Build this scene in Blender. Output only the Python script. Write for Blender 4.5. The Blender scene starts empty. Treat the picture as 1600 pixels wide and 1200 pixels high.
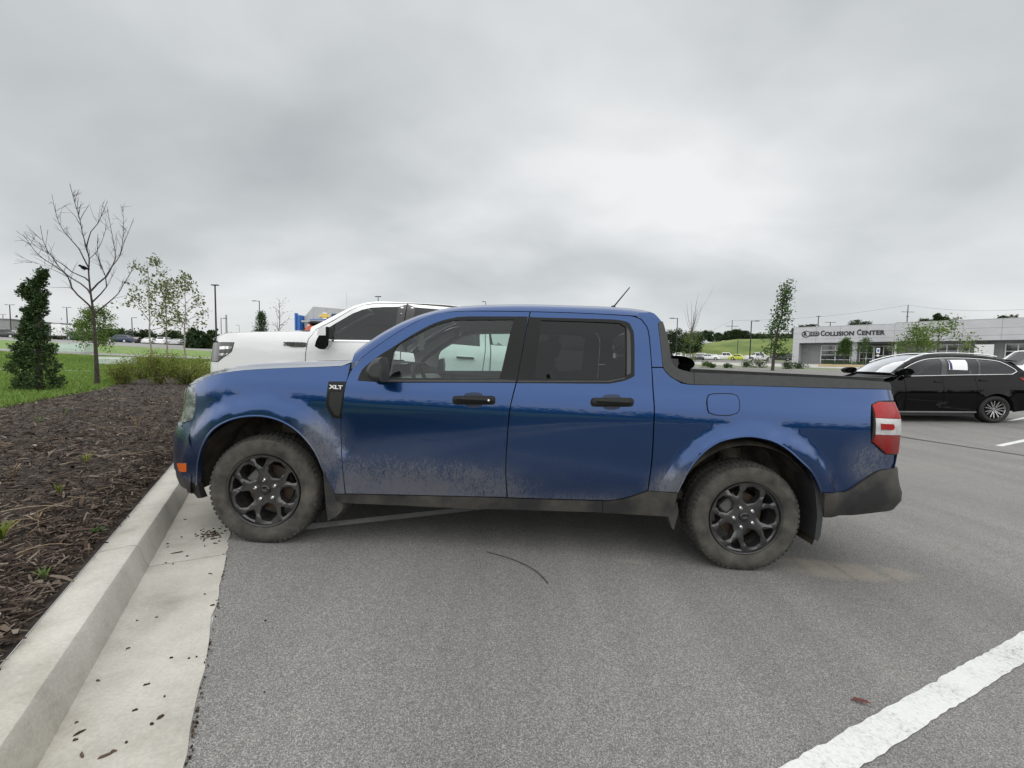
import bpy, math, random
import numpy as np
from mathutils import Vector, Matrix
from mathutils.geometry import delaunay_2d_cdt
random.seed(7); RNG = np.random.default_rng(7)
R = math.radians
scene = bpy.context.scene
col = scene.collection
# ---------------------------------------------------------------- camera
FPX = 640.0; ROLL = R(1.0); PITCH = R(3.4); CAM = np.array([0.0, 0.0, 1.26])
cam_d = bpy.data.cameras.new('camera'); cam = bpy.data.objects.new('camera', cam_d); col.objects.link(cam)
cam_d.sensor_width = 36.0; cam_d.lens = FPX/1600*36.0; cam_d.clip_start = 0.05; cam_d.clip_end = 3000
cam.matrix_world = Matrix.Translation(CAM) @ Matrix.Rotation(R(90)-PITCH, 4, 'X') @ Matrix.Rotation(ROLL, 4, 'Z')
scene.camera = cam
# ---------------------------------------------------------------- sky, sun, exposure
SUN_EL, SUN_AZ = R(58), R(195)
scene.view_settings.view_transform = 'Standard'; scene.view_settings.look = 'None'
scene.view_settings.exposure = 0.95; scene.view_settings.gamma = 1.0; scene.view_settings.use_curve_mapping = False
world = bpy.data.worlds.new('World'); scene.world = world; world.use_nodes = True
nt = world.node_tree; nt.nodes.clear()
def N(tree, kind, **kw):
    n = tree.nodes.new(kind)
    for k, v in kw.items():
        if k in n.inputs.keys(): n.inputs[k].default_value = v
        else: setattr(n, k, v)
    return n
def L(tree, a, b): tree.links.new(a, b)
def MATH(tree, op, a, b=None, c=None, clamp=False):
    n = tree.nodes.new('ShaderNodeMath'); n.operation = op; n.use_clamp = clamp
    for i, x in enumerate((a, b, c)):
        if x is None: continue
        if isinstance(x, (int, float)): n.inputs[i].default_value = x
        else: tree.links.new(x, n.inputs[i])
    return n.outputs[0]
def SSTEP(tree, x, e0, e1):
    n = tree.nodes.new('ShaderNodeMapRange'); n.interpolation_type = 'SMOOTHSTEP'
    tree.links.new(x, n.inputs[0]); n.inputs[1].default_value = e0; n.inputs[2].default_value = e1
    n.inputs[3].default_value = 0; n.inputs[4].default_value = 1
    return n.outputs[0]
def RAMP(tree, x, stops):
    n = tree.nodes.new('ShaderNodeValToRGB'); e = n.color_ramp.elements
    while len(e) < len(stops): e.new(0.5)
    for i, (p, c) in enumerate(stops):
        e[i].position = p; e[i].color = (*c, 1) if len(c) == 3 else c
    if x is not None: tree.links.new(x, n.inputs[0])
    return n.outputs[0]
def MIX(tree, fac, a, b, mode='MIX'):
    n = tree.nodes.new('ShaderNodeMix'); n.data_type = 'RGBA'; n.blend_type = mode
    for s, x in ((n.inputs[0], fac), (n.inputs[6], a), (n.inputs[7], b)):
        if isinstance(x, (int, float)): s.default_value = x
        elif isinstance(x, (tuple, list)): s.default_value = (*x, 1) if len(x) == 3 else x
        else: tree.links.new(x, s)
    return n.outputs[2]
SKY_OFF = (7.575, -3.226, -1.86)
# overcast deck: a layered cloud sheet seen in perspective, over a thin share of clear sky
tc = N(nt, 'ShaderNodeTexCoord'); sep = N(nt, 'ShaderNodeSeparateXYZ'); L(nt, tc.outputs['Generated'], sep.inputs[0])
zz = MATH(nt, 'ADD', MATH(nt, 'MAXIMUM', sep.outputs[2], 0.0), 0.34)
cx = MATH(nt, 'DIVIDE', sep.outputs[0], zz); cy = MATH(nt, 'DIVIDE', sep.outputs[1], zz)
cmb = N(nt, 'ShaderNodeCombineXYZ'); L(nt, cx, cmb.inputs[0]); L(nt, cy, cmb.inputs[1])
mp1 = N(nt, 'ShaderNodeMapping'); mp1.inputs['Location'].default_value = SKY_OFF; mp1.inputs['Scale'].default_value = (0.62, 0.80, 1); L(nt, cmb.outputs[0], mp1.inputs[0])
n1 = N(nt, 'ShaderNodeTexNoise', Scale=1.0, Detail=4.0, Roughness=0.48, Distortion=0.12); L(nt, mp1.outputs[0], n1.inputs['Vector'])
n2 = N(nt, 'ShaderNodeTexNoise', Scale=3.1, Detail=5.0, Roughness=0.5, Distortion=0.2); L(nt, mp1.outputs[0], n2.inputs['Vector'])
cl = MATH(nt, 'ADD', MATH(nt, 'MULTIPLY', n1.outputs[0], 0.72), MATH(nt, 'MULTIPLY', n2.outputs[0], 0.28))
ccol = RAMP(nt, cl, [(0.34, (0.435, 0.460, 0.470)), (0.45, (0.55, 0.575, 0.584)), (0.53, (0.67, 0.690, 0.694)), (0.62, (0.83, 0.838, 0.838))])
hz = SSTEP(nt, sep.outputs[2], 0.26, 0.0)
ccol = MIX(nt, MATH(nt, 'MULTIPLY', hz, 0.6), ccol, (0.63, 0.655, 0.665))
bg1 = N(nt, 'ShaderNodeBackground'); L(nt, ccol, bg1.inputs[0]); bg1.inputs[1].default_value = 0.565
sky = N(nt, 'ShaderNodeTexSky'); sky.sky_type = 'NISHITA'; sky.sun_disc = False; sky.sun_elevation = SUN_EL; sky.sun_rotation = SUN_AZ
bg2 = N(nt, 'ShaderNodeBackground'); L(nt, sky.outputs[0], bg2.inputs[0]); bg2.inputs[1].default_value = 0.06
mxs = N(nt, 'ShaderNodeMixShader'); mxs.inputs[0].default_value = 0.94; L(nt, bg2.outputs[0], mxs.inputs[1]); L(nt, bg1.outputs[0], mxs.inputs[2])
wo = N(nt, 'ShaderNodeOutputWorld'); L(nt, mxs.outputs[0], wo.inputs[0])
sd = bpy.data.lights.new('sun', 'SUN'); sd.energy = 1.5; sd.angle = R(165); sd.color = (1.0, 0.98, 0.95)
so = bpy.data.objects.new('sun', sd); col.objects.link(so)
so.matrix_world = Matrix.Translation((0, 0, 60)) @ (Matrix.Rotation(-SUN_AZ, 4, 'Z') @ Matrix.Rotation(-(R(90)-SUN_EL), 4, 'X'))
# ---------------------------------------------------------------- pixel helpers (a pixel of the photograph -> a point of the place)
def ray(px, py):
    x = (px-800)/FPX; y = (600-py)/FPX
    c, s = math.cos(ROLL), math.sin(ROLL); xl = c*x-s*y; yl = s*x+c*y
    cp, sp = math.cos(PITCH), math.sin(PITCH)
    return np.array([xl, cp+sp*yl, -sp+cp*yl])
def at(px, py, Y):
    d = ray(px, py); return CAM+d*(Y/d[1])
# ---------------------------------------------------------------- terrain height
KD = np.array([-0.516, 0.857]); KN = np.array([0.857, 0.516])       # along the kerb / across it into the lot
def sst(x, a, b):
    t = np.clip((np.asarray(x, float)-a)/(b-a), 0, 1); return t*t*(3-2*t)
QK = [-120, -60, -25, -8, -3.65, -2.4, -1.2, -0.75, -0.567, -0.222, 0, 3, 6, 9, 12.5, 16.8, 22, 30, 45, 60, 72, 100, 400]
QZ = [2.2, 1.6, .9, .42, .34, .36, .28, .215, .085, .069, .058, -.085, -.22, -.31, -.365, -.22, -.05, .2, .65, 1.05, 1.4, 1.85, 3.0]
def ground(x, y):
    q = KN[0]*np.asarray(x, float)+KN[1]*np.asarray(y, float); p = KD[0]*np.asarray(x, float)+KD[1]*np.asarray(y, float)
    z = np.interp(q, QK, QZ)
    z = z+np.interp(p, [-400, 14, 30, 50, 90, 200, 500], [0, 0, .25, .75, 2.2, 3.5, 4])*(1-.75*sst(q, 15, 50))
    z = z+7.2*sst(q, 104, 140)*(1-sst(p, 91, 106))
    return z
def gpt(px, py, tmax=400):
    d = ray(px, py); t = np.concatenate([np.linspace(.5, 20, 4000), np.linspace(20, tmax, 6000)])
    P = CAM[None]+t[:, None]*d[None]; h = P[:, 2]-ground(P[:, 0], P[:, 1])
    i = np.argmax(h < 0) if (h < 0).any() else len(t)-1
    return P[i]
def onground(x, y, dz=0): return np.array([x, y, float(ground(x, y))+dz])
# ---------------------------------------------------------------- materials
MATS = {}
def new_mat(name):
    m = bpy.data.materials.new(name); m.use_nodes = True; t = m.node_tree
    b = t.nodes['Principled BSDF']; MATS[name] = m
    return m, t, b
def mat(name, c, rough=.5, metal=0., spec=.5, coat=0., c2=None, scale=5., detail=4., lo=.35, hi=.65, bump=0., bscale=40., emit=0., stretch=None):
    if name in MATS: return MATS[name]
    m, t, b = new_mat(name)
    b.inputs['Base Color'].default_value = (*c, 1); b.inputs['Roughness'].default_value = rough; b.inputs['Metallic'].default_value = metal
    b.inputs['Specular IOR Level'].default_value = spec; b.inputs['Coat Weight'].default_value = coat; b.inputs['Coat Roughness'].default_value = .03
    if c2 is not None or bump:
        tcn = N(t, 'ShaderNodeTexCoord'); vec = tcn.outputs['Object']
        if stretch:
            mpn = N(t, 'ShaderNodeMapping'); mpn.inputs['Scale'].default_value = stretch; L(t, vec, mpn.inputs[0]); vec = mpn.outputs[0]
    if c2 is not None:
        nz = N(t, 'ShaderNodeTexNoise', Scale=scale, Detail=detail, Roughness=.6); L(t, vec, nz.inputs['Vector'])
        L(t, RAMP(t, nz.outputs[0], [(lo, c), (hi, c2)]), b.inputs['Base Color'])
    if bump:
        nb = N(t, 'ShaderNodeTexNoise', Scale=bscale, Detail=4.); L(t, vec, nb.inputs['Vector'])
        bp = N(t, 'ShaderNodeBump', Strength=bump, Distance=.01); L(t, nb.outputs[0], bp.inputs['Height']); L(t, bp.outputs[0], b.inputs['Normal'])
    if emit: b.inputs['Emission Color'].default_value = (*c, 1); b.inputs['Emission Strength'].default_value = emit
    return m
def glass_mat(name, tint, refl=1.0):
    m = bpy.data.materials.new(name); m.use_nodes = True; t = m.node_tree; t.nodes.clear(); MATS[name] = m
    o = N(t, 'ShaderNodeOutputMaterial'); tr = N(t, 'ShaderNodeBsdfTransparent'); tr.inputs[0].default_value = (*tint, 1)
    gl = N(t, 'ShaderNodeBsdfGlossy'); gl.inputs['Roughness'].default_value = .015; gl.inputs[0].default_value = (.95, .97, 1, 1)
    fr = N(t, 'ShaderNodeFresnel'); fr.inputs[0].default_value = 1.5
    mx = N(t, 'ShaderNodeMixShader'); L(t, MATH(t, 'MULTIPLY', fr.outputs[0], refl, clamp=True), mx.inputs[0]); L(t, tr.outputs[0], mx.inputs[1]); L(t, gl.outputs[0], mx.inputs[2]); L(t, mx.outputs[0], o.inputs[0])
    return m
# ---------------------------------------------------------------- object helpers
def np_obj(name, verts, faces, m, parent=None, smooth=False, sharp=None):
    verts = np.asarray(verts, np.float32).reshape(-1, 3)
    me = bpy.data.meshes.new(name)
    if isinstance(faces, np.ndarray):
        k = faces.shape[1]; nf = len(faces)
        me.vertices.add(len(verts)); me.vertices.foreach_set('co', verts.ravel())
        me.loops.add(nf*k); me.loops.foreach_set('vertex_index', faces.astype(np.int32).ravel())
        me.polygons.add(nf); me.polygons.foreach_set('loop_start', np.arange(0, nf*k, k, dtype=np.int32)); me.polygons.foreach_set('loop_total', np.full(nf, k, np.int32))
        me.update(calc_edges=True); me.validate()
    else:
        me.from_pydata([tuple(map(float, v)) for v in verts], [], [tuple(f) for f in faces]); me.update()
    if smooth:
        me.polygons.foreach_set('use_smooth', np.ones(len(me.polygons), bool))
        if sharp: me.set_sharp_from_angle(angle=R(sharp))
    me.materials.append(m)
    o = bpy.data.objects.new(name, me); col.objects.link(o)
    if parent is not None: o.parent = parent
    return o
class MB:
    def __init__(s): s.v = []; s.f = []
    def add(s, v, f):
        b = len(s.v); s.v += [tuple(map(float, p)) for p in v]; s.f += [tuple(i+b for i in q) for q in f]; return s
    def box(s, c, d, rz=0., rx=0., ry=0., bev=0.):
        h = [x/2 for x in d]; vs = []
        rot = Matrix.Rotation(rz, 3, 'Z') @ Matrix.Rotation(ry, 3, 'Y') @ Matrix.Rotation(rx, 3, 'X')
        if bev <= 0:
            vs = [(x, y, z) for z in (-h[2], h[2]) for y in (-h[1], h[1]) for x in (-h[0], h[0])]
            fs = [(0, 2, 3, 1), (4, 5, 7, 6), (0, 1, 5, 4), (2, 6, 7, 3), (0, 4, 6, 2), (1, 3, 7, 5)]
        else:
            b = min(bev, min(h)*.95); rings = []
            for z, k in ((-h[2], b), (-h[2]+b, 0), (h[2]-b, 0), (h[2], b)):
                X, Y = h[0]-k, h[1]-k
                rings.append([(-X+b, -Y, z), (X-b, -Y, z), (X, -Y+b, z), (X, Y-b, z), (X-b, Y, z), (-X+b, Y, z), (-X, Y-b, z), (-X, -Y+b, z)])
            vs = [p for r in rings for p in r]; fs = [tuple(range(7, -1, -1)), tuple(range(24, 32))]
            for r in range(3):
                for i in range(8): fs.append((r*8+i, r*8+(i+1) % 8, (r+1)*8+(i+1) % 8, (r+1)*8+i))
        vs = [tuple((rot @ Vector(p))+Vector(c)) for p in vs]
        return s.add(vs, fs)
    def tube(s, path, rad, n=8, cap=True):
        path = [Vector(p) for p in path]; m = len(path)
        if not hasattr(rad, '__len__'): rad = [rad]*m
        vs = []; up = None
        for i, p in enumerate(path):
            d = (path[min(i+1, m-1)]-path[max(i-1, 0)]); d = d.normalized() if d.length > 1e-9 else Vector((0, 0, 1))
            if up is None: up = Vector((0, 0, 1)) if abs(d.z) < .9 else Vector((1, 0, 0))
            a = d.cross(up); a = a.normalized() if a.length > 1e-6 else d.orthogonal().normalized(); b = a.cross(d).normalized(); up = b
            for k in range(n):
                t = 2*math.pi*k/n; vs.append(p+(a*math.cos(t)+b*math.sin(t))*rad[i])
        fs = [(i*n+k, i*n+(k+1) % n, (i+1)*n+(k+1) % n, (i+1)*n+k) for i in range(m-1) for k in range(n)]
        if cap: fs += [tuple(range(n-1, -1, -1)), tuple(range((m-1)*n, m*n))]
        return s.add(vs, fs)
    def lathe(s, prof, n=32, c=(0, 0, 0), axis='Y', closed=False):
        vs = []
        for (r, h) in prof:
            for k in range(n):
                t = 2*math.pi*k/n; a, b = r*math.cos(t), r*math.sin(t)
                p = (a, h, b) if axis == 'Y' else ((a, b, h) if axis == 'Z' else (h, a, b))
                vs.append((p[0]+c[0], p[1]+c[1], p[2]+c[2]))
        m = len(prof); rng = range(m) if closed else range(m-1)
        fs = [(i*n+k, i*n+(k+1) % n, ((i+1) % m)*n+(k+1) % n, ((i+1) % m)*n+k) for i in rng for k in range(n)]
        return s.add(vs, fs)
    def prism(s, poly, fn0, fn1):
        n = len(poly); vs = [fn0(*p) for p in poly]+[fn1(*p) for p in poly]
        fs = [tuple(range(n)), tuple(range(2*n-1, n-1, -1))]+[(i, n+i, n+(i+1) % n, (i+1) % n) for i in range(n)]
        return s.add(vs, fs)
    def grid(s, P):
        r, c = len(P), len(P[0]); return s.add([p for row in P for p in row], [(i*c+j, i*c+j+1, (i+1)*c+j+1, (i+1)*c+j) for i in range(r-1) for j in range(c-1)])
    def build(s, name, m, parent=None, smooth=False, sharp=35):
        return np_obj(name, s.v, s.f, m, parent, smooth, sharp)
def tag(o, label=None, cat=None, group=None, kind=None):
    if label: o['label'] = label
    if cat: o['category'] = cat
    if group: o['group'] = group
    if kind: o['kind'] = kind
    return o
def empty(name, loc=(0, 0, 0), rz=0., mw=None):
    o = bpy.data.objects.new(name, None); o.empty_display_size = .2; col.objects.link(o)
    if mw is not None: o.matrix_world = mw
    else: o.location = tuple(map(float, loc)); o.rotation_euler = (0, 0, rz)
    return o
def copy_tree(o, parent=None):
    c = o.copy(); col.objects.link(c); c.parent = parent
    for ch in list(o.children): copy_tree(ch, c)
    return c
def inpoly(P, poly):
    P = np.asarray(P, float); x, y = P[:, 0], P[:, 1]; ins = np.zeros(len(P), bool); n = len(poly)
    for i in range(n):
        x1, y1 = poly[i]; x2, y2 = poly[(i+1) % n]
        if y1 == y2: continue
        c = ((y1 > y) != (y2 > y)) & (x < (x2-x1)*(y-y1)/(y2-y1)+x1); ins ^= c
    return ins
def resample(poly, h):
    out = []
    for i in range(len(poly)):
        a = np.array(poly[i], float); b = np.array(poly[(i+1) % len(poly)], float); k = max(1, int(np.ceil(np.linalg.norm(b-a)/h)))
        for j in range(k): out.append(tuple(a+(b-a)*j/k))
    return out
def dist_poly(P, poly):
    P = np.asarray(P, float); d = np.full(len(P), 1e9)
    for i in range(len(poly)):
        a = np.array(poly[i]); b = np.array(poly[(i+1) % len(poly)]); ab = b-a; L2 = (ab**2).sum()+1e-12
        t = np.clip(((P-a)@ab)/L2, 0, 1); d = np.minimum(d, np.linalg.norm(P-(a+t[:, None]*ab), axis=1))
    return d
def cdt(poly, holes=(), h=.05, extra=None):
    loops = [resample(poly, h)]+[resample(q, h) for q in holes]
    A = np.array(poly); xs = np.arange(A[:, 0].min()+h*.37, A[:, 0].max(), h); ys = np.arange(A[:, 1].min()+h*.41, A[:, 1].max(), h)
    G = np.array([(x+(j % 2)*h*.5, y) for j, y in enumerate(ys) for x in xs]) if len(xs) and len(ys) else np.zeros((0, 2))
    if len(G):
        k = inpoly(G, poly)
        for q in holes: k &= ~inpoly(G, q)
        G = G[k]
        if len(G):
            k = dist_poly(G, loops[0]) > h*.45
            for q in loops[1:]: k &= dist_poly(G, q) > h*.45
            G = G[k]
    pts = []; edges = []
    for lp in loops:
        b = len(pts); n = len(lp); pts += [Vector(p) for p in lp]; edges += [(b+i, b+(i+1) % n) for i in range(n)]
    pts += [Vector(p) for p in G]
    V, E, F, *_ = delaunay_2d_cdt(pts, edges, [], 0, 1e-6)
    V = np.array([tuple(v) for v in V]); F = np.array([f for f in F if len(f) == 3])
    cen = V[F].mean(1); k = inpoly(cen, loops[0])
    for q in loops[1:]: k &= ~inpoly(cen, q)
    F = F[k]
    a = V[F[:, 1]]-V[F[:, 0]]; b = V[F[:, 2]]-V[F[:, 0]]; cr = a[:, 0]*b[:, 1]-a[:, 1]*b[:, 0]
    F[cr < 0] = F[cr < 0][:, ::-1]
    F = F[np.abs(cr) > 1e-10]
    return V, F
def boundary(F):
    cnt = {}
    for f in F:
        for i in range(len(f)):
            a, b = int(f[i]), int(f[(i+1) % len(f)]); cnt[(a, b)] = cnt.get((a, b), 0)+1
    return [e for e in cnt if (e[1], e[0]) not in cnt]
def spline(pts, step=6., closed=True):
    """Catmull-Rom through the points; a third element marks a sharp corner."""
    n = len(pts); out = []
    P = [np.array(p[:2], float) for p in pts]; S = [len(p) > 2 for p in pts]
    for i in range(n if closed else n-1):
        j = (i+1) % n; p1, p2 = P[i], P[j]
        p0 = P[i-1] if (closed or i > 0) and not S[i] else p1-(p2-p1)
        p3 = P[(j+1) % n] if (closed or j < n-1) and not S[j] else p2+(p2-p1)
        k = max(1, int(np.linalg.norm(p2-p1)/step))
        if S[i] and S[j]: k = max(1, k)
        for s in range(k):
            t = s/k
            if S[i] and S[j]: q = p1+(p2-p1)*t
            else: q = .5*((2*p1)+(-p0+p2)*t+(2*p0-5*p1+4*p2-p3)*t*t+(-p0+3*p1-3*p2+p3)*t**3)
            out.append(tuple(q))
    if not closed: out.append(tuple(P[-1]))
    return out
def inset_poly(poly, g):
    A = np.array(poly, float); n = len(A); ar = 0.5*sum(A[i][0]*A[(i+1) % n][1]-A[(i+1) % n][0]*A[i][1] for i in range(n)); s = 1 if ar > 0 else -1
    out = []
    for i in range(n):
        d1 = A[i]-A[i-1]; d2 = A[(i+1) % n]-A[i]; d1 /= np.linalg.norm(d1)+1e-12; d2 /= np.linalg.norm(d2)+1e-12
        n1 = np.array([-d1[1], d1[0]])*s; n2 = np.array([-d2[1], d2[0]])*s; b = n1+n2; k = max(.5, 1+n1@n2)
        out.append(tuple(A[i]+b/k*g))
    return out
def crv(xs, ys):
    """smooth (Catmull-Rom) resampling of a table, for np.interp"""
    pts = list(zip(xs, ys)); d = []
    for i in range(len(pts)-1):
        p1, p2 = np.array(pts[i]), np.array(pts[i+1]); p0 = np.array(pts[i-1]) if i else 2*p1-p2; p3 = np.array(pts[i+2]) if i+2 < len(pts) else 2*p2-p1
        m1 = (p2[1]-p0[1])/(p2[0]-p0[0]); m2 = (p3[1]-p1[1])/(p3[0]-p1[0]); h = p2[0]-p1[0]
        for t in np.linspace(0, 1, 9)[:-1]:
            d.append((p1[0]+t*h, (2*t**3-3*t*t+1)*p1[1]+(t**3-2*t*t+t)*h*m1+(-2*t**3+3*t*t)*p2[1]+(t**3-t*t)*h*m2))
    d.append(pts[-1]); d = np.array(d); return d[:, 0], d[:, 1]
# ================================================================ vehicle shells: panels laid on a plan curve x side section
class Shell:
    def __init__(s, O, yaw, tilt, W, noseu, nose0, nexp, tailu, tail0, texp, sec, rf=None, rr=None, wheels=(), flare=.025, fr=(.54, .60)):
        s.W = W; hw = W/2
        s.M = Matrix.Translation(Vector(O)) @ Matrix.Rotation(yaw, 4, 'Z') @ Matrix.Rotation(tilt, 4, 'Y')
        s.Mi = np.array(s.M.inverted()); s.wheels = wheels; s.fl = flare; s.fr = fr
        P = []
        for t in np.linspace(math.pi/2, 0, 60)[:-1]: P.append((nose0-(nose0-noseu)*math.sin(t)**(2/nexp), hw*(1-math.cos(t)**(2/nexp)) if t < math.pi/2 else hw))
        i0 = len(P)
        for u in np.linspace(nose0, tail0, 80): P.append((u, 0.))
        for t in np.linspace(0, math.pi/2, 60)[1:]: P.append((tail0+(tailu-tail0)*math.sin(t)**(2/texp), hw*(1-max(0, math.cos(t))**(2/texp))))
        P = np.array(P); d = np.linalg.norm(np.diff(P, axis=0), axis=1); a = np.concatenate([[0], np.cumsum(d)]); a = a-a[i0]+nose0
        T = np.gradient(P, axis=0); T /= np.linalg.norm(T, axis=1)[:, None]+1e-12
        s.P = P; s.a = a; s.n = np.stack([T[:, 1], -T[:, 0]], 1); s.a0, s.a1 = a[0], a[-1]
        s.sec = crv(*sec); s.rf = rf or ([0, 3], [0, 0]); s.rr = rr or ([0, 3], [0, 0])
        s.root = None
    def inset(s, a, w, nx, u):
        v = np.interp(w, *s.sec)+np.maximum(0, -nx)*np.interp(w, *s.rf)+np.maximum(0, nx)*np.interp(w, *s.rr)
        for (uc, wc) in s.wheels:
            d = np.hypot(u-uc, w-wc); v = v-s.fl*(1-sst(d, *s.fr))
        return v
    def F(s, a, w, off=0.):
        a = np.asarray(a, float); w = np.asarray(w, float)
        pu = np.interp(a, s.a, s.P[:, 0]); pv = np.interp(a, s.a, s.P[:, 1]); nx = np.interp(a, s.a, s.n[:, 0]); ny = np.interp(a, s.a, s.n[:, 1])
        k = s.inset(a, w, nx, pu)+off
        return np.stack([pu-nx*k, pv-ny*k, w+0*pu], -1)
    def loc(s, px, py):
        o = s.Mi @ np.append(CAM, 1); d = s.Mi[:3, :3] @ ray(px, py); return o[:3], d
    def pl(s, px, py, v):
        """pixel -> (u,w) on the plane v = const"""
        o, d = s.loc(px, py); t = (v-o[1])/d[1]; q = o+t*d; return q[0], q[2]
    def tr(s, px, py, vmax=.55):
        """pixel -> (a,w) on the side surface"""
        o, d = s.loc(px, py); vv = np.linspace(-.25, vmax, 900); t = (vv-o[1])/d[1]; Q = o[None]+t[:, None]*d[None]
        i = np.argmin((Q[:, None, 0]-s.P[None, :, 0])**2+(Q[:, None, 1]-s.P[None, :, 1])**2, axis=1)
        # refine the foot point along the tangent
        T = np.stack([-s.n[i, 1], s.n[i, 0]], 1); dl = ((Q[:, :2]-s.P[i])*T).sum(1); a = s.a[i]+dl
        sdn = ((Q[:, :2]-s.P[i])*s.n[i]).sum(1); h = sdn+s.inset(a, Q[:, 2], s.n[i, 0], Q[:, 0])
        neg = h < 0; k = int(np.argmax(neg)) if neg.any() else int(np.argmin(h))
        if neg.any() and k > 0:
            f = h[k-1]/(h[k-1]-h[k]+1e-12); return a[k-1]+(a[k]-a[k-1])*f, Q[k-1, 2]+(Q[k, 2]-Q[k-1, 2])*f
        return a[k], Q[k, 2]
    def trace(s, pts, step=7.): return [s.tr(*p) for p in spline(pts, step)]
    def panel(s, name, poly, m, holes=(), h=.06, off=0., gap=0., lip=.02, parent=None, mirror=True, smooth=True, px=True, mparent=None, bulge=0.):
        if px: poly = s.trace(poly); holes = [s.trace(q) for q in holes]
        if gap: poly = inset_poly(poly, gap)
        V, Fc = cdt(poly, holes, h); X = s.F(V[:, 0], V[:, 1], off)
        if bulge:
            dd = np.minimum(dist_poly(V, poly)/.03, 1); 
            for q in holes: dd = np.minimum(dd, np.minimum(dist_poly(V, q)/.03, 1))
            X2 = s.F(V[:, 0], V[:, 1], off-bulge); X = X+(X2-X)*(np.sqrt(1-(1-dd)**2))[:, None]
        f = [tuple(t) for t in Fc]; Xi = s.F(V[:, 0], V[:, 1], off+lip)
        if lip:
            n = len(X); idx = {}
            ex = []
            for a, b in boundary(Fc):
                for q in (a, b):
                    if q not in idx: idx[q] = n+len(ex); ex.append(Xi[q])
                f.append((b, a, idx[a], idx[b]))
            X = np.vstack([X, np.array(ex)])
        par = parent or s.root
        o = np_obj(name, X, f, m, par, smooth, 38)
        if mirror:
            Y = X.copy(); Y[:, 1] = s.W-Y[:, 1]; o2 = np_obj(name, Y, [t[::-1] for t in f], m, mparent or par, smooth, 38); return o, o2
        return o
    def mir(s, mb): 
        q = MB(); q.v = [(x, s.W-y, z) for x, y, z in mb.v]; q.f = [f[::-1] for f in mb.f]; return q
def strip_poly(pts, w0, w1): return [(a, w+w0) for a, w in pts]+[(a, w+w1) for a, w in reversed(pts)]

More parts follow.
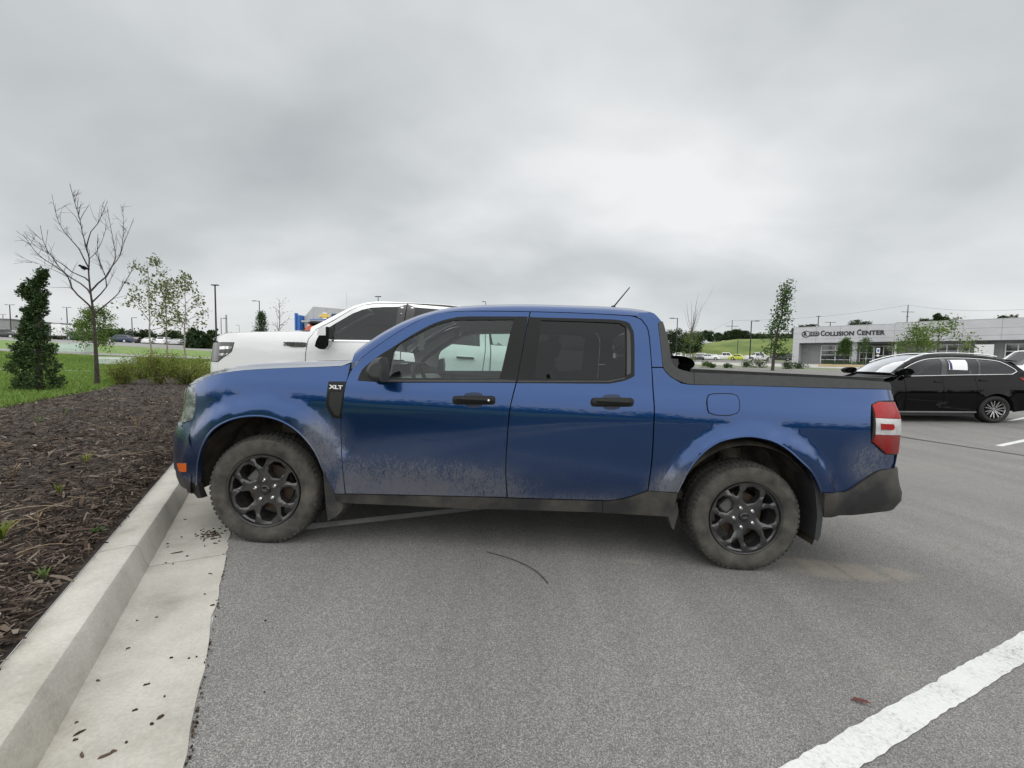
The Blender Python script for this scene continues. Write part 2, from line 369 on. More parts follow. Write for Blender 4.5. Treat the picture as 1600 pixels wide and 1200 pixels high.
# ---------------------------------------------------------------- shared vehicle materials
def paint(name, c, dirt=False, flake=.25, rough=.38, spec=.25, coat=1., dcol=(.26, .243, .20)):
    m, t, b = new_mat(name)
    b.inputs['Metallic'].default_value = flake; b.inputs['Roughness'].default_value = rough; b.inputs['Coat Weight'].default_value = coat; b.inputs['Coat Roughness'].default_value = .025; b.inputs['Coat IOR'].default_value = 1.5
    b.inputs['Base Color'].default_value = (*c, 1); b.inputs['Specular IOR Level'].default_value = spec
    tcn = N(t, 'ShaderNodeTexCoord'); wv = N(t, 'ShaderNodeTexNoise', Scale=1.3, Detail=1.); L(t, tcn.outputs['Object'], wv.inputs['Vector'])
    bp = N(t, 'ShaderNodeBump', Strength=.10, Distance=.04); L(t, wv.outputs[0], bp.inputs['Height']); L(t, bp.outputs[0], b.inputs['Normal']); L(t, bp.outputs[0], b.inputs['Coat Normal'])
    if dirt:
        sp = N(t, 'ShaderNodeSeparateXYZ'); L(t, tcn.outputs['Object'], sp.inputs[0]); u, w = sp.outputs[0], sp.outputs[2]
        mp = N(t, 'ShaderNodeMapping'); mp.inputs['Scale'].default_value = (52, 16, 17); L(t, tcn.outputs['Object'], mp.inputs[0])
        ns = N(t, 'ShaderNodeTexNoise', Scale=1., Detail=8., Roughness=.8, Distortion=1.1); L(t, mp.outputs[0], ns.inputs['Vector'])
        mp2 = N(t, 'ShaderNodeMapping'); mp2.inputs['Scale'].default_value = (2.2, 2, 3.2); L(t, tcn.outputs['Object'], mp2.inputs[0])
        nb = N(t, 'ShaderNodeTexNoise', Scale=1., Detail=4., Roughness=.6); L(t, mp2.outputs[0], nb.inputs['Vector'])
        # spray fields: low sill band, fan behind the front wheel, fan ahead of and behind the rear wheel, patch under the tail lamp
        low = MATH(t, 'MULTIPLY', SSTEP(t, w, .62, .26), 1.0)
        fan = MATH(t, 'MULTIPLY', SSTEP(t, w, .86, .40), MATH(t, 'MULTIPLY', SSTEP(t, u, .32, .50), SSTEP(t, u, 2.6, 1.0)))
        def blob(cu, cw, ru, rw):
            du = MATH(t, 'DIVIDE', MATH(t, 'SUBTRACT', u, cu), ru); dw = MATH(t, 'DIVIDE', MATH(t, 'SUBTRACT', w, cw), rw)
            return SSTEP(t, MATH(t, 'ADD', MATH(t, 'MULTIPLY', du, du), MATH(t, 'MULTIPLY', dw, dw)), 1., 0.)
        fl = MATH(t, 'MULTIPLY', blob(.35, .60, .30, .34), .8); b2 = MATH(t, 'MULTIPLY', blob(2.62, .46, .34, .28), .95); b3 = MATH(t, 'MULTIPLY', blob(3.80, .75, .26, .22), .75); b4 = MATH(t, 'MULTIPLY', blob(-.45, .72, .16, .3), .55)
        s_ = low
        for q in (fan, fl, b2, b3, b4): s_ = MATH(t, 'MAXIMUM', s_, q)
        mp3 = N(t, 'ShaderNodeMapping'); mp3.inputs['Scale'].default_value = (115, 60, 62); L(t, tcn.outputs['Object'], mp3.inputs[0])
        n3 = N(t, 'ShaderNodeTexNoise', Scale=1., Detail=4., Roughness=.65, Distortion=.8); L(t, mp3.outputs[0], n3.inputs['Vector'])
        dens = MATH(t, 'ADD', MATH(t, 'MULTIPLY', ns.outputs[0], .34), MATH(t, 'ADD', MATH(t, 'MULTIPLY', nb.outputs[0], .26), MATH(t, 'MULTIPLY', n3.outputs[0], .40)))
        k = MATH(t, 'SUBTRACT', MATH(t, 'ADD', dens, MATH(t, 'MULTIPLY', s_, .30)), .62)
        spk = MATH(t, 'MULTIPLY', SSTEP(t, k, .0, .16), MATH(t, 'MULTIPLY', SSTEP(t, s_, .0, .8), .55))
        fac = MATH(t, 'MAXIMUM', spk, MATH(t, 'MULTIPLY', MATH(t, 'MULTIPLY', s_, nb.outputs[0]), .62))
        dust = MATH(t, 'MULTIPLY', SSTEP(t, w, 1.05, .30), .07); L(t, MATH(t, 'ADD', .02, MATH(t, 'MULTIPLY', SSTEP(t, w, .98, .60), .16)), b.inputs['Coat Roughness']); fac = MATH(t, 'MAXIMUM', fac, dust)
        L(t, MIX(t, fac, c, dcol), b.inputs['Base Color'])
        L(t, MATH(t, 'SUBTRACT', 1., MATH(t, 'MULTIPLY', fac, 1.15), clamp=True), b.inputs['Coat Weight'])
        L(t, MATH(t, 'ADD', rough, MATH(t, 'MULTIPLY', fac, .5)), b.inputs['Roughness']); L(t, MATH(t, 'MULTIPLY', MATH(t, 'SUBTRACT', 1., fac), flake), b.inputs['Metallic'])
    return m
M_BLUE = paint('blue metallic paint', (.0072, .046, .162), dirt=True, flake=.86, rough=.24)
M_WHITE = paint('white paint', (.80, .81, .82), flake=0., rough=.5)
M_BLACKP = paint('black paint', (.003, .003, .0035), flake=0., rough=.3, spec=.0, coat=.45)
M_PLAS = mat('charcoal plastic', (.030, .031, .033), rough=.55, c2=(.040, .041, .043), scale=30, bump=.15, bscale=400)
M_PLASD = mat('dusty charcoal plastic', (.018, .018, .019), rough=.7, c2=(.085, .079, .065), scale=3.5, detail=8, lo=.42, hi=.72, bump=.1, bscale=300)
M_RUBB = mat('black rubber', (.012, .012, .012), rough=.65)
M_TRIM = mat('satin black trim', (.010, .0105, .011), rough=.42, spec=.22)
M_GLB = mat('gloss black trim', (.008, .008, .009), rough=.08, coat=.5)
M_DARK = mat('shut line black', (.004, .004, .005), rough=.9)
M_WELL = mat('wheel well liner', (.020, .018, .015), rough=.95, c2=(.12, .10, .072), scale=6, lo=.38, hi=.70)
M_TYRE = mat('dusty tyre rubber', (.026, .025, .024), rough=.92, c2=(.105, .098, .082), scale=8, detail=9, lo=.32, hi=.66, bump=.25, bscale=90)
M_TREAD = mat('tyre tread', (.022, .022, .021), rough=.9, c2=(.085, .08, .066), scale=9, lo=.35, hi=.8)
M_RIM = mat('dark grey alloy', (.085, .085, .09), rough=.28, metal=.8, c2=(.11, .108, .105), scale=8)
M_RIMS = mat('machined alloy', (.55, .55, .56), rough=.22, metal=1.)
M_CHROME = mat('chrome', (.78, .79, .80), rough=.08, metal=1.)
M_GLF = glass_mat('clear green glass', (.66, .78, .73)); M_GLP = glass_mat('privacy glass', (.11, .115, .12), .7); M_GLW = glass_mat('windscreen glass', (.72, .82, .78))
M_GLD = glass_mat('dark tint glass', (.045, .05, .053))
M_LENS = glass_mat('lamp lens', (.95, .96, .97), .8)
M_CLOTH = mat('grey seat cloth', (.09, .095, .10), rough=.9, bump=.2, bscale=200); M_INT = mat('grey interior trim', (.22, .225, .225), rough=.75); M_HEAD = mat('pale headliner', (.50, .51, .50), rough=.9)
M_RED = mat('red lamp lens', (.26, .004, .006), rough=.25, coat=.15, spec=.3, c2=(.36, .006, .008), scale=14); M_REDD = mat('dusty red lamp lens', (.24, .006, .008), rough=.4, spec=.25, c2=(.17, .05, .04), scale=12, detail=7, lo=.42, hi=.75)
M_CLEAR = mat('white lamp lens', (.42, .42, .43), rough=.2, coat=.4, c2=(.58, .58, .58), scale=20); M_AMB = mat('amber lens', (.70, .14, .02), rough=.2, coat=.6)
M_WTXT = mat('white badge letters', (.85, .86, .86), rough=.35); M_PAPER = mat('white paper', (.82, .83, .84), rough=.7)
M_STEEL = mat('rusty brake disc', (.055, .048, .042), rough=.6, metal=.4, c2=(.12, .075, .045), scale=14)

def txt(s, name, body, size, m, parent, mw, extrude=.002, bold=0., sx=1., spacing=1.):
    cu = bpy.data.curves.new(name, 'FONT'); cu.body = body; cu.size = size; cu.extrude = extrude; cu.align_x = 'CENTER'; cu.align_y = 'CENTER'; cu.offset = bold; cu.space_character = spacing; cu.resolution_u = 3
    o = bpy.data.objects.new(name, cu); col.objects.link(o)
    dg = bpy.context.evaluated_depsgraph_get(); dg.update(); me = bpy.data.meshes.new_from_object(o.evaluated_get(dg)); bpy.data.objects.remove(o); me.name = name
    me.materials.clear(); me.materials.append(m); ob = bpy.data.objects.new(name, me); col.objects.link(ob)
    if parent is not None: ob.parent = parent
    ob.matrix_local = mw @ Matrix.Diagonal((sx, 1, 1, 1)); return ob

# ---------------------------------------------------------------- wheels
def tyre_mesh(mb, r, rr, w):
    pr = [(rr+.004, w*.06), (rr+.010, w*.015), (rr+.024, w*.0), (rr+(r-rr)*.35, -.010), (rr+(r-rr)*.55, -.013), (rr+(r-rr)*.75, -.008), (r-.020, .004), (r-.009, .016), (r-.004, .030), (r-.003, w-.028), (r-.016, w-.01), (rr+(r-rr)*.5, w+.01), (rr+.01, w), (rr-.02, w*.8), (rr-.02, w*.2)]
    mb.lathe(pr, 72, closed=True); return mb
def tread_mesh(r, w, n=62):
    mb = MB()
    for k in range(n):
        t = 2*math.pi*k/n
        for j, (y0, y1, sh) in enumerate(((.003, .052, 0), (.058, .100, .5), (w-.100, w-.058, .2), (w-.052, w-.003, .7))):
            tt = t+2*math.pi/n*sh; dt = 2*math.pi/n*.34; vs = []
            for (rad, kk) in ((r-.012, 1.0), (r, .90)):
                for yy, sk in ((y0, 0), (y1, .25)):
                    rl = rad-(.011 if (yy < .02 or yy > w-.02) else 0)
                    for s_ in (-1, 1):
                        a = tt+dt*s_*kk+dt*sk; vs.append((rl*math.cos(a), yy, rl*math.sin(a)))
            mb.add(vs, [(4, 5, 7, 6), (0, 4, 6, 2), (1, 3, 7, 5), (0, 1, 5, 4), (2, 6, 7, 3)])
    return mb
def spoke_rim(rr, ang0, depth=.03):
    """five forked spokes: hexagonal openings between the spokes, a small opening in each fork"""
    out = [(rr*.955*math.cos(t), rr*.955*math.sin(t)) for t in np.linspace(0, 2*math.pi, 90)[:-1]]; holes = []
    for k in range(5):
        a = ang0+2*math.pi*k/5; ca, sa = math.cos(a), math.sin(a)
        hx = [(.37, 0), (.455, .168), (.66, .245), (.84, .180), (.90, 0), (.84, -.180), (.66, -.245), (.455, -.168)]
        holes.append([(rr*(x*ca-y*sa), rr*(x*sa+y*ca)) for x, y in hx])
        b = a+math.pi/5; cb, sb = math.cos(b), math.sin(b)
        tri = [(.63, 0), (.78, .135), (.895, .165), (.925, 0), (.895, -.165), (.78, -.135)]
        holes.append([(rr*(x*cb-y*sb), rr*(x*sb+y*cb)) for x, y in tri])
    V, Fc = cdt(out, holes, rr*.07)
    r = np.hypot(V[:, 0], V[:, 1])/rr; th = np.arctan2(V[:, 1], V[:, 0])
    dish = np.interp(r, [0, .22, .30, .55, .80, .96], [.030, .030, .033, .020, .012, .018])
    ridge = .006*np.clip(1-np.minimum(*[np.minimum(dist_poly(V, q), 1)*0+1 for q in holes[:2]]), 0, 1)
    dm = np.full(len(V), 9.)
    for q in holes: dm = np.minimum(dm, dist_poly(V, q))
    dish = dish+.008*(1-np.clip(dm/(rr*.05), 0, 1)**.7)                 # rounded spoke shoulders
    X = np.stack([V[:, 0], dish, V[:, 1]], 1); f = [tuple(t) for t in Fc]; n = len(X); idx = {}; ex = []
    for a, b in boundary(Fc):
        for q in (a, b):
            if q not in idx: idx[q] = n+len(ex); ex.append((X[q][0]*.97, X[q][1]+.045, X[q][2]*.97))
        f.append((b, a, idx[a], idx[b]))
    mb = MB(); mb.add(np.vstack([X, ex]), f)
    mb.lathe([(rr*.955, .016), (rr*.97, .002), (rr*1.0, 0), (rr*1.01, .006), (rr*.98, .012), (rr*.955, .03), (rr*.93, .10), (rr*.92, .19)], 72)
    return mb
def make_wheel(root, uc, wc, r, rr, width, v0, W, ang, rimmaker=spoke_rim, far=False, rim_m=None, tyre_m=None, detail=True):
    def place(mb):
        mb.v = [(uc+x, (W-v0-y) if far else (v0+y), wc+z) for x, y, z in mb.v]
        if far: mb.f = [f[::-1] for f in mb.f]
        return mb
    def place_t(mb):
        mb = place(mb); mb.v = [(x, y+(.010*max(0, 1-abs(x-uc)/.12) if (z < .02) else 0)*0, max(z, .0)) for x, y, z in mb.v]; return mb
    wh = place(rimmaker(rr, ang)).build('wheel', rim_m or M_RIM, root, True, 35)
    place_t(tyre_mesh(MB(), r-.002, rr, width)).build('tyre', tyre_m or M_TYRE, wh, True, 50)
    if detail:
        tag(place_t(tread_mesh(r, width)).build('tread', M_TREAD, wh), kind='stuff')
        place(MB().lathe([(0.01, .095), (rr*.64, .095), (rr*.64, .115), (0.01, .105)], 40)).build('brake_disc', M_STEEL, wh, True)
        place(MB().box((rr*.48*math.cos(2.4), .075, rr*.48*math.sin(2.4)), (.07, .05, .14), ry=-2.4, bev=.012)).build('brake_caliper', mat('brake caliper grey', (.10, .10, .10), rough=.6), wh)
        place(MB().lathe([(.001, .018), (.026, .019), (.031, .023), (.031, .05)], 24)).build('hub_cap', M_GLB, wh, True)
        place(MB().lathe([(.001, .0165), (.6, .0165)], 3)) if False else None
        em = MB(); em.add([(.016*math.cos(t), .0165, .0075*math.sin(t)) for t in np.linspace(0, 2*math.pi, 17)[:-1]], [tuple(range(15, -1, -1))]); place(em).build('hub_emblem', mat('hub emblem grey', (.12, .125, .13), rough=.3, metal=.6), wh)
        for k in range(5):
            a = ang+math.pi/5+2*math.pi*k/5; c = (rr*.285*math.cos(a), 0, rr*.285*math.sin(a))
            place(MB().lathe([(.001, .017), (.008, .0175), (.0115, .022), (.012, .05)], 10, c=c)).build('lug_nut', M_CHROME, wh, True)
            place(MB().lathe([(.0165, .0315), (.0165, .05), (.02, .05)], 14, c=c)).build('lug_recess', M_DARK, wh, True) if False else None
    return wh

# ---------------------------------------------------------------- cab roof loft: side rails, windscreen, roof skin, rear glass
def cab_loft(S, prof, top_rows, header_u, rear_u, m, glass_w, glass_r, railw=.085, crown=.05, root=None):
    """prof: (u, v_edge, w_edge, w_top) stations from cowl to rear header; edge = door ditch, top = rail crest"""
    W = S.W; us = np.array([p[0] for p in prof])
    def row(p, cols):
        u, ve, we, wt = p; out = []
        for c in cols:
            if c <= 0: out.append((u, ve, we)); continue
            v = ve+c; x = c/railw
            if x <= 1: w = we+(wt-we)*math.sin(min(1, x)*math.pi/2)**.8
            else: w = wt
            out.append((u, v, w))
        return out
    cols = [0, .012, .028, .05, railw]
    D = []
    for i in range(len(prof)-1):
        k = 6
        for j in range(k):
            t = j/k; D.append(tuple(prof[i][q]+(prof[i+1][q]-prof[i][q])*t for q in range(4)))
    D.append(prof[-1]); D = np.array(D)
    # smooth the stations
    for _ in range(3): D[1:-1] = .25*D[:-2]+.5*D[1:-1]+.25*D[2:]
    rail = MB().grid([row(p, cols) for p in D]); rail.f = [f[::-1] for f in rail.f]
    a = rail.build('roof_rail', m, root, True, 50); b = S.mir(rail).build('roof_rail', m, root, True, 50)
    tr_ = MB(); tr_.v = [(x+.012, y+.02, z-.022) for x, y, z in rail.v]; tr_.f = list(rail.f); tr_.build('pillar_trim', M_HEAD, root, True, 50); S.mir(tr_).build('pillar_trim', M_HEAD, root, True, 50)
    def mid(rows, bow, name, mm, du=0., inner=0.):
        G = []
        for (u, ve, we, wt) in rows:
            v0 = ve+railw; v1 = W-ve-railw; r = []
            for t in np.linspace(0, 1, 15):
                k = 1-abs(2*t-1)**2.4; r.append((u-du*k, v0+(v1-v0)*t, wt+bow*k))
            G.append(r)
        g = MB().grid(G); g.f = [f[::-1] for f in g.f]; return g.build(name, mm, root, True, 60)
    ws = [r for r in D if r[0] <= header_u+1e-6]; rf = [r for r in D if header_u-.03 <= r[0]]
    mid(ws, .012, 'windscreen', glass_w, du=.10); mid(rf, crown, 'roof', m)
    hl = [(u, ve+.0, we-.02, wt-.035) for u, ve, we, wt in rf]; mid(hl, crown-.01, 'headliner', M_HEAD)
    return D
# ================================================================ blue pickup
YT = 2.545
fc = at(412, 850, YT); rc = at(1165, 893, YT)
slope = math.atan2(fc[2]-rc[2], rc[0]-fc[0])
WBT = float(np.linalg.norm(rc-fc))
TS = Shell(fc, 0., slope, 1.84, -.94, -.22, 2.6, 4.165, 3.72, 4.2,
    ([0, .15, .24, .30, .40, .50, .56, .75, .92, 1.00, 1.06, 1.11, 1.16, 1.40, 1.58, 1.64, 1.70, 2.2], [.09, .085, .075, .06, .046, .022, .012, .0, .0, .007, .022, .046, .064, .128, .186, .215, .27, .9]),
    rf=([0, .2, .3, .38, .6, .66, .70, .75, .85, .95, 1.0, 1.08, 1.2], [.06, .0, -.045, -.045, .0, .012, .04, .065, .09, .10, .145, .20, .26]), rr=([0, .28, .36, .43, .52, .59, .62, .9, 1.1], [.12, .06, .01, -.035, -.04, -.01, .02, .02, .0]),
    wheels=(), flare=.02)
w1 = TS.pl(412, 767, .02); w2 = TS.pl(1165, 810, .02)
TS.wheels = (w1, w2); TS.fl = .034; TS.fr = (.556, .594)
truck = empty('pickup_truck', mw=TS.M); TS.root = truck
tag(truck, 'muddy blue metallic crew cab pickup truck parked across the line in the foreground', 'truck')
ARCHF = [(307, 758, 1), (308, 732), (310, 716), (316, 696), (330, 674), (350, 660), (374, 652), (402, 649.6), (426, 653), (450, 663), (470, 678), (486, 696), (496, 712), (508, 740), (522, 772, 1)]
ARCHR = [(1058, 769, 1), (1064, 757), (1075.6, 735), (1094.6, 711), (1118, 693), (1142, 685), (1173, 682), (1206, 688.7), (1230, 701.8), (1254, 723), (1268, 737), (1277.5, 754), (1283, 769.5, 1)]
# front wing
HOODLINE = [(303, 604), (311, 597), (322, 590), (340, 584), (365, 580), (400, 577), (456, 574.5), (500, 573), (534, 571.5), (548, 567)]
FEN = [(p[0], p[1]) for p in HOODLINE[:-1]]+[(548, 567.5, 1), (543, 590), (537, 614), (533, 655), (533, 695), (535, 730), (539, 771.5, 1)]+[(522, 772, 1)]+[(x[0], x[1]) for x in reversed(ARCHF[1:-1])]+[(309, 719, 1), (300, 700), (297, 676), (299, 657, 1), (304.5, 640), (305, 616)]
VENT = [(513.4, 596, 1), (541, 596, 1), (537, 620), (532.5, 654, 1), (520, 653, 1), (510, 635), (511, 614)]
TS.panel('front_wing', FEN, M_BLUE, gap=.0015, lip=.03, h=.045)
v1, v2 = TS.panel('wing_vent', VENT, M_TRIM, off=-.002, lip=.012, h=.03, bulge=.004)
TS.panel('vent_recess', [(517, 613, 1), (537, 613, 1), (533, 640), (530, 650, 1), (524, 648, 1), (515, 632)], M_RUBB, off=-.0075, lip=.003, h=.03, parent=v1, mparent=v2)
ua, wa = TS.tr(526, 605); p_ = TS.F(ua, wa, -.009)
for far in (0, 1):
    mwt = Matrix.Translation((p_[0], TS.W-p_[1] if far else p_[1], p_[2])) @ (Matrix.Rotation(math.pi, 4, 'Z') if far else Matrix.Identity(4)) @ Matrix.Rotation(R(90), 4, 'X')
    txt(TS, 'badge_letters', 'XLT', .033, M_WTXT, v2 if far else v1, mwt, extrude=.0012, bold=.0011, sx=1.42, spacing=.95)
# front bumper skin and nose (arc-length panels running to the centre line)
an = TS.a0
aL = TS.tr(299, 657)[0]; wL = TS.tr(299, 657)[1]; aA, wA = TS.tr(309, 719); aB, wB = TS.tr(307, 757)
wtop = TS.tr(305, 616)[1]
wv = TS.tr(296, 752)[1]; wl = TS.tr(316, 780)[1]
BUMP = [(an, wv+.03), (an, .70), (-.62, .70), (aL-.12, wL-.035), (aL-.05, wL-.015), (aL, wL), (TS.tr(297, 676)[0], TS.tr(297, 676)[1]), (TS.tr(300, 700)[0], TS.tr(300, 700)[1]), (aA, wA), (TS.tr(308, 734)[0], TS.tr(308, 734)[1]), (aB, wB), (aB-.10, wv+.012), (-.62, wv+.02)]
TS.panel('front_bumper', BUMP, M_BLUE, px=False, h=.05, lip=.03, gap=.001)
TS.panel('lower_valance', [(an, wl+.03), (an, wv+.028), (-.62, wv+.018), (aB-.10, wv+.01), (aB, wB-.002), (aB+.01, wl+.005), (aB-.03, wl), (-.50, wl+.03)], M_PLASD, px=False, h=.06, lip=.04, off=.006)
wH = TS.tr(303, 604)[1]
TS.panel('grille', [(an, .705), (an, wH-.03), (-.86, wH-.03), (-.84, .80), (-.80, .705)], M_TRIM, px=False, h=.06, lip=.03, off=.02)
TS.panel('grille_bar', [(an, .83), (an, .89), (-.82, .89), (-.82, .83)], mat('grey grille bar', (.10, .10, .105), rough=.35), px=False, h=.06, lip=.03, off=.002)
HL = [(aL, wL), (TS.tr(304.5, 640)[0], TS.tr(304.5, 640)[1]), (TS.tr(305, 616)[0], wtop), (TS.tr(303, 604)[0]-.004, TS.tr(303, 604)[1]-.006), (-.74, wH-.012), (-.84, wH-.02), (-.83, .81), (-.79, .71), (aL-.12, wL-.03)]
h1, h2 = TS.panel('headlight', HL, mat('headlight reflector', (.30, .31, .32), rough=.25, metal=.5, c2=(.72, .73, .74), scale=13, lo=.42, hi=.58, stretch=(1, 1, 2.2)), px=False, h=.04, lip=.02, off=.006, gap=.003)
TS.panel('lamp_lens', HL, M_LENS, px=False, h=.04, lip=.0, off=-.004, gap=.004, parent=h1, mparent=h2)
TS.panel('side_marker', [(277, 724, 1), (291, 724.5, 1), (291.5, 737, 1), (280, 736, 1)], M_AMB, off=-.003, lip=.008, h=.02)
# doors
FD_TOP = [(548.5, 579, 1), (560, 564), (590, 540), (620, 520), (650, 503), (680, 490.5), (710, 486.8), (748, 486), (828, 487, 1)]
FDOOR = FD_TOP+[(825, 503), (809, 584), (806.5, 597), (800, 622), (796, 642), (793, 672), (791, 705), (790, 740), (792, 777, 1), (700, 775), (620, 773), (540, 771.5, 1), (535, 730), (533, 695), (533, 655), (537, 614), (542.5, 592)]
FWIN = [(559, 594, 1), (566, 578), (590, 558), (612, 544), (640, 526), (670, 509.5), (690, 501.5), (710, 497), (730, 495), (805, 494.6, 1), (787, 595, 1)]
RDOOR = [(829, 487, 1), (900, 489), (960, 492), (990, 494.5), (1002, 499.5), (1010, 510), (1014, 526), (1018, 572), (1020, 610), (1022, 640), (1021, 665), (1019.5, 700), (1017, 730), (1012, 766, 1), (996, 772), (976, 778), (952, 782, 1), (840, 779), (793, 777.3, 1), (790.5, 740), (791.7, 705), (793.7, 672), (796.7, 642), (800.7, 622), (807.3, 597), (809.7, 584), (825.7, 503)]
RWIN = [(842, 496.5, 1), (940, 499), (970, 501), (983, 506), (989, 517), (990.5, 540), (990.5, 587, 1), (976, 593.5), (951, 598, 1), (826, 597, 1)]
def grow(poly, g): return inset_poly(poly, -g)
fd, fd2 = TS.panel('front_door', FDOOR, M_BLUE, holes=[FWIN], gap=.0022, lip=.03, h=.045)
rd, rd2 = TS.panel('rear_door', RDOOR, M_BLUE, holes=[RWIN], gap=.0022, lip=.03, h=.045)
# window surrounds and glass
FGL = [(604, 591, 1), (609, 578), (614, 550), (620, 541), (630, 534), (660, 518), (680, 508.5), (700, 502.3), (720, 500), (802, 499.3, 1), (781, 591, 1)]
FFR = [(559, 594.5, 1), (566, 577.5), (590, 557.5), (612, 543.5), (640, 525.5), (670, 509), (690, 501), (710, 496.5), (730, 494.5), (824.5, 494.6, 1), (823, 510), (808.3, 584), (805.7, 598.2, 1), (700, 597.7), (600, 597.5, 1)]
RFR = [(826.5, 495, 1), (842, 496), (940, 498.5), (970, 500.5), (984, 505.5), (989.5, 517), (991.3, 540), (991.3, 587.5, 1), (976.5, 594.5), (951, 599.3, 1), (808, 598.4, 1), (810, 584), (825, 510)]
RGL = [(846, 500.5, 1), (930, 503), (968, 505, 1), (977, 511), (978.5, 540), (978, 587, 1), (950, 592.5, 1), (835, 591.5, 1)]
q1, q2 = TS.panel('window_surround', FFR, M_TRIM, holes=[FGL], off=-.002, lip=.02, h=.05, parent=fd, mparent=fd2)
TS.panel('window_glass', FGL, M_GLF, off=.006, lip=0, h=.06, parent=fd, mparent=fd2)
TS.panel('window_surround', RFR, M_TRIM, holes=[RGL], off=-.002, lip=.02, h=.05, parent=rd, mparent=rd2)
TS.panel('window_glass', RGL, M_GLP, off=.006, lip=0, h=.06, parent=rd, mparent=rd2)
TS.panel('quarter_glass', [(979.5, 511, 1), (984, 520), (985.5, 545), (985.5, 583, 1), (979.5, 586, 1)], M_GLB, off=-.0028, lip=.004, h=.03, parent=rd, mparent=rd2)
# belt weatherstrips in charcoal plastic
TS.panel('belt_strip', [(600, 593.3, 1), (783, 593.0, 1), (806, 594.4, 1), (806, 596.8, 1), (600, 596.2, 1)], M_PLAS, off=-.0045, lip=.004, h=.05, parent=fd, mparent=fd2)
TS.panel('belt_strip', [(809.5, 594.6, 1), (950, 594.6, 1), (976, 589.5, 1), (977, 591.8, 1), (951, 597, 1), (809.3, 597, 1)], M_PLAS, off=-.0045, lip=.004, h=.05, parent=rd, mparent=rd2)
TS.panel('window_trim', FFR, M_HEAD, holes=[FGL], off=.045, lip=0, h=.08, parent=fd, mparent=fd2)
TS.panel('window_trim', RFR, M_INT, holes=[RGL], off=.045, lip=0, h=.08, parent=rd, mparent=rd2)
# door inner cards
def card(poly, nm, par): TS.panel(nm, poly, M_INT, off=.075, lip=.0, h=.15, gap=.0, parent=par[0], mparent=par[1])
card([(550, 592, 1), (806, 592, 1), (793, 672), (792, 770, 1), (545, 765, 1), (536, 700)], 'door_card', (fd, fd2))
card([(809, 592, 1), (990, 592, 1), (1018, 640), (1010, 765, 1), (795, 772, 1), (795, 672)], 'door_card', (rd, rd2))
def pxbox(x0, y0, x1, y1, off, m, name, par, bulge=.0, lip=.01, rnd=3):
    P = [(x0+rnd, y0), (x1-rnd, y0), (x1, y0+rnd), (x1, y1-rnd), (x1-rnd, y1), (x0+rnd, y1), (x0, y1-rnd), (x0, y0+rnd)]
    return TS.panel(name, P, m, off=off, lip=lip, h=.02, bulge=bulge, parent=par[0], mparent=par[1])
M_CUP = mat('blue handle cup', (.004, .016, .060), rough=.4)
for (x, y, par) in ((740.5, 625, (fd, fd2)), (956.5, 628, (rd, rd2))):
    cup = [(x-16.5, y-6, 1), (x-13, y-10.5), (x-4, y-12), (x+6, y-12), (x+12, y-10.5), (x+14.5, y-6, 1), (x+14.5, y+6, 1), (x+11, y+10.5), (x+3, y+12.3), (x-7, y+12.3), (x-13, y+10), (x-16, y+6, 1)]
    TS.panel('handle_cup', cup, M_CUP, off=-.0008, lip=.0, h=.02, parent=par[0], mparent=par[1])
    bz1, bz2 = pxbox(x-33.5, y-6.5, x+33.5, y+7.3, -.0025, M_RUBB, 'handle_bezel', par, lip=.006)
    hd = pxbox(x-32.5, y-5.5, x+32.5, y+4.2, -.024, M_TRIM, 'door_handle', par, bulge=.012, lip=.018)
    if x < 800:
        TS.panel('lock_barrel', [(x+23.5+1.7*math.cos(t), y-.6+1.7*math.sin(t)) for t in np.linspace(0, 6.28, 9)[:-1]], M_RIMS, off=-.0385, lip=.004, h=.01, parent=hd[0], mirror=False)
# bedside with cab corner
BED = [(1018.8, 574.6, 1), (1035.8, 574.6, 1), (1040, 581), (1048, 589), (1060, 596), (1076, 600.6), (1150, 602.2), (1220, 604.2), (1300, 606.5), (1394.5, 608.5, 1), (1397, 618), (1398.5, 626, 1), (1372, 627), (1361.5, 632, 1), (1360.5, 660), (1361, 691, 1), (1383, 709.5), (1397.5, 708.5, 1), (1396, 722), (1391.5, 733, 1), (1372.5, 735), (1351, 747), (1330, 763.5), (1318, 768.5), (1286, 770, 1)]+[(x[0], x[1]) for x in reversed(ARCHR[1:-1])]+[(1058, 769.5, 1), (1013, 767, 1), (1018, 730), (1020.5, 700), (1022, 665), (1023, 640), (1021, 610)]
TS.panel('bedside', BED, M_BLUE, gap=.0015, lip=.03, h=.045)
CORN = [(1002.6, 498.8, 1), (995, 495.0, 1), (998, 489, 1), (1008, 488), (1016, 487.5), (1022, 489.5), (1027, 494), (1033, 501, 1), (1028.5, 505), (1030, 520), (1033, 545), (1035.8, 573.4, 1), (1018.8, 573.4, 1), (1015, 526), (1011, 510)]
TS.panel('cab_corner', CORN, M_BLUE, gap=.001, lip=.03, h=.04)
SAIL = [(1028.5, 505), (1032, 501.5), (1035.5, 502.5), (1040, 518), (1046, 544), (1049.7, 565), (1060, 576), (1084, 582.3, 1), (1084, 600.6, 1), (1075, 600), (1060, 595), (1047, 587.5), (1039, 579), (1035.6, 572.5), (1033, 545), (1030, 520)]
TS.panel('sail_panel', SAIL, M_PLAS, off=-.004, lip=.10, h=.04, gap=.0005)
TS.panel('bed_rail_cap', [(1084.6, 582.3, 1), (1150, 584.6), (1220, 587.6), (1300, 591), (1360, 595), (1386, 597), (1391, 600), (1393.5, 608, 1), (1300, 606), (1220, 603.8), (1150, 602), (1084.6, 600.6, 1)], M_PLAS, off=-.004, lip=.13, h=.05)
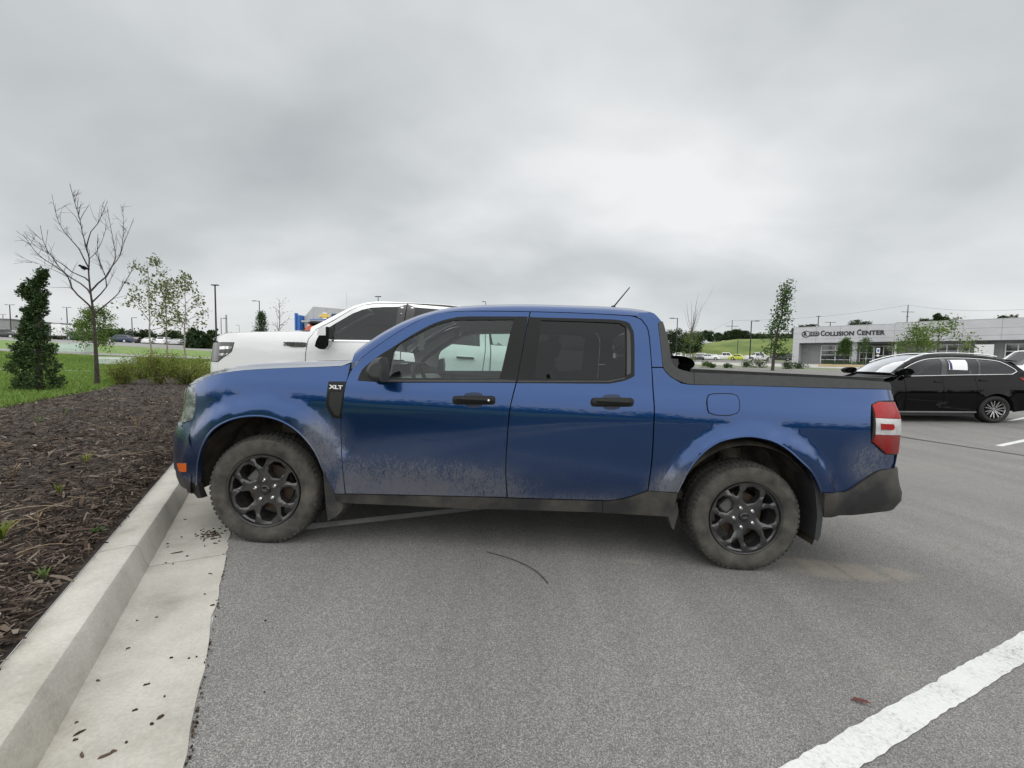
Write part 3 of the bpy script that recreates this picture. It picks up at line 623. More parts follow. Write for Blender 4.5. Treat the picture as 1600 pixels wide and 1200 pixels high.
TS.panel('fuel_door', [(1104, 622), (1107, 616), (1116, 614.3), (1143, 614.5), (1151, 617), (1155, 624), (1155.8, 640), (1152, 646), (1140, 649.5), (1118, 649), (1107, 645.5), (1104.5, 638)], M_BLUE, off=-.0042, lip=.006, gap=.0055, h=.03, mirror=False)
TS.panel('fuel_door_gap', [(1104, 622), (1107, 616), (1116, 614.3), (1143, 614.5), (1151, 617), (1155, 624), (1155.8, 640), (1152, 646), (1140, 649.5), (1118, 649), (1107, 645.5), (1104.5, 638)], M_DARK, off=-.0028, lip=.0, h=.03, mirror=False)
# tail lamps (red / clear / dusty red) wrapping the corner
LAMP = [(1361.5, 632), (1372, 627.5), (1399, 626), (1405, 631)]
def tl(a_, w_): return TS.tr(a_, w_)
aT, wT = TS.tr(1372, 627.5); aL0, wL0 = TS.tr(1362, 632); aL1, wL1 = TS.tr(1362, 690); aT2, wT2 = TS.tr(1384, 708.5); aWk = TS.tr(1394, 660)[0]
wr0 = TS.tr(1375, 653)[1]; wr1 = TS.tr(1375, 679)[1]; aE = aWk+.10
TS.panel('lamp_housing', [(aL0-.003, wL0), (aT, wT+.004), (aE, wT+.008), (aE, wT2-.012), (aT2, wT2-.008), (aL1-.003, wL1)], M_RUBB, px=False, off=-.002, lip=.03, h=.04)
l1, l2 = TS.panel('tail_lamp', [(aL0, wL0-.002), (aT, wT), (aE, wT+.002), (aE, wr0), (aL0, wr0)], M_RED, px=False, off=-.006, lip=.02, h=.025, bulge=.005)
TS.panel('tail_lamp', [(aL0+.001, wr0-.002), (aE, wr0-.002), (aE, wr1), (aL0+.001, wr1)], M_CLEAR, px=False, off=-.006, lip=.02, h=.025, bulge=.004)
TS.panel('lamp_bar', [(aL0+.028, (wr0+wr1)/2+.018), (aWk-.01, (wr0+wr1)/2+.018), (aWk, (wr0+wr1)/2), (aWk-.01, (wr0+wr1)/2-.018), (aL0+.028, (wr0+wr1)/2-.018)], M_RED, px=False, off=-.016, lip=.012, h=.025, parent=l1, mparent=l2)
TS.panel('tail_lamp', [(aL0, wr1-.002), (aE, wr1-.002), (aE, wT2-.002), (aT2, wT2), (aL1+.004, wL1)], M_REDD, px=False, off=-.006, lip=.02, h=.025, bulge=.005)
# tailgate and rear bumper
aTail = TS.tr(1397, 616)[0]; wBt = TS.tr(1340, 606)[1]; a_end = TS.a1
wg0 = TS.tr(1391, 733)[1]
TS.panel('tailgate', [(aE+.008, wT2-.02), (aE+.008, wBt), (a_end, wBt), (a_end, wg0+.005), (aE-.02, wg0+.005)], M_BLUE, px=False, h=.06, lip=.03)
TS.panel('rear_bumper', [TS.tr(1286, 770.3), TS.tr(1318, 769), TS.tr(1330, 764), TS.tr(1351, 747.7), TS.tr(1372.5, 735.6), TS.tr(1389, 733), (aE, wg0), (a_end, wg0), (a_end, TS.tr(1384, 797)[1]+.02), (aE+.1, TS.tr(1384, 797)[1]+.01), (aE, TS.tr(1384, 797)[1]), TS.tr(1372, 799), TS.tr(1330, 804), TS.tr(1286, 807.5)], M_PLASD, px=False, h=.05, off=-.012, lip=.06, bulge=.012)
# sills
SILL = [(522, 772.5, 1), (540, 772.4), (620, 774), (700, 776), (793, 778.4), (840, 780.2), (941, 783, 1), (941, 800.3, 1), (840, 797), (720, 793.5), (620, 789), (526, 785, 1)]
TS.panel('sill', SILL, M_PLASD, off=-.006, lip=.05, h=.05)
TS.panel('sill', [(941.8, 783, 1), (952.5, 783, 1), (977, 779), (997, 773), (1012.5, 767.6, 1), (1058, 770.3, 1), (1054, 790), (1050, 807, 1), (941.8, 800.6, 1)], M_PLASD, off=-.006, lip=.05, h=.05)
# flare lips: a rolled rim along each arch
def flare_lip(arch, name):
    A = TS.trace_open(arch); mb = MB(); X = TS.F(np.array([a for a, w in A]), np.array([w for a, w in A]), -.001); mb.tube([tuple(x) for x in X], .0065, 6); mb.build(name, M_BLUE, truck, True); TS.mir(mb).build(name, M_BLUE, truck, True)
Shell.trace_open = lambda s, pts: [s.tr(*p) for p in spline(pts, 7., False)]
flare_lip(ARCHF[:-1], 'arch_lip'); flare_lip(ARCHR, 'arch_lip')
# wheel wells, underbody
for (uc, wc), nm in ((w1, 'f'), (w2, 'r')):
    mb = MB(); P = []
    for t in np.linspace(-.35, math.pi+.22, 30): P.append([(uc+(.50 if y > .05 else .47)*math.cos(t), y, max(.285 if t > 1.6 else .16, wc+.005+(.49 if y > .05 else .468)*math.sin(t))) for y in (.022, .06, .20, .40)])
    mb.grid(P); n = len(mb.v)
    mb.add([P[i][3] for i in range(30)]+[(uc, .40, wc-.1)], [(i+1, i, 30) for i in range(29)])
    mb.build('wheel_well', M_WELL, truck, True, 60); TS.mir(mb).build('wheel_well', M_WELL, truck, True, 60)
    sb = MB().tube([(uc+.05, .30, wc-.02), (uc+.02, .33, wc+.42)], [.05, .055], 12).tube([(uc+.045, .30, wc+.05), (uc+.02, .33, wc+.40)], [.075, .075], 12)
    sb.build('suspension_strut', mat('muddy strut', (.03, .028, .025), rough=.9, c2=(.11, .095, .07), scale=9), truck, True); 
    MB().tube([(uc, .2, wc), (uc, 1.64, wc)], .05, 10).build('axle', M_RUBB, truck)
MB().box((1.5, .92, .335), (2.25, 1.60, .10), bev=.03).build('underbody', M_RUBB, truck)
MB().box((3.05, .92, .46), (2.0, .95, .10)).build('chassis_frame', M_RUBB, truck)
MB().box((-.2, .92, .42), (1.2, .95, .16)).build('engine_cradle', M_RUBB, truck)
# mud flaps
def flap(pts, name, v, t=.012, m=M_PLASD):
    P = [TS.pl(x, y, v) for x, y in pts]; mb = MB().prism(P, lambda u, w: (u, v, w), lambda u, w: (u+.02, v+.20, w)); mb.build(name, m, truck); TS.mir(mb).build(name, m, truck)
flap([(502, 716), (507, 725), (519, 760), (526, 783), (536, 789), (536, 795), (527, 806), (512, 814), (509, 790), (505, 740)], 'mud_flap', .012)
flap([(1268, 735), (1277.5, 754), (1283, 775), (1286, 807), (1282, 838), (1277.5, 846), (1273, 842), (1277, 806), (1274, 770)], 'mud_flap', .006, m=M_PLAS)
P = [TS.pl(x, y, .03) for x, y in [(1249, 820), (1279, 846), (1281, 800), (1276, 760), (1262, 738), (1256, 760), (1268, 800)]]
flap([(1044, 806), (1058, 784), (1060, 800), (1053, 828), (1050, 826)], 'mud_flap', .02)
# wheels
WR, RR = .355, .231
for far in (False, True):
    make_wheel(truck, w1[0], w1[1], WR, RR, .225, .012, TS.W, R(63), far=far)
    make_wheel(truck, w2[0], w2[1], WR, RR, .225, .012, TS.W, R(78), far=far)
# ---- upper body: hood, cowl, cab loft
def edge_pt(px, py): a, w = TS.tr(px, py); p = TS.F(a, w); return float(p[0]), float(p[1]), float(p[2])
HL_ = [edge_pt(*p) for p in spline([(303, 604), (311, 597), (322, 590), (340, 584), (365, 580), (400, 577), (456, 574.5), (500, 573), (534, 571.5)], 14., False)]
_aa = np.linspace(TS.a0, TS.tr(303, 604)[0], 60); _X = TS.F(_aa, np.full(60, HL_[0][2])); HV = _X[::-1, 1]; HU = _X[::-1, 0]
rows = []
for (u, v, w) in HL_:
    k = (u-HL_[0][0])/(HL_[-1][0]-HL_[0][0]); cr = .012+.030*min(1, k*3)
    r = []
    for t in np.linspace(0, 1, 25):
        m_ = 1-abs(2*t-1)**3.0; fw = (1-abs(2*t-1)**2.2)
        vv_ = v+(TS.W-2*v)*t; vh = min(vv_, TS.W-vv_)
        du_ = min(0, float(np.interp(max(vh, HV[0]), HV, HU))-HL_[0][0])*(1-k)**1.7
        r.append((u+du_, vv_, w-.05*(1-k)**2*(1-abs(2*t-1))**1.5+cr*m_+.012*math.exp(-((abs(2*t-1)-.70)/.10)**2)*min(1, k*4)))
    rows.append(r)
rows.insert(0, [(p[0]+.006*0, p[1], p[2]-.055) for p in rows[0]])
hb = MB().grid(rows); hb.f = [f[::-1] for f in hb.f]; hb.build('bonnet', M_BLUE, truck, True, 50)
ue = rows[-1]; mbc = MB().grid([[(p[0]+.004, p[1], p[2]-.012) for p in ue], [(p[0]+.22, p[1], p[2]-.02) for p in ue]]); mbc.f = [f[::-1] for f in mbc.f]; mbc.build('cowl_panel', M_PLAS, truck, True)
# rails: ditch line from pixels, crest from the photographed outline
DIT = spline([(549, 570), (560, 563), (590, 539.4), (620, 519.4), (650, 502.4), (680, 490), (710, 486.2), (748, 485.4), (828, 486.4), (900, 488.4), (960, 491.2), (990, 493.0), (1008, 494.6), (1021, 497.5)], 20., False)
SIL = spline([(549, 565.5), (560, 556.5), (580, 540), (600, 524.5), (630, 506.5), (660, 493), (680, 486.5), (700, 482), (740, 478), (820, 476.2), (900, 478), (960, 480.3), (1000, 484.3), (1016, 488), (1024, 492), (1030, 498)], 20., False)
silx = np.array([p[0] for p in SIL]); sily = np.array([p[1] for p in SIL])
sil_uw = np.array([TS.pl(x, y, .31) for x, y in SIL])
prof = []
for (x, y) in DIT:
    u, v, w = edge_pt(x, y); wt = max(w+.018, float(np.interp(u, sil_uw[:, 0], sil_uw[:, 1]))); prof.append((u, v, w, wt))
prof = sorted(prof)
hdr = TS.pl(690, 486, .3)[0]
D = cab_loft(TS, prof, None, hdr, None, M_BLUE, M_GLW, M_GLP, railw=.095, crown=.035, root=truck)
# rear header, back glass, cab back
lu, lv, lw, lt = D[-1]
xs_ = [(lv+c, lw+(lt-lw)*math.sin(min(1, c/.095)*math.pi/2)**.8) for c in (0, .012, .028, .05, .095)]
xs_ = xs_+[(lv+.095+(TS.W-2*lv-.19)*t, lt+.035*(1-abs(2*t-1)**2.4)) for t in np.linspace(0, 1, 13)[1:-1]]+[(TS.W-v, w) for v, w in reversed(xs_)]
bk = [[(lu+du, v+(.92-v)*in_, w+dz) for v, w in xs_] for du, dz, in_ in ((-.01, -.001, 0), (.022, -.006, .004), (.044, -.022, .012), (.058, -.05, .022), (.064, -.12, .03))]
g = MB().grid(bk); g.f = [f[::-1] for f in g.f]; g.build('rear_header', M_BLUE, truck, True, 60)
cb = TS.pl(1046, 560, .1)
zg = lt-.10; 
MB().add([(lu+.062, lv+.05, zg), (lu+.062, TS.W-lv-.05, zg), (lu+.16, TS.W-.16, cb[1]-.02), (lu+.16, .16, cb[1]-.02)], [(0, 1, 2, 3)]).build('back_glass', M_GLP, truck)
MB().box((lu+.13, .92, (cb[1]+.45)/2), (.05, 1.62, cb[1]-.45)).build('cab_back', M_PLAS, truck)
# bed tub
tu0, tu1 = lu+.16, 3.98; rt = TS.pl(1200, 588, .12)[1]
tub = MB(); tub.box(((tu0+tu1)/2, .92, .86), (tu1-tu0, 1.50, .04))
for v in (.135, TS.W-.135): tub.box(((tu0+tu1)/2, v, (rt+.86)/2-.01), (tu1-tu0, .05, rt-.89))
tub.box((tu1-.02, .92, (rt+.86)/2-.02), (.05, 1.5, rt-.90)); tub.build('bed_liner', M_PLAS, truck)
# soft cover rolled up at the head of the bed, on its side rails
M_VINYL = mat('black vinyl', (.008, .008, .009), rough=.5, bump=.3, bscale=60)
def rl(px, py, v): u, w = TS.pl(px, py, v); return (u, v, w)
for far in (0, 1):
    p0, p1 = TS.pl(1076, 578, .15), TS.pl(1376, 592.5, .15); mb = MB()
    v = .155; mb.prism([(v-.03, -.02), (v+.02, -.02), (v+.02, .004), (v+.008, .010), (v-.03, .008)], lambda a, b: (p0[0], a, p0[1]+b), lambda a, b: (p1[0], a, p1[1]+b))
    (TS.mir(mb) if far else mb).build('cover_rail', M_VINYL, truck)
ru, rw = TS.pl(1067, 568, .13); rc_ = MB(); nS = 90; pth = []
for k in range(nS+1):
    t = k/nS; an_ = t*5.3*2*math.pi; r_ = .012+.052*t; pth.append((ru-.030+r_*1.75*math.cos(an_), rw-.002+r_*.82*math.sin(an_)))
rc_.grid([[(x, v, w) for v in np.linspace(.125, TS.W-.125, 6)] for x, w in pth]); rc_.build('rolled_cover', M_VINYL, truck, True, 80)
MB().tube([(ru-.030, .132, rw), (ru-.030, TS.W-.132, rw)], .010, 10).build('cover_core', M_RUBB, truck)
# antenna
au, aw = TS.pl(955, 480, .85)
MB().prism([(au-.035, aw-.03), (au+.03, aw-.03), (au+.03, aw+.005), (au+.02, aw+.014), (au+.005, aw+.012)], lambda u, w: (u, .83, w), lambda u, w: (u, .87, w)).build('antenna_base', M_TRIM, truck)
tp = TS.pl(984, 449, .85); MB().tube([(au+.02, .85, aw+.005), (tp[0], .85, tp[1])], [.0065, .0045], 6).build('antenna', M_RUBB, truck)
# door mirror
def mirror(S, root, cx0, v0, pts, m_cap, depth, name='door_mirror', sail=None):
    P = [S.pl(x, y, v0) for x, y in pts]; c = np.mean(P, axis=0); mb = MB(); G = []
    for (k, v) in ((.55, v0), (.86, v0+.012), (1., v0+.045), (1., v0+depth*.75), (.93, v0+depth)):
        G.append([(c[0]+(u-c[0])*k, v, c[1]+(w-c[1])*k) for u, w in P+[P[0]]])
    mb.grid(G); n = len(P)+1; mb.add(G[0], [tuple(range(n-1))]); mb.add(G[-1], [tuple(range(n-2, -1, -1))])
    o = mb.build(name, m_cap, root, True, 45); o2 = S.mir(mb).build(name, m_cap, root, True, 45)
    return o, o2, G
mo, mo2, Gm = mirror(TS, truck, 0, -.21, spline([(594, 557.5, 1), (583, 560), (573, 569), (567.5, 582), (570, 590), (578, 595.5), (595.5, 598, 1), (597, 580)], 5.), M_PLAS, .15)
mg = MB(); pm = TS.pl(596, 577, -.13); mg.box((pm[0]+.006, -.13, pm[1]), (.006, .13, .12), bev=.002); mg.build('mirror_glass', M_CHROME, mo); TS.mir(mg).build('mirror_glass', M_CHROME, mo2)
ml = MB(); p0 = TS.pl(584, 593, -.03); ml.box((p0[0]+.02, .015, p0[1]+.012), (.07, .09, .035), bev=.01); ml.build('mirror_arm', M_TRIM, mo); TS.mir(ml).build('mirror_arm', M_TRIM, mo2)
# interior
MB().box((.62, .92, .93), (.36, 1.50, .30), bev=.06).box((.55, .92, 1.04), (.5, 1.46, .08), bev=.03).build('dashboard', M_INT, truck, True)
sw = MB(); cc = Vector((.86, .50, 1.02)); ring = []
for t in np.linspace(0, 2*math.pi, 25): ring.append(cc+Vector((-.07*math.sin(t), .185*math.cos(t), .17*math.sin(t))))
sw.tube(ring, .015, 8, cap=False); sw.box(tuple(cc), (.05, .16, .12), ry=-.4, bev=.02).tube([cc, cc+Vector((-.22, 0, -.10))], .03, 8); sw.build('steering_wheel', M_TRIM, truck, True)
for v in (.50, 1.34):
    s_ = MB(); s_.box((1.42, v, .66), (.52, .50, .16), bev=.06); s_.box((1.72, v, .98), (.15, .48, .60), ry=.20, bev=.06); s_.box((1.80, v, 1.36), (.11, .26, .19), ry=.15, bev=.05); s_.build('front_seat', M_CLOTH, truck, True, 50)
MB().box((2.30, .92, .66), (.45, 1.36, .16), bev=.06).box((2.55, .92, .98), (.14, 1.36, .56), ry=.2, bev=.05).build('rear_bench', M_CLOTH, truck, True, 50)
MB().box((1.45, .92, .43), (2.5, 1.55, .06)).build('cabin_floor', M_RUBB, truck)
for (sx_, sy_, ex_, ey_) in ((.53, 1.0, .70, 0),):
    pass
MB().box((1.05, .92, 1.47), (.03, .22, .06), bev=.01).build('rear_view_mirror', M_TRIM, truck)
# air freshener hanging from the mirror
fr_ = MB(); fu = TS.pl(656, 535, .72); fr_.prism([(fu[0]+.5*a, fu[1]+b) for a, b in ((-.05, -.06), (.05, -.06), (.045, -.02), (.07, .0), (.03, .03), (.04, .06), (0, .10), (-.04, .06), (-.03, .03), (-.07, 0), (-.045, -.02))], lambda u, w: (u, .78, w), lambda u, w: (u, .784, w)); fr_.build('air_freshener', mat('grey card', (.25, .25, .24), rough=.8), truck)
# dark backing behind the shut lines
bk_ = MB()
for v in (.105,): bk_.box((1.30, v+.02, .78), (1.95, .03, .60))
bk_.build('body_inner', M_DARK, truck); TS.mir(bk_).build('body_inner', M_DARK, truck)
TS.panel('pillar_inner', [(812, 488, 1), (842, 489, 1), (826, 597, 1), (790, 597, 1)], M_INT, off=.06, lip=0)
# ================================================================ ground
M_ASPH, t, b = new_mat('asphalt'); tcn = N(t, 'ShaderNodeTexCoord'); ge = N(t, 'ShaderNodeNewGeometry')
P_ = ge.outputs['Position']
n_f = N(t, 'ShaderNodeTexNoise', Scale=400., Detail=3., Roughness=.75); L(t, P_, n_f.inputs['Vector'])
vo = N(t, 'ShaderNodeTexVoronoi', Scale=300.); L(t, P_, vo.inputs['Vector'])
n_m = N(t, 'ShaderNodeTexNoise', Scale=14., Detail=4., Roughness=.6); L(t, P_, n_m.inputs['Vector'])
mpp = N(t, 'ShaderNodeMapping'); mpp.inputs['Rotation'].default_value = (0, 0, R(-31)); mpp.inputs['Scale'].default_value = (1.5, .10, 1); L(t, P_, mpp.inputs[0])
n_l = N(t, 'ShaderNodeTexNoise', Scale=1.1, Detail=5., Roughness=.6); L(t, mpp.outputs[0], n_l.inputs['Vector'])
n_p = N(t, 'ShaderNodeTexNoise', Scale=.5, Detail=4.); L(t, P_, n_p.inputs['Vector'])
sepv = N(t, 'ShaderNodeSeparateColor'); L(t, vo.outputs['Color'], sepv.inputs[0])
g = MATH(t, 'ADD', MATH(t, 'MULTIPLY', n_f.outputs[0], .55), MATH(t, 'MULTIPLY', sepv.outputs[0], .45))
c = RAMP(t, g, [(.20, (.080, .079, .077)), (.42, (.160, .157, .152)), (.60, (.222, .218, .212)), (.80, (.41, .403, .393))])
big = MATH(t, 'ADD', MATH(t, 'MULTIPLY', n_l.outputs[0], .5), MATH(t, 'ADD', MATH(t, 'MULTIPLY', n_p.outputs[0], .35), MATH(t, 'MULTIPLY', n_m.outputs[0], .15)))
c = MIX(t, 1., c, RAMP(t, big, [(.34, (.76, .76, .76)), (.45, (.92, .92, .915)), (.53, (1.03, 1.03, 1.02)), (.66, (1.22, 1.20, 1.17))]), 'MULTIPLY')
# dried mud tracks left behind the rear wheel
sx = N(t, 'ShaderNodeSeparateXYZ'); L(t, P_, sx.inputs[0])
def blobm(cx_, cy_, rx_, ry_, rot):
    mp_ = N(t, 'ShaderNodeMapping'); mp_.vector_type = 'TEXTURE'; mp_.inputs['Location'].default_value = (cx_, cy_, 0); mp_.inputs['Rotation'].default_value = (0, 0, rot); mp_.inputs['Scale'].default_value = (rx_, ry_, 1); L(t, P_, mp_.inputs[0])
    s_ = N(t, 'ShaderNodeSeparateXYZ'); L(t, mp_.outputs[0], s_.inputs[0])
    return SSTEP(t, MATH(t, 'ADD', MATH(t, 'MULTIPLY', s_.outputs[0], s_.outputs[0]), MATH(t, 'MULTIPLY', s_.outputs[1], s_.outputs[1])), 1., .1)
ma = gpt(1330, 893); mb_ = gpt(990, 878); mc = gpt(1270, 880)
n_d = N(t, 'ShaderNodeTexNoise', Scale=5., Detail=6., Roughness=.65, Distortion=.6); L(t, mpp.outputs[0], n_d.inputs['Vector'])
mud = MATH(t, 'MAXIMUM', blobm(ma[0], ma[1], .55, .16, R(2)), MATH(t, 'MAXIMUM', blobm(mb_[0], mb_[1], .12, .03, R(-12)), blobm(mc[0], mc[1], .35, .08, R(-8))))
mud = MATH(t, 'MULTIPLY', MATH(t, 'MULTIPLY', mud, SSTEP(t, n_d.outputs[0], .36, .60)), .55)
c = MIX(t, mud, c, (.33, .295, .24))
n_o = N(t, 'ShaderNodeTexVoronoi', Scale=.75); L(t, P_, n_o.inputs['Vector']); n_o2 = N(t, 'ShaderNodeTexNoise', Scale=9., Detail=5.); L(t, P_, n_o2.inputs['Vector'])
oil = MATH(t, 'MULTIPLY', SSTEP(t, MATH(t, 'ADD', n_o.outputs['Distance'], MATH(t, 'MULTIPLY', n_o2.outputs[0], .10)), .14, .08), .45); c = MIX(t, oil, c, (.05, .049, .047))
L(t, c, b.inputs['Base Color']); b.inputs['Roughness'].default_value = .93; b.inputs['Specular IOR Level'].default_value = .25
bp = N(t, 'ShaderNodeBump', Strength=.55, Distance=.004); L(t, g, bp.inputs['Height']); L(t, bp.outputs[0], b.inputs['Normal'])
M_CONC, t, b = new_mat('pale concrete'); ge = N(t, 'ShaderNodeNewGeometry'); P_ = ge.outputs['Position']
na = N(t, 'ShaderNodeTexNoise', Scale=2.2, Detail=8., Roughness=.62); L(t, P_, na.inputs['Vector'])
nb_ = N(t, 'ShaderNodeTexNoise', Scale=90., Detail=3.); L(t, P_, nb_.inputs['Vector'])
c = RAMP(t, na.outputs[0], [(.30, (.29, .274, .240)), (.46, (.42, .404, .362)), (.66, (.53, .514, .465))])
nst = N(t, 'ShaderNodeTexNoise', Scale=.9, Detail=7., Roughness=.7, Distortion=.6); L(t, P_, nst.inputs['Vector']); c = MIX(t, MATH(t, 'MULTIPLY', SSTEP(t, nst.outputs[0], .52, .70), .45), c, (.30, .25, .17))
ncr = N(t, 'ShaderNodeTexVoronoi', Scale=1.1); ncr.feature = 'DISTANCE_TO_EDGE'; L(t, P_, ncr.inputs['Vector'])
c = MIX(t, 1., c, RAMP(t, nb_.outputs[0], [(.3, (.90, .90, .90)), (.7, (1.06, 1.06, 1.06))]), 'MULTIPLY')
L(t, c, b.inputs['Base Color']); b.inputs['Roughness'].default_value = .9; b.inputs['Specular IOR Level'].default_value = .25
mpb = N(t, 'ShaderNodeMapping'); mpb.inputs['Rotation'].default_value = (0, 0, R(-31)); mpb.inputs['Scale'].default_value = (8, 60, 30); L(t, P_, mpb.inputs[0])
nbr = N(t, 'ShaderNodeTexNoise', Scale=1., Detail=3.); L(t, mpb.outputs[0], nbr.inputs['Vector'])
bp = N(t, 'ShaderNodeBump', Strength=.35, Distance=.004); L(t, MATH(t, 'ADD', nbr.outputs[0], nb_.outputs[0]), bp.inputs['Height']); L(t, bp.outputs[0], b.inputs['Normal'])
M_SOIL = mat('mulch bed soil', (.016, .012, .010), rough=.95, c2=(.055, .042, .034), scale=9, detail=8, bump=.8, bscale=30)
M_LAWN = mat('lawn grass base', (.090, .165, .030), rough=.9, c2=(.175, .260, .060), scale=.6, detail=9, bump=.5, bscale=25)
M_HILL = mat('meadow grass', (.070, .115, .020), rough=.95, c2=(.165, .205, .045), scale=.12, detail=9, lo=.36, hi=.64, bump=.8, bscale=2.0, stretch=(1, 1, 3))
M_PATH = mat('distant concrete paving', (.36, .355, .33), rough=.9, c2=(.44, .43, .40), scale=.3)
M_LOT2 = mat('distant asphalt', (.20, .198, .19), rough=.92, c2=(.26, .255, .245), scale=.15, detail=6)
def QP(q, p): return q*KN+p*KD
def qpoly(L_): return [tuple(QP(q, p)) for q, p in L_]
# one triangulated terrain, split into its surfaces so that neighbours share their edges
REG = [('sidewalk', qpoly([(-60, 27.0), (-4.5, 21.5), (-4.5, 22.5), (-60, 28.4)]), M_PATH),
       ('access_road', qpoly([(-90, 66), (-22, 44), (-6, 40), (-.8, 39), (-.8, 45), (-6, 46), (-20, 50), (-90, 72)]), M_LOT2),
       ('far_lot', qpoly([(-150, 108), (-14, 70), (-.8, 62), (-.8, 120), (-40, 175), (-150, 185)]), M_LOT2),
       ('mulch_bed', qpoly([(-3.65, -30), (-.77, -30), (-.77, 25), (-3.3, 25), (-3.8, 18), (-3.5, 14), (-3.75, 10), (-3.55, 6), (-3.7, 0)]), M_SOIL),
       ('planted_island', qpoly([(49.5, -2), (52, -2), (52, 60), (49.5, 60)]), M_LAWN),
       ('building_apron', qpoly([(55, -30), (68, -30), (68, 90), (55, 90)]), M_PATH),
       ('parking_lot', qpoly([(-.222, -80), (104, -80), (104, 75), (30, 120), (-.222, 120)]), M_ASPH)]
pts = []; edges = []
for nm, poly, m in REG:
    P = resample(poly, 6.) ; bI = len(pts); pts += P; edges += [(bI+i, bI+(i+1) % len(P)) for i in range(len(P))]
rs = np.concatenate([np.linspace(1.5, 30, 16), np.geomspace(33, 700, 36)])
G = [(r_*math.cos(t_+.05*i), r_*math.sin(t_+.05*i)) for i, r_ in enumerate(rs) for t_ in np.linspace(0, 2*math.pi, 61)[:-1]]
G += [tuple(QP(q_, p_)) for q_ in (-1.2, -1.8, -2.4, -3.0) for p_ in np.arange(-29, 24.8, .8)]+[tuple(QP(q_, p_)) for q_ in (0., 1.5, 3, 6, 9, 12.5, 16.8, 22) for p_ in np.arange(-14, 44, 1.2)]
G = np.array(G); k = np.ones(len(G), bool)
for nm, poly, m in REG: k &= dist_poly(G, poly) > .2
V, E_, F_, *_ = delaunay_2d_cdt([Vector(p) for p in pts]+[Vector(p) for p in G[k]], edges, [], 0, 1e-5)
V = np.array([tuple(v) for v in V]); F_ = np.array([f for f in F_ if len(f) == 3]); cen = V[F_].mean(1)
aa = V[F_[:, 1]]-V[F_[:, 0]]; bb = V[F_[:, 2]]-V[F_[:, 0]]; cr = aa[:, 0]*bb[:, 1]-aa[:, 1]*bb[:, 0]; F_[cr < 0] = F_[cr < 0][:, ::-1]
left = np.ones(len(F_), bool); V3 = np.column_stack([V, ground(V[:, 0], V[:, 1])])
kq = cen@KN; kp = cen@KD
for nm, poly, m in REG:
    s_ = inpoly(cen, poly) & left; left &= ~s_
    if s_.any(): tag(np_obj(nm, V3, F_[s_], m, smooth=True), kind='structure')
strip = left & (kq > -.77) & (kq < -.222) & (kp > -80) & (kp < 120); left &= ~strip
hillm = left & (kq > 40); left &= ~hillm
tag(np_obj('lawn', V3, F_[left], M_LAWN, smooth=True), kind='structure'); tag(np_obj('hillside', V3, F_[hillm], M_HILL, smooth=True), kind='structure')
# kerb and gutter cast in bays of about three metres
def zrow(q, p, dz): x, y = QP(q, p); return (x, y, float(ground(x, y))+dz)
kerb = empty('kerb', (0, 0, 0)); tag(kerb, kind='structure'); gut = empty('gutter', (0, 0, 0)); tag(gut, kind='structure')
pj = float(np.dot(gpt(232, 885)[:2], KD)); bays = [pj+3.05*i for i in range(-6, 10)]
for i in range(len(bays)-1):
    p0, p1 = bays[i]+.004, bays[i+1]-.004
    ps = np.linspace(p0, p1, 9); kb = MB(); gz = lambda q, p: float(ground(*QP(q, p)))
    prof_k = [(-.790, -.25), (-.785, .195), (-.770, .212), (-.640, .219), (-.618, .213), (-.606, .195), (-.585, .115), (-.572, .085), (-.567, .02)]
    kb.grid([[(*QP(q, p), z) for q, z in prof_k] for p in ps]); n_ = len(prof_k)
    kb.f += [tuple(range(n_)), tuple(range(len(kb.v)-1, len(kb.v)-1-n_, -1))]
    kb.build('kerb_section', M_CONC, kerb, True, 40)
    gb = MB(); e_ = [RNG.normal(0, .006) for _ in range(33)]; ps = np.linspace(p0, p1, 33)
    gb.grid([[(*QP(q, p), z) for q, z in ((-.572, .0), (-.572, .0835), (-.56, .083), (-.40, .077), (-.222+e, .0732), (-.219+e, .060))] for p, e in zip(ps, e_)])
    gb.f += [tuple(range(6)), tuple(range(len(gb.v)-1, len(gb.v)-7, -1))]
    gb.build('gutter_slab', M_CONC, gut, True, 40)
# painted lines
M_LINE, t, b = new_mat('worn white line paint'); ge = N(t, 'ShaderNodeNewGeometry'); nz = N(t, 'ShaderNodeTexNoise', Scale=70., Detail=6., Roughness=.8); L(t, ge.outputs['Position'], nz.inputs['Vector'])
nz2 = N(t, 'ShaderNodeTexNoise', Scale=6., Detail=4.); L(t, ge.outputs['Position'], nz2.inputs['Vector'])
kk = MATH(t, 'ADD', MATH(t, 'MULTIPLY', nz.outputs[0], .7), MATH(t, 'MULTIPLY', nz2.outputs[0], .3))
L(t, RAMP(t, kk, [(.36, (.22, .22, .21)), (.44, (.55, .555, .54)), (.54, (.66, .67, .65))]), b.inputs['Base Color']); b.inputs['Roughness'].default_value = .8
lines = empty('painted_lines'); tag(lines, kind='structure')
def line(a, b_, w, n=40, dz=.004):
    a = np.array(a[:2]); b_ = np.array(b_[:2]); d = (b_-a)/np.linalg.norm(b_-a); nn = np.array([-d[1], d[0]]); G_ = []
    for t_ in np.linspace(0, 1, n):
        c_ = a+(b_-a)*t_; G_.append([(*(c_+nn*s_*(w/2+RNG.normal(0, .0022))), float(ground(*(c_+nn*s_*w/2)))+dz) for s_ in (1, -1)])
    m_ = MB().grid(G_); m_.build('line', M_LINE, lines)
A0, A1, B0, B1 = gpt(1220, 1200), gpt(1600, 987), gpt(1345, 1200), gpt(1600, 1037)
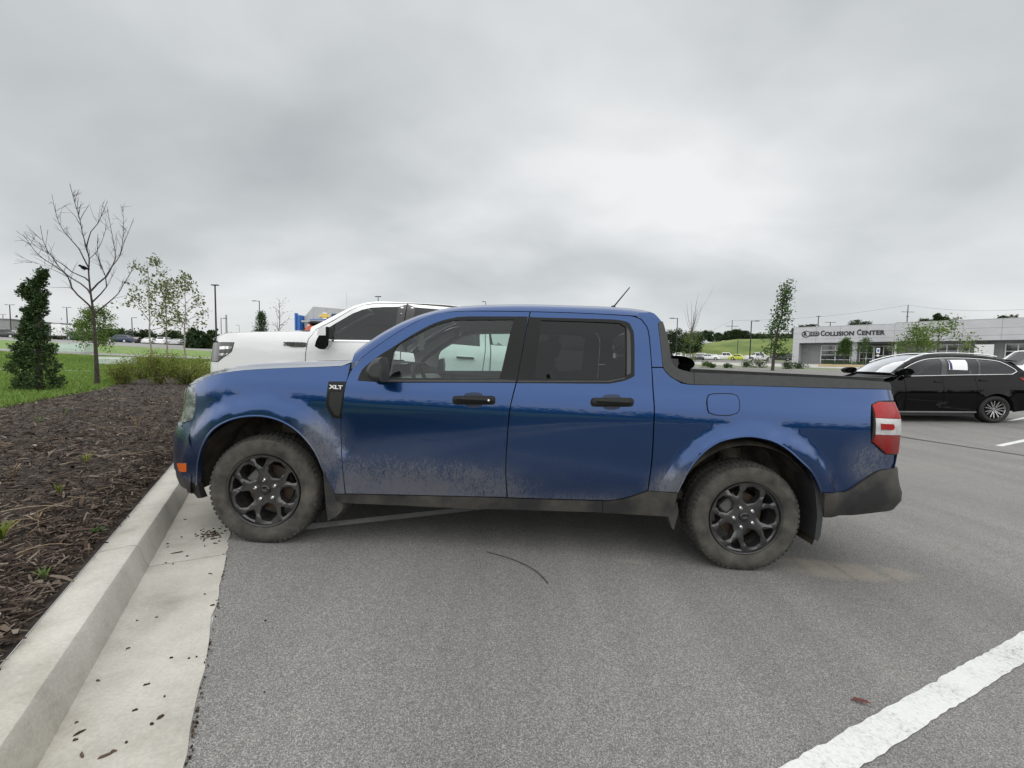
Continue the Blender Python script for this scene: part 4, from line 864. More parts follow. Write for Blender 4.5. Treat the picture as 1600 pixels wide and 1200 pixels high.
LD = (A1-A0)[:2]; LD /= np.linalg.norm(LD); LNn = np.array([-LD[1], LD[0]]); lw = abs(np.dot((B0-A0)[:2], LNn)); mid = (A0[:2]+B0[:2])/2
line(mid-LD*1.35, mid+LD*4.6, lw, 160)
u0 = gpt(487, 823)[:2]; u1 = gpt(740, 795)[:2]; dd = (u1-u0)/np.linalg.norm(u1-u0); line(u0-dd*.25, u0+dd*5.0, .10, 120)
s0 = gpt(1560, 697); s1 = gpt(1640, 680); line(s0, s0[:2]+(s1-s0)[:2]/np.linalg.norm((s1-s0)[:2])*4.8, .11, 30)
s0 = gpt(1576, 658); line(s0, s0[:2]+np.array([.9, .42])*4.8, .10, 20)
# sealed joint along the valley of the lot
jm = mat('dark crack sealant', (.045, .044, .042), rough=.8); j0, j1 = gpt(1380, 678), gpt(1600, 712); jd = (j1-j0)[:2]/np.linalg.norm((j1-j0)[:2])
G_ = []
for t_ in np.linspace(-40, 14, 140):
    c_ = j0[:2]+jd*t_; nn = np.array([-jd[1], jd[0]]); w_ = .05+RNG.uniform(0, .03); o_ = RNG.normal(0, .012)
    G_.append([(*(c_+nn*(s_*w_+o_)), float(ground(*(c_+nn*(s_*w_+o_))))+.004) for s_ in (1, -1)])
tag(MB().grid(G_).build('joint_sealant', jm), kind='structure')
# ================================================================ other vehicles
def tyre_simple(root, uc, v0, wc, r, rr, width, W, rim_m, far, spokes=6, tm=None):
    def place(mb):
        mb.v = [(uc+x, (W-v0-y) if far else (v0+y), wc+z) for x, y, z in mb.v]
        if far: mb.f = [f[::-1] for f in mb.f]
        return mb
    wh = MB().lathe([(rr, .0), (rr*.94, .03), (rr*.9, .10)], 40)
    for k in range(spokes):
        for s_ in (-1, 1):
            a0 = 2*math.pi*k/spokes; a1 = a0+s_*.20; n0 = Vector((-math.sin(a0), 0, math.cos(a0)))
            p0 = Vector((rr*.12*math.cos(a0), .035, rr*.12*math.sin(a0))); p1 = Vector((rr*.93*math.cos(a1), .012, rr*.93*math.sin(a1)))
            wd = rr*.055; wh.add([p0-n0*wd, p0+n0*wd, p1+n0*wd, p1-n0*wd]+[q+Vector((0, .02, 0)) for q in (p0-n0*wd, p0+n0*wd, p1+n0*wd, p1-n0*wd)], [(0, 1, 2, 3), (0, 3, 7, 4), (1, 5, 6, 2)])
    wh.lathe([(.001, .028), (rr*.14, .03), (rr*.16, .05)], 16)
    o = place(wh).build('wheel', rim_m, root, True, 40)
    place(tyre_mesh(MB(), r, rr, width)).build('tyre', tm or M_RUBB, o, True, 50)
    place(MB().lathe([(.001, .09), (rr*.92, .09)], 30)).build('brake_disc', M_DARK, o)
    return o
def ground_frame(P, yaw, wb):
    U = np.array([math.cos(yaw), math.sin(yaw)]); z0 = float(ground(P[0], P[1])); z1 = float(ground(*(np.array(P[:2])+U*wb))); return math.atan2(z0-z1, wb)
# ---------------------------------------------------------------- white heavy pickup in the next bay
yg = R(13); nose = at(338, 545, 5.3); Ug = np.array([math.cos(yg), math.sin(yg)]); Og = nose[:2]+Ug*.90; wbG = 4.03
Og = np.array([Og[0], Og[1], float(ground(*Og))]); GS = Shell(Og, yg, ground_frame(Og, yg, wbG), 2.06, -1.20, -.60, 3.6, 5.30, 5.05, 5,
    ([0, .35, .5, .7, 1.0, 1.25, 1.42, 1.48, 1.54, 1.80, 1.98, 2.2], [.12, .09, .06, .02, 0, 0, .012, .04, .07, .15, .22, .5]), rf=([0, .6, 1.0, 1.3, 1.5, 1.6], [.0, .0, .0, .03, .08, .12]), wheels=((0, .42), (wbG, .42)), flare=.02, fr=(.62, .66))
gmc = empty('pickup_truck', mw=GS.M); GS.root = gmc
tag(gmc, 'large white pickup truck parked right behind the blue pickup', 'truck')
T_ = GS.tr
def arc(uc, wc, r, a0, a1, n=16): return [(uc+r*math.cos(t), wc+r*math.sin(t)) for t in np.linspace(a0, a1, n)]
aD = T_(476.5, 560)[0]; hoodpts = [(340.5, 535), (343, 526.5), (349, 521.8), (360, 519.7), (409, 518.2), (462, 517.4), (481, 518)]
wl_ = .62
fen = [T_(*p) for p in spline(hoodpts, 8, False)]+[T_(494, 515.5), T_(481.5, 530), T_(477.5, 550), (aD, 1.0), (aD, wl_), (.62, wl_), (.60, .5)]+arc(0, .42, .60, .15, math.pi-.15)+[(-.60, .5), (T_(340, 566)[0], .62), (T_(340, 566)[0], T_(340, 566)[1]), T_(362, 549.5), T_(366, 535)]
GS.panel('front_wing', fen, M_WHITE, px=False, gap=.003, lip=.03, h=.09)
aF, wF = T_(340, 566)
GS.panel('headlight', [T_(341, 535.5), T_(365.5, 535), T_(362, 549), (aF, wF+.01), (GS.a0+.45, wF+.01), (GS.a0+.42, T_(341, 535.5)[1])], mat('smoked lamp', (.045, .042, .042), rough=.15, coat=.6, c2=(.09, .085, .085), scale=6), px=False, off=-.004, lip=.02, h=.05)
GS.panel('lamp_strip', [(T_(344, 542)[0], T_(344, 541)[1]), T_(363, 541), T_(362, 545), T_(344, 546)], M_CHROME, px=False, off=-.01, lip=.005, h=.05)
GS.panel('lamp_strip', [T_(343, 552), T_(357, 552), T_(354, 555), T_(343, 556)], M_CHROME, px=False, off=-.01, lip=.005, h=.05)
GS.panel('front_bumper', [(GS.a0, .45), (GS.a0, wF), (aF, wF), (aF, .62), (-.62, .5), (-.66, .42)], M_WHITE, px=False, lip=.03, h=.09)
GS.panel('grille', [(GS.a0, .75), (GS.a0, 1.38), (GS.a0+.44, 1.38), (GS.a0+.40, .75)], M_CHROME, px=False, off=-.02, lip=.03, h=.12)
# wing badge
bd, _ = GS.panel('wing_badge', [(444, 534.8), (449, 534.2), (479, 535.5), (478.5, 541.8), (455, 542), (448, 539.5)], M_GLB, off=-.008, lip=.01, h=.05)
a_, w_ = T_(460, 538.2); p_ = GS.F(a_, w_, -.012)
txt(GS, 'badge_letters', '2500 HD', .062, M_CHROME, bd, Matrix.Translation(tuple(p_)) @ Matrix.Rotation(R(90), 4, 'X'), extrude=.002, bold=.002, sx=1.15)
dtop = [(494, 514.8), (520, 501.6), (550, 483.6), (569, 476.6), (588, 474.2), (636.5, 474.3)]
fdoor = [T_(*p) for p in spline(dtop, 10, False)]+[T_(630, 511), T_(626.5, 534), (T_(626, 545)[0], 1.0), (T_(626, 545)[0], wl_), (aD+.005, wl_), (aD+.005, 1.0), T_(478, 550), T_(482, 530)]
gw = [T_(*p) for p in [(510.6, 513.5), (522, 506.6), (550, 490.4), (566, 484), (580, 480.8), (600, 479.7), (623, 479.4), (615, 532), (511.6, 530.6)]]
d1, d2 = GS.panel('front_door', fdoor, M_WHITE, holes=[gw], px=False, gap=.003, lip=.03, h=.09)
M_GLG = glass_mat('grey tint glass', (.11, .118, .12))
GS.panel('window_glass', gw, M_GLG, px=False, off=.008, lip=0, h=.1, parent=d1, mparent=d2)
GS.panel('window_pillar', [T_(623, 479.4), T_(636, 475.5), T_(629.7, 511), T_(626, 533), T_(615, 532)], M_GLB, px=False, off=-.003, lip=.01, h=.08, parent=d1, mparent=d2)
GS.panel('window_divider', [T_(520, 508), T_(524, 505.5), T_(520.5, 530.8), T_(516.5, 530.8)], M_TRIM, px=False, off=-.002, lip=.01, h=.08, parent=d1, mparent=d2)
aR = T_(755, 560)[0]; aC = T_(764, 560)[0]; roofw = T_(660, 475.5)[1]; beltw = T_(600, 532)[1]
aS = T_(630, 540)[0]; bw0 = T_(780, 540)[1]
rdoor = [T_(638, 474.4), (aR-.22, roofw-.005), (aR-.04, roofw-.05), (aR+.02, roofw-.2), (aR+.03, beltw), (aR, 1.2), (aR, wl_), (T_(626, 545)[0]+.006, wl_), (T_(626, 545)[0]+.006, 1.0), T_(627.3, 534), T_(631, 511)]
rw_ = [T_(649, 480.3), (aR-.26, roofw-.06), (aR-.10, roofw-.10), (aR-.06, roofw-.25), (aR-.05, beltw+.01), T_(641, 532)]
d3, d4 = GS.panel('rear_door', rdoor, M_WHITE, holes=[rw_], px=False, gap=.003, lip=.03, h=.09)
GS.panel('window_glass', rw_, M_GLD, px=False, off=.008, lip=0, h=.1, parent=d3, mparent=d4)
GS.panel('window_pillar', [T_(637.2, 475.5), T_(649, 480.3), T_(641, 532), T_(628, 533), T_(631, 511)], M_GLB, px=False, off=-.003, lip=.01, h=.08, parent=d3, mparent=d4)
a_, w_ = T_(727, 559)
for q, par in (((a_-.13, w_), (d3, d4)), ((T_(600, 545)[0]-.1, w_), (d1, d2))):
    GS.panel('door_handle', [(q[0], q[1]-.014), (q[0]+.25, q[1]-.014), (q[0]+.26, q[1]), (q[0]+.25, q[1]+.014), (q[0], q[1]+.014)], M_CHROME, px=False, off=-.035, lip=.03, bulge=.012, parent=par[0], mparent=par[1], h=.03)
GS.panel('belt_moulding', [T_(513, 531.2), T_(560, 531.8), T_(626, 533.4), T_(626, 535), T_(560, 533.6), T_(514, 533)], M_CHROME, px=False, off=-.008, lip=.008, h=.08, parent=d1, mparent=d2)
GS.panel('cab_corner', [(aR+.006, wl_), (aR+.006, 1.2), (aR+.036, beltw), (aR+.026, roofw-.2), (aR-.03, roofw-.04), (aC-.03, roofw-.03), (aC+.02, beltw), (aC, wl_)], M_WHITE, px=False, gap=.003, lip=.03, h=.09)
bed = [(aC+.03, wl_), (aC+.03, bw0)]+[(x, bw0+.01) for x in (4.0, 4.6, GS.a1-.95)]+[(GS.a1-.95, .62), (wbG+.62, wl_)]+arc(wbG, .42, .60, .15, math.pi-.15)+[(wbG-.62, wl_)]
GS.panel('bedside', bed, M_WHITE, px=False, gap=.003, lip=.05, h=.09)
GS.panel('tailgate', [(GS.a1-.94, .62), (GS.a1-.94, bw0+.01), (GS.a1, bw0+.01), (GS.a1, .62)], M_WHITE, px=False, lip=.04, h=.1)
MB().box((4.2, 1.03, .85), (1.9, 1.8, .06)).build('bed_floor', M_PLAS, gmc)
GS.panel('rear_bumper', [(GS.a1-.9, .45), (GS.a1-.9, .61), (GS.a1, .61), (GS.a1, .45)], M_CHROME, px=False, off=-.06, lip=.06, h=.1)
# bonnet, rails, roof
def gept(px, py): a, w = T_(px, py); q = GS.F(a, w); return tuple(map(float, q))
hl = [gept(*p) for p in spline(hoodpts[1:], 12, False)]; aa_ = np.linspace(GS.a0, T_(343, 526.5)[0], 60); X_ = GS.F(aa_, np.full(60, hl[0][2])); rows = []
for (u, v, w) in hl:
    k = (u-hl[0][0])/(hl[-1][0]-hl[0][0]); r_ = []
    for t in np.linspace(0, 1, 21):
        v_ = v+(GS.W-2*v)*t; vh = min(v_, GS.W-v_); du = min(0, float(np.interp(vh, X_[::-1, 1], X_[::-1, 0]))-hl[0][0])*(1-k)**1.7
        r_.append((u+du, v_, w+.035*(1-abs(2*t-1)**4)*min(1, .2+k)))
    rows.append(r_)
rows.insert(0, [(p[0], p[1], p[2]-.06) for p in rows[0]])
g_ = MB().grid(rows); g_.f = [f[::-1] for f in g_.f]; g_.build('bonnet', M_WHITE, gmc, True, 50)
ue = rows[-1]; g_ = MB().grid([[(p[0]-.12, p[1], p[2]+.004) for p in ue], [(p[0]+.25, p[1], p[2]-.0) for p in ue]]); g_.f = [f[::-1] for f in g_.f]; g_.build('cowl_panel', M_TRIM, gmc)
dit = spline([(484, 521), (494, 514), (520, 500.8), (550, 482.8), (569, 475.9), (588, 473.5), (636.5, 473.6), (700, 476.8)], 20., False)
sil = spline([(481, 518), (512.5, 501.5), (550, 479.8), (569, 473), (587.5, 469.8), (634, 470.6), (700, 474.4)], 20., False)
su = np.array([GS.pl(x, y, .34) for x, y in sil]); pr = []
for x, y in dit:
    u, v, w = gept(x, y); pr.append((u, v, w, max(w+.02, float(np.interp(u, su[:, 0], su[:, 1])))))
pr.append((aC-.02, pr[-1][1], pr[-1][2]-.02, pr[-1][3]-.02)); pr = sorted(pr)
Dg = cab_loft(GS, pr, None, GS.pl(572, 474, .34)[0], None, M_WHITE, M_GLW, M_GLP, railw=.10, crown=.03, root=gmc)
lu, lv, lw_, lt = Dg[-1]
MB().add([(lu, lv, lt-.02), (lu, GS.W-lv, lt-.02), (lu+.10, GS.W-.1, beltw), (lu+.10, .1, beltw)], [(0, 1, 2, 3)]).build('back_glass', M_GLD, gmc)
MB().box((lu+.08, 1.03, 1.0), (.06, 1.8, beltw*2-2.0+.1)).build('cab_back', M_WHITE, gmc)
for u_ in (.95, 2.0):
    for v_ in (.55, 1.5):
        MB().box((u_+.25, v_, 1.35), (.16, .5, .62), ry=.2, bev=.06).box((u_+.33, v_, 1.74), (.11, .28, .18), ry=.15, bev=.05).build('seat', M_CLOTH, gmc, True)
MB().box((.55, 1.03, 1.25), (.5, 1.7, .35), bev=.08).build('dashboard', M_INT, gmc)
MB().box((1.5, 1.03, .75), (3.0, 1.8, .1)).build('cabin_floor', M_RUBB, gmc)
MB().box((2.0, 1.03, .55), (5.4, 1.0, .22)).build('underbody', M_RUBB, gmc)
for uc in (0, wbG):
    mb = MB(); P = []
    for t in np.linspace(-.1, math.pi+.1, 24): P.append([(uc+.61*math.cos(t), y, .42+.61*math.sin(t)) for y in (.03, .2, .5)])
    mb.grid(P); mb.add([P[i][2] for i in range(24)]+[(uc, .5, .4)], [(i+1, i, 24) for i in range(23)]); mb.build('wheel_well', M_RUBB, gmc, True); GS.mir(mb).build('wheel_well', M_RUBB, gmc, True)
    for far in (False, True): tyre_simple(gmc, uc, .03, .42, .42, .26, .27, GS.W, M_RIMS, far)
# towing mirror: white cap over a black body
v0 = -.30; P = [GS.pl(x, y, v0) for x, y in spline([(509, 511, 1), (500, 511), (496.5, 517), (495.5, 524, 1), (509, 524, 1)], 5)]
def pris(P, v0, v1, nm, m, par):
    mb = MB().prism(P, lambda u, w: (u, v0, w), lambda u, w: (u, v1, w)); a = mb.build(nm, m, par); b_ = GS.mir(mb).build(nm, m, par); return a, b_
mm, mm2 = pris([GS.pl(x, y, v0) for x, y in spline([(510, 510, 1), (514, 511, 1), (513, 540), (508, 545.5), (498, 545), (491.5, 541), (493.5, 533), (497, 526, 1)], 5)], v0+.002, v0+.20, 'door_mirror', M_GLB, gmc)
mb = MB().prism(P, lambda u, w: (u, v0-.012, w), lambda u, w: (u, v0+.20, w)); mb.build('mirror_cap', M_WHITE, mm); GS.mir(mb).build('mirror_cap', M_WHITE, mm2)
pa = GS.pl(507, 527, 0.); ar = MB().box((pa[0]+.06, -.03, pa[1]), (.10, .34, .05), bev=.01); ar.build('mirror_arm', M_TRIM, mm); GS.mir(ar).build('mirror_arm', M_TRIM, mm2)

# ---------------------------------------------------------------- black estate-type SUV on the right
rwp = gpt(1555, 661.5); ys = R(-7); Us = np.array([math.cos(ys), math.sin(ys)]); wbS = 2.79; Os = rwp[:2]-Us*wbS; Os = np.array([*Os, float(ground(*Os))])
SS = Shell(Os, ys, ground_frame(Os, ys, wbS), 1.92, -.95, -.15, 2.6, 3.92, 3.45, 3.0,
    ([0, .2, .3, .5, .7, .85, .98, 1.06, 1.12, 1.35, 1.55, 1.66, 1.9], [.10, .08, .05, .03, .0, .0, .012, .04, .065, .13, .20, .27, .6]), rf=([0, .4, .8, 1.2], [0, 0, .05, .25]), rr=([0, .6, 1.0, 1.4, 1.7], [.0, .0, .03, .16, .30]), wheels=((0, .37), (wbS, .37)), flare=.02, fr=(.47, .52))
suv = empty('suv', mw=SS.M); SS.root = suv
tag(suv, 'black SUV with a white paper in its rear side window, parked at right edge', 'suv'); T_ = SS.tr
be = lambda px: T_(px, 587)
a0_, a1_ = T_(1414, 600)[0], T_(1474, 600)[0]; a2_ = T_(1526, 600)[0]; bw = T_(1480, 588)[1]
sw0 = T_(1470, 645)[1]; roofw = T_(1500, 557.5)[1]
lo = .30
M_BK = M_BLACKP
SS.panel('front_wing', [(-.60, lo+.05), (SS.a0+.55, .55), (SS.a0+.45, .88), (-.35, .98), (a0_-.12, bw+.02), (a0_, bw-.01), (a0_, lo), (.46, lo)]+arc(0, .37, .43, .1, math.pi-.1), M_BK, px=False, gap=.002, h=.09)
SS.panel('front_bumper', [(SS.a0, .25), (SS.a0, .92), (SS.a0+.45, .88), (SS.a0+.55, .55), (-.60, lo+.05), (-.58, .25)], M_BK, px=False, gap=.002, h=.1)
fdp = [(a0_+.01, lo), (a0_+.01, bw-.005), (a1_-.002, bw-.005), (a1_-.002, lo)]; rdp = [(a1_+.002, lo), (a1_+.002, bw-.005), (a2_, bw-.005), (a2_, .80), (wbS-.43, .52), (wbS-.46, lo)]
e1, e2 = SS.panel('front_door', fdp, M_BK, px=False, gap=.002, h=.08); e3, e4 = SS.panel('rear_door', rdp, M_BK, px=False, gap=.002, h=.08)
qp = [(wbS-.46, lo), (wbS-.43, .52), (a2_+.004, .80), (a2_+.004, bw-.005), T_(1582, 586), (T_(1590, 586)[0]+.02, bw), (SS.a1-.75, bw-.02), (SS.a1-.75, lo+.1), (wbS+.44, lo)]+arc(wbS, .37, .43, .1, math.pi-.1)
SS.panel('rear_quarter', qp, M_BK, px=False, gap=.002, h=.08)
SS.panel('tailgate', [(SS.a1-.745, lo+.1), (SS.a1-.745, bw-.02), (SS.a1, bw-.02), (SS.a1, lo)], M_BK, px=False, h=.1)
# greenhouse band: black pillars, glass, chrome line
DLO = spline([(1402, 584, 1), (1412, 576), (1431, 566), (1450, 561), (1475, 559.6), (1500, 559.7), (1525, 560.8), (1545, 562.5), (1562, 565.4), (1578, 573), (1588.5, 580.5), (1581, 585, 1), (1506, 586, 1), (1412, 588, 1)], 6)
dlo = [T_(*p) for p in DLO]
topb = [T_(*p) for p in spline([(1398, 584), (1410, 574.5), (1430, 563.8), (1450, 558.8), (1475, 557.3), (1500, 557.3), (1525, 558.4), (1550, 560.5), (1572, 565), (1591, 575)], 8, False)]
SS.panel('greenhouse', topb+[(T_(1590, 586)[0]+.02, bw+.003), (a2_, bw-.003), (a0_, bw-.003), (a0_-.10, bw+.0)], M_BK, px=False, holes=[inset_poly(dlo, .012)], h=.07, lip=.02)
SS.panel('window_glass', inset_poly(dlo, .010), M_GLD, px=False, off=.004, lip=0, h=.08)
ch = MB(); X = SS.F(np.array([p[0] for p in dlo]+[dlo[0][0]]), np.array([p[1] for p in dlo]+[dlo[0][1]]), -.006); ch.tube([tuple(x) for x in X], .011, 6, cap=False); ch.build('chrome_trim', M_CHROME, suv, True); SS.mir(ch).build('chrome_trim', M_CHROME, suv, True)
SS.panel('window_pillar', [(T_(1468, 580)[0], bw+.02), (T_(1469.5, 563)[0], roofw-.05), (T_(1477, 563)[0], roofw-.05), (T_(1477, 580)[0], bw+.02)], M_GLB, px=False, off=-.003, lip=.012, h=.06)
SS.panel('window_pillar', [(T_(1526.5, 580)[0], bw+.02), (T_(1528, 565)[0], roofw-.06), (T_(1531, 565)[0], roofw-.06), (T_(1530, 580)[0], bw+.02)], M_GLB, px=False, off=-.003, lip=.012, h=.06)
SS.panel('sill_trim', [(.44, lo-.02), (wbS-.44, lo-.02), (wbS-.44, lo+.012), (.44, lo+.012)], M_CHROME, px=False, off=-.008, lip=.02, h=.1)
SS.panel('sill', [(.44, .19), (wbS-.46, .19), (wbS-.46, lo-.022), (.44, lo-.022)], M_PLAS, px=False, off=.01, lip=.02, h=.1)
for (x, y), par in (((1466, 596), (e1, e2)), ((1537, 594), (e3, e4))):
    a_, w_ = T_(x, y); SS.panel('door_handle', [(a_-.10, w_-.012), (a_+.10, w_-.012), (a_+.11, w_), (a_+.10, w_+.012), (a_-.10, w_+.012)], M_BK, px=False, off=-.03, lip=.025, bulge=.012, parent=par[0], mparent=par[1], h=.03)
SS.panel('tail_lamp', [T_(1592, 590), (T_(1598, 588)[0]+.10, bw-.06), (T_(1598, 588)[0]+.3, bw-.16), (T_(1598, 588)[0]+.02, bw-.15)], M_RED, px=False, off=-.012, lip=.02, h=.05)
def sept(px, py): a, w = T_(px, py); q = SS.F(a, w); return tuple(map(float, q))
dit = spline([(1397, 584.2), (1410, 574), (1430, 563.3), (1450, 558.3), (1475, 556.8), (1500, 556.8), (1525, 557.9), (1550, 560), (1572, 564.5)], 10, False); pr = []
for i, (x, y) in enumerate(dit):
    u, v, w = sept(x, y); pr.append((u, v, w, w+.028+.03*min(1, i/4)))
Ds = cab_loft(SS, pr, None, sept(1448, 558)[0], None, M_BK, glass_mat('pale windscreen glass', (.60, .70, .68), 5.), M_GLD, railw=.12, crown=.03, root=suv)
lu, lv, lw_, lt = Ds[-1]; f0 = Ds[0]
G_ = []
for du, dz, k in ((0, 0, 1), (.16, -.03, .96), (.30, -.05, .92), (.31, -.075, .92)): G_.append([(lu+du, lv+.05+(SS.W-2*lv-.1)*t*1., lt+dz+.03*(1-abs(2*t-1)**2.4)) for t in np.linspace(0, 1, 11)])
g_ = MB().grid(G_); g_.f = [f[::-1] for f in g_.f]; g_.build('roof_spoiler', M_BK, suv, True, 60)
MB().add([(lu+.2, lv+.08, lt-.07), (lu+.2, SS.W-lv-.08, lt-.07), (lu+.52, SS.W-.16, bw-.02), (lu+.52, .16, bw-.02)], [(0, 1, 2, 3)]).build('back_glass', M_GLD, suv)
for s_ in (0, 1):
    rr_ = MB().tube([(f[0], f[1]+.10, f[3]+.035) for f in Ds[10:-4:3]], .016, 8); (SS.mir(rr_) if s_ else rr_).build('roof_rack_bar', M_CHROME, suv, True)
hr = []; n_ = 14; h0 = sept(1397, 584.2)
for k in np.linspace(0, 1, n_):
    u = -.55+(h0[0]+.04+.55)*k; w = .93+(h0[2]-.03-.93)*k**.8; r_ = []
    for t in np.linspace(0, 1, 15): m_ = 1-abs(2*t-1)**2.6; r_.append((u-.30*(1-k)*m_, .10-.05*k+(SS.W-.2+.1*k)*t, w+.055*m_))
    hr.append(r_)
g_ = MB().grid(hr); g_.f = [f[::-1] for f in g_.f]; g_.build('bonnet', M_BK, suv, True, 60)
for uc in (0, wbS):
    mb = MB(); P = []
    for t in np.linspace(-.1, math.pi+.1, 24): P.append([(uc+.445*math.cos(t), y, .37+.445*math.sin(t)) for y in (.02, .2, .45)])
    mb.grid(P); mb.add([P[i][2] for i in range(24)]+[(uc, .45, .35)], [(i+1, i, 24) for i in range(23)]); mb.build('wheel_well', M_RUBB, suv, True); SS.mir(mb).build('wheel_well', M_RUBB, suv, True)
    for far in (False, True): tyre_simple(suv, uc, .02, .37, .37, .245, .235, SS.W, M_RIMS, far, spokes=7)
MB().box((1.4, .96, .33), (3.9, 1.3, .22)).build('underbody', M_RUBB, suv)
for u_ in (1.15, 2.05):
    for v_ in (.52, 1.40): MB().box((u_+.3, v_, 1.0), (.16, .5, .6), ry=.2, bev=.06).box((u_+.38, v_, 1.36), (.11, .28, .18), ry=.15, bev=.05).build('seat', mat('pale beige leather', (.30, .27, .23), rough=.6), suv, True)
MB().box((.75, .96, .95), (.5, 1.6, .22), bev=.06).build('dashboard', M_INT, suv)
mP = [SS.pl(x, y, -.2) for x, y in spline([(1404, 580), (1415, 575.5), (1426, 577), (1429.5, 582), (1424, 585.5), (1410, 586.5)], 4)]
mb = MB().prism(mP, lambda u, w: (u, -.20, w), lambda u, w: (u+.02, -.04, w)); m1_ = mb.build('door_mirror', M_BK, suv); m2_ = SS.mir(mb).build('door_mirror', M_BK, suv)
pa = SS.pl(1416, 587, 0); mb = MB().box((pa[0]+.03, .0, pa[1]-.02), (.10, .14, .06), bev=.01); mb.build('mirror_arm', M_TRIM, m1_); SS.mir(mb).build('mirror_arm', M_TRIM, m2_)
# paper taped inside the window
pp = [T_(1479, 562.5), T_(1507, 562.3), T_(1511.5, 578.5), T_(1482.5, 577.5)]
tag(SS.panel('window_sticker', pp, M_PAPER, px=False, off=-.010, lip=.002, h=.05, mirror=False, parent=suv))
pp = [T_(1479.6, 562.8), T_(1483, 562.8), T_(1488, 577.3), T_(1484, 577.2)]
SS.panel('sticker_print', pp, mat('dark blue print', (.03, .03, .12), rough=.7), px=False, off=-.013, lip=0, h=.05, mirror=False, parent=suv)

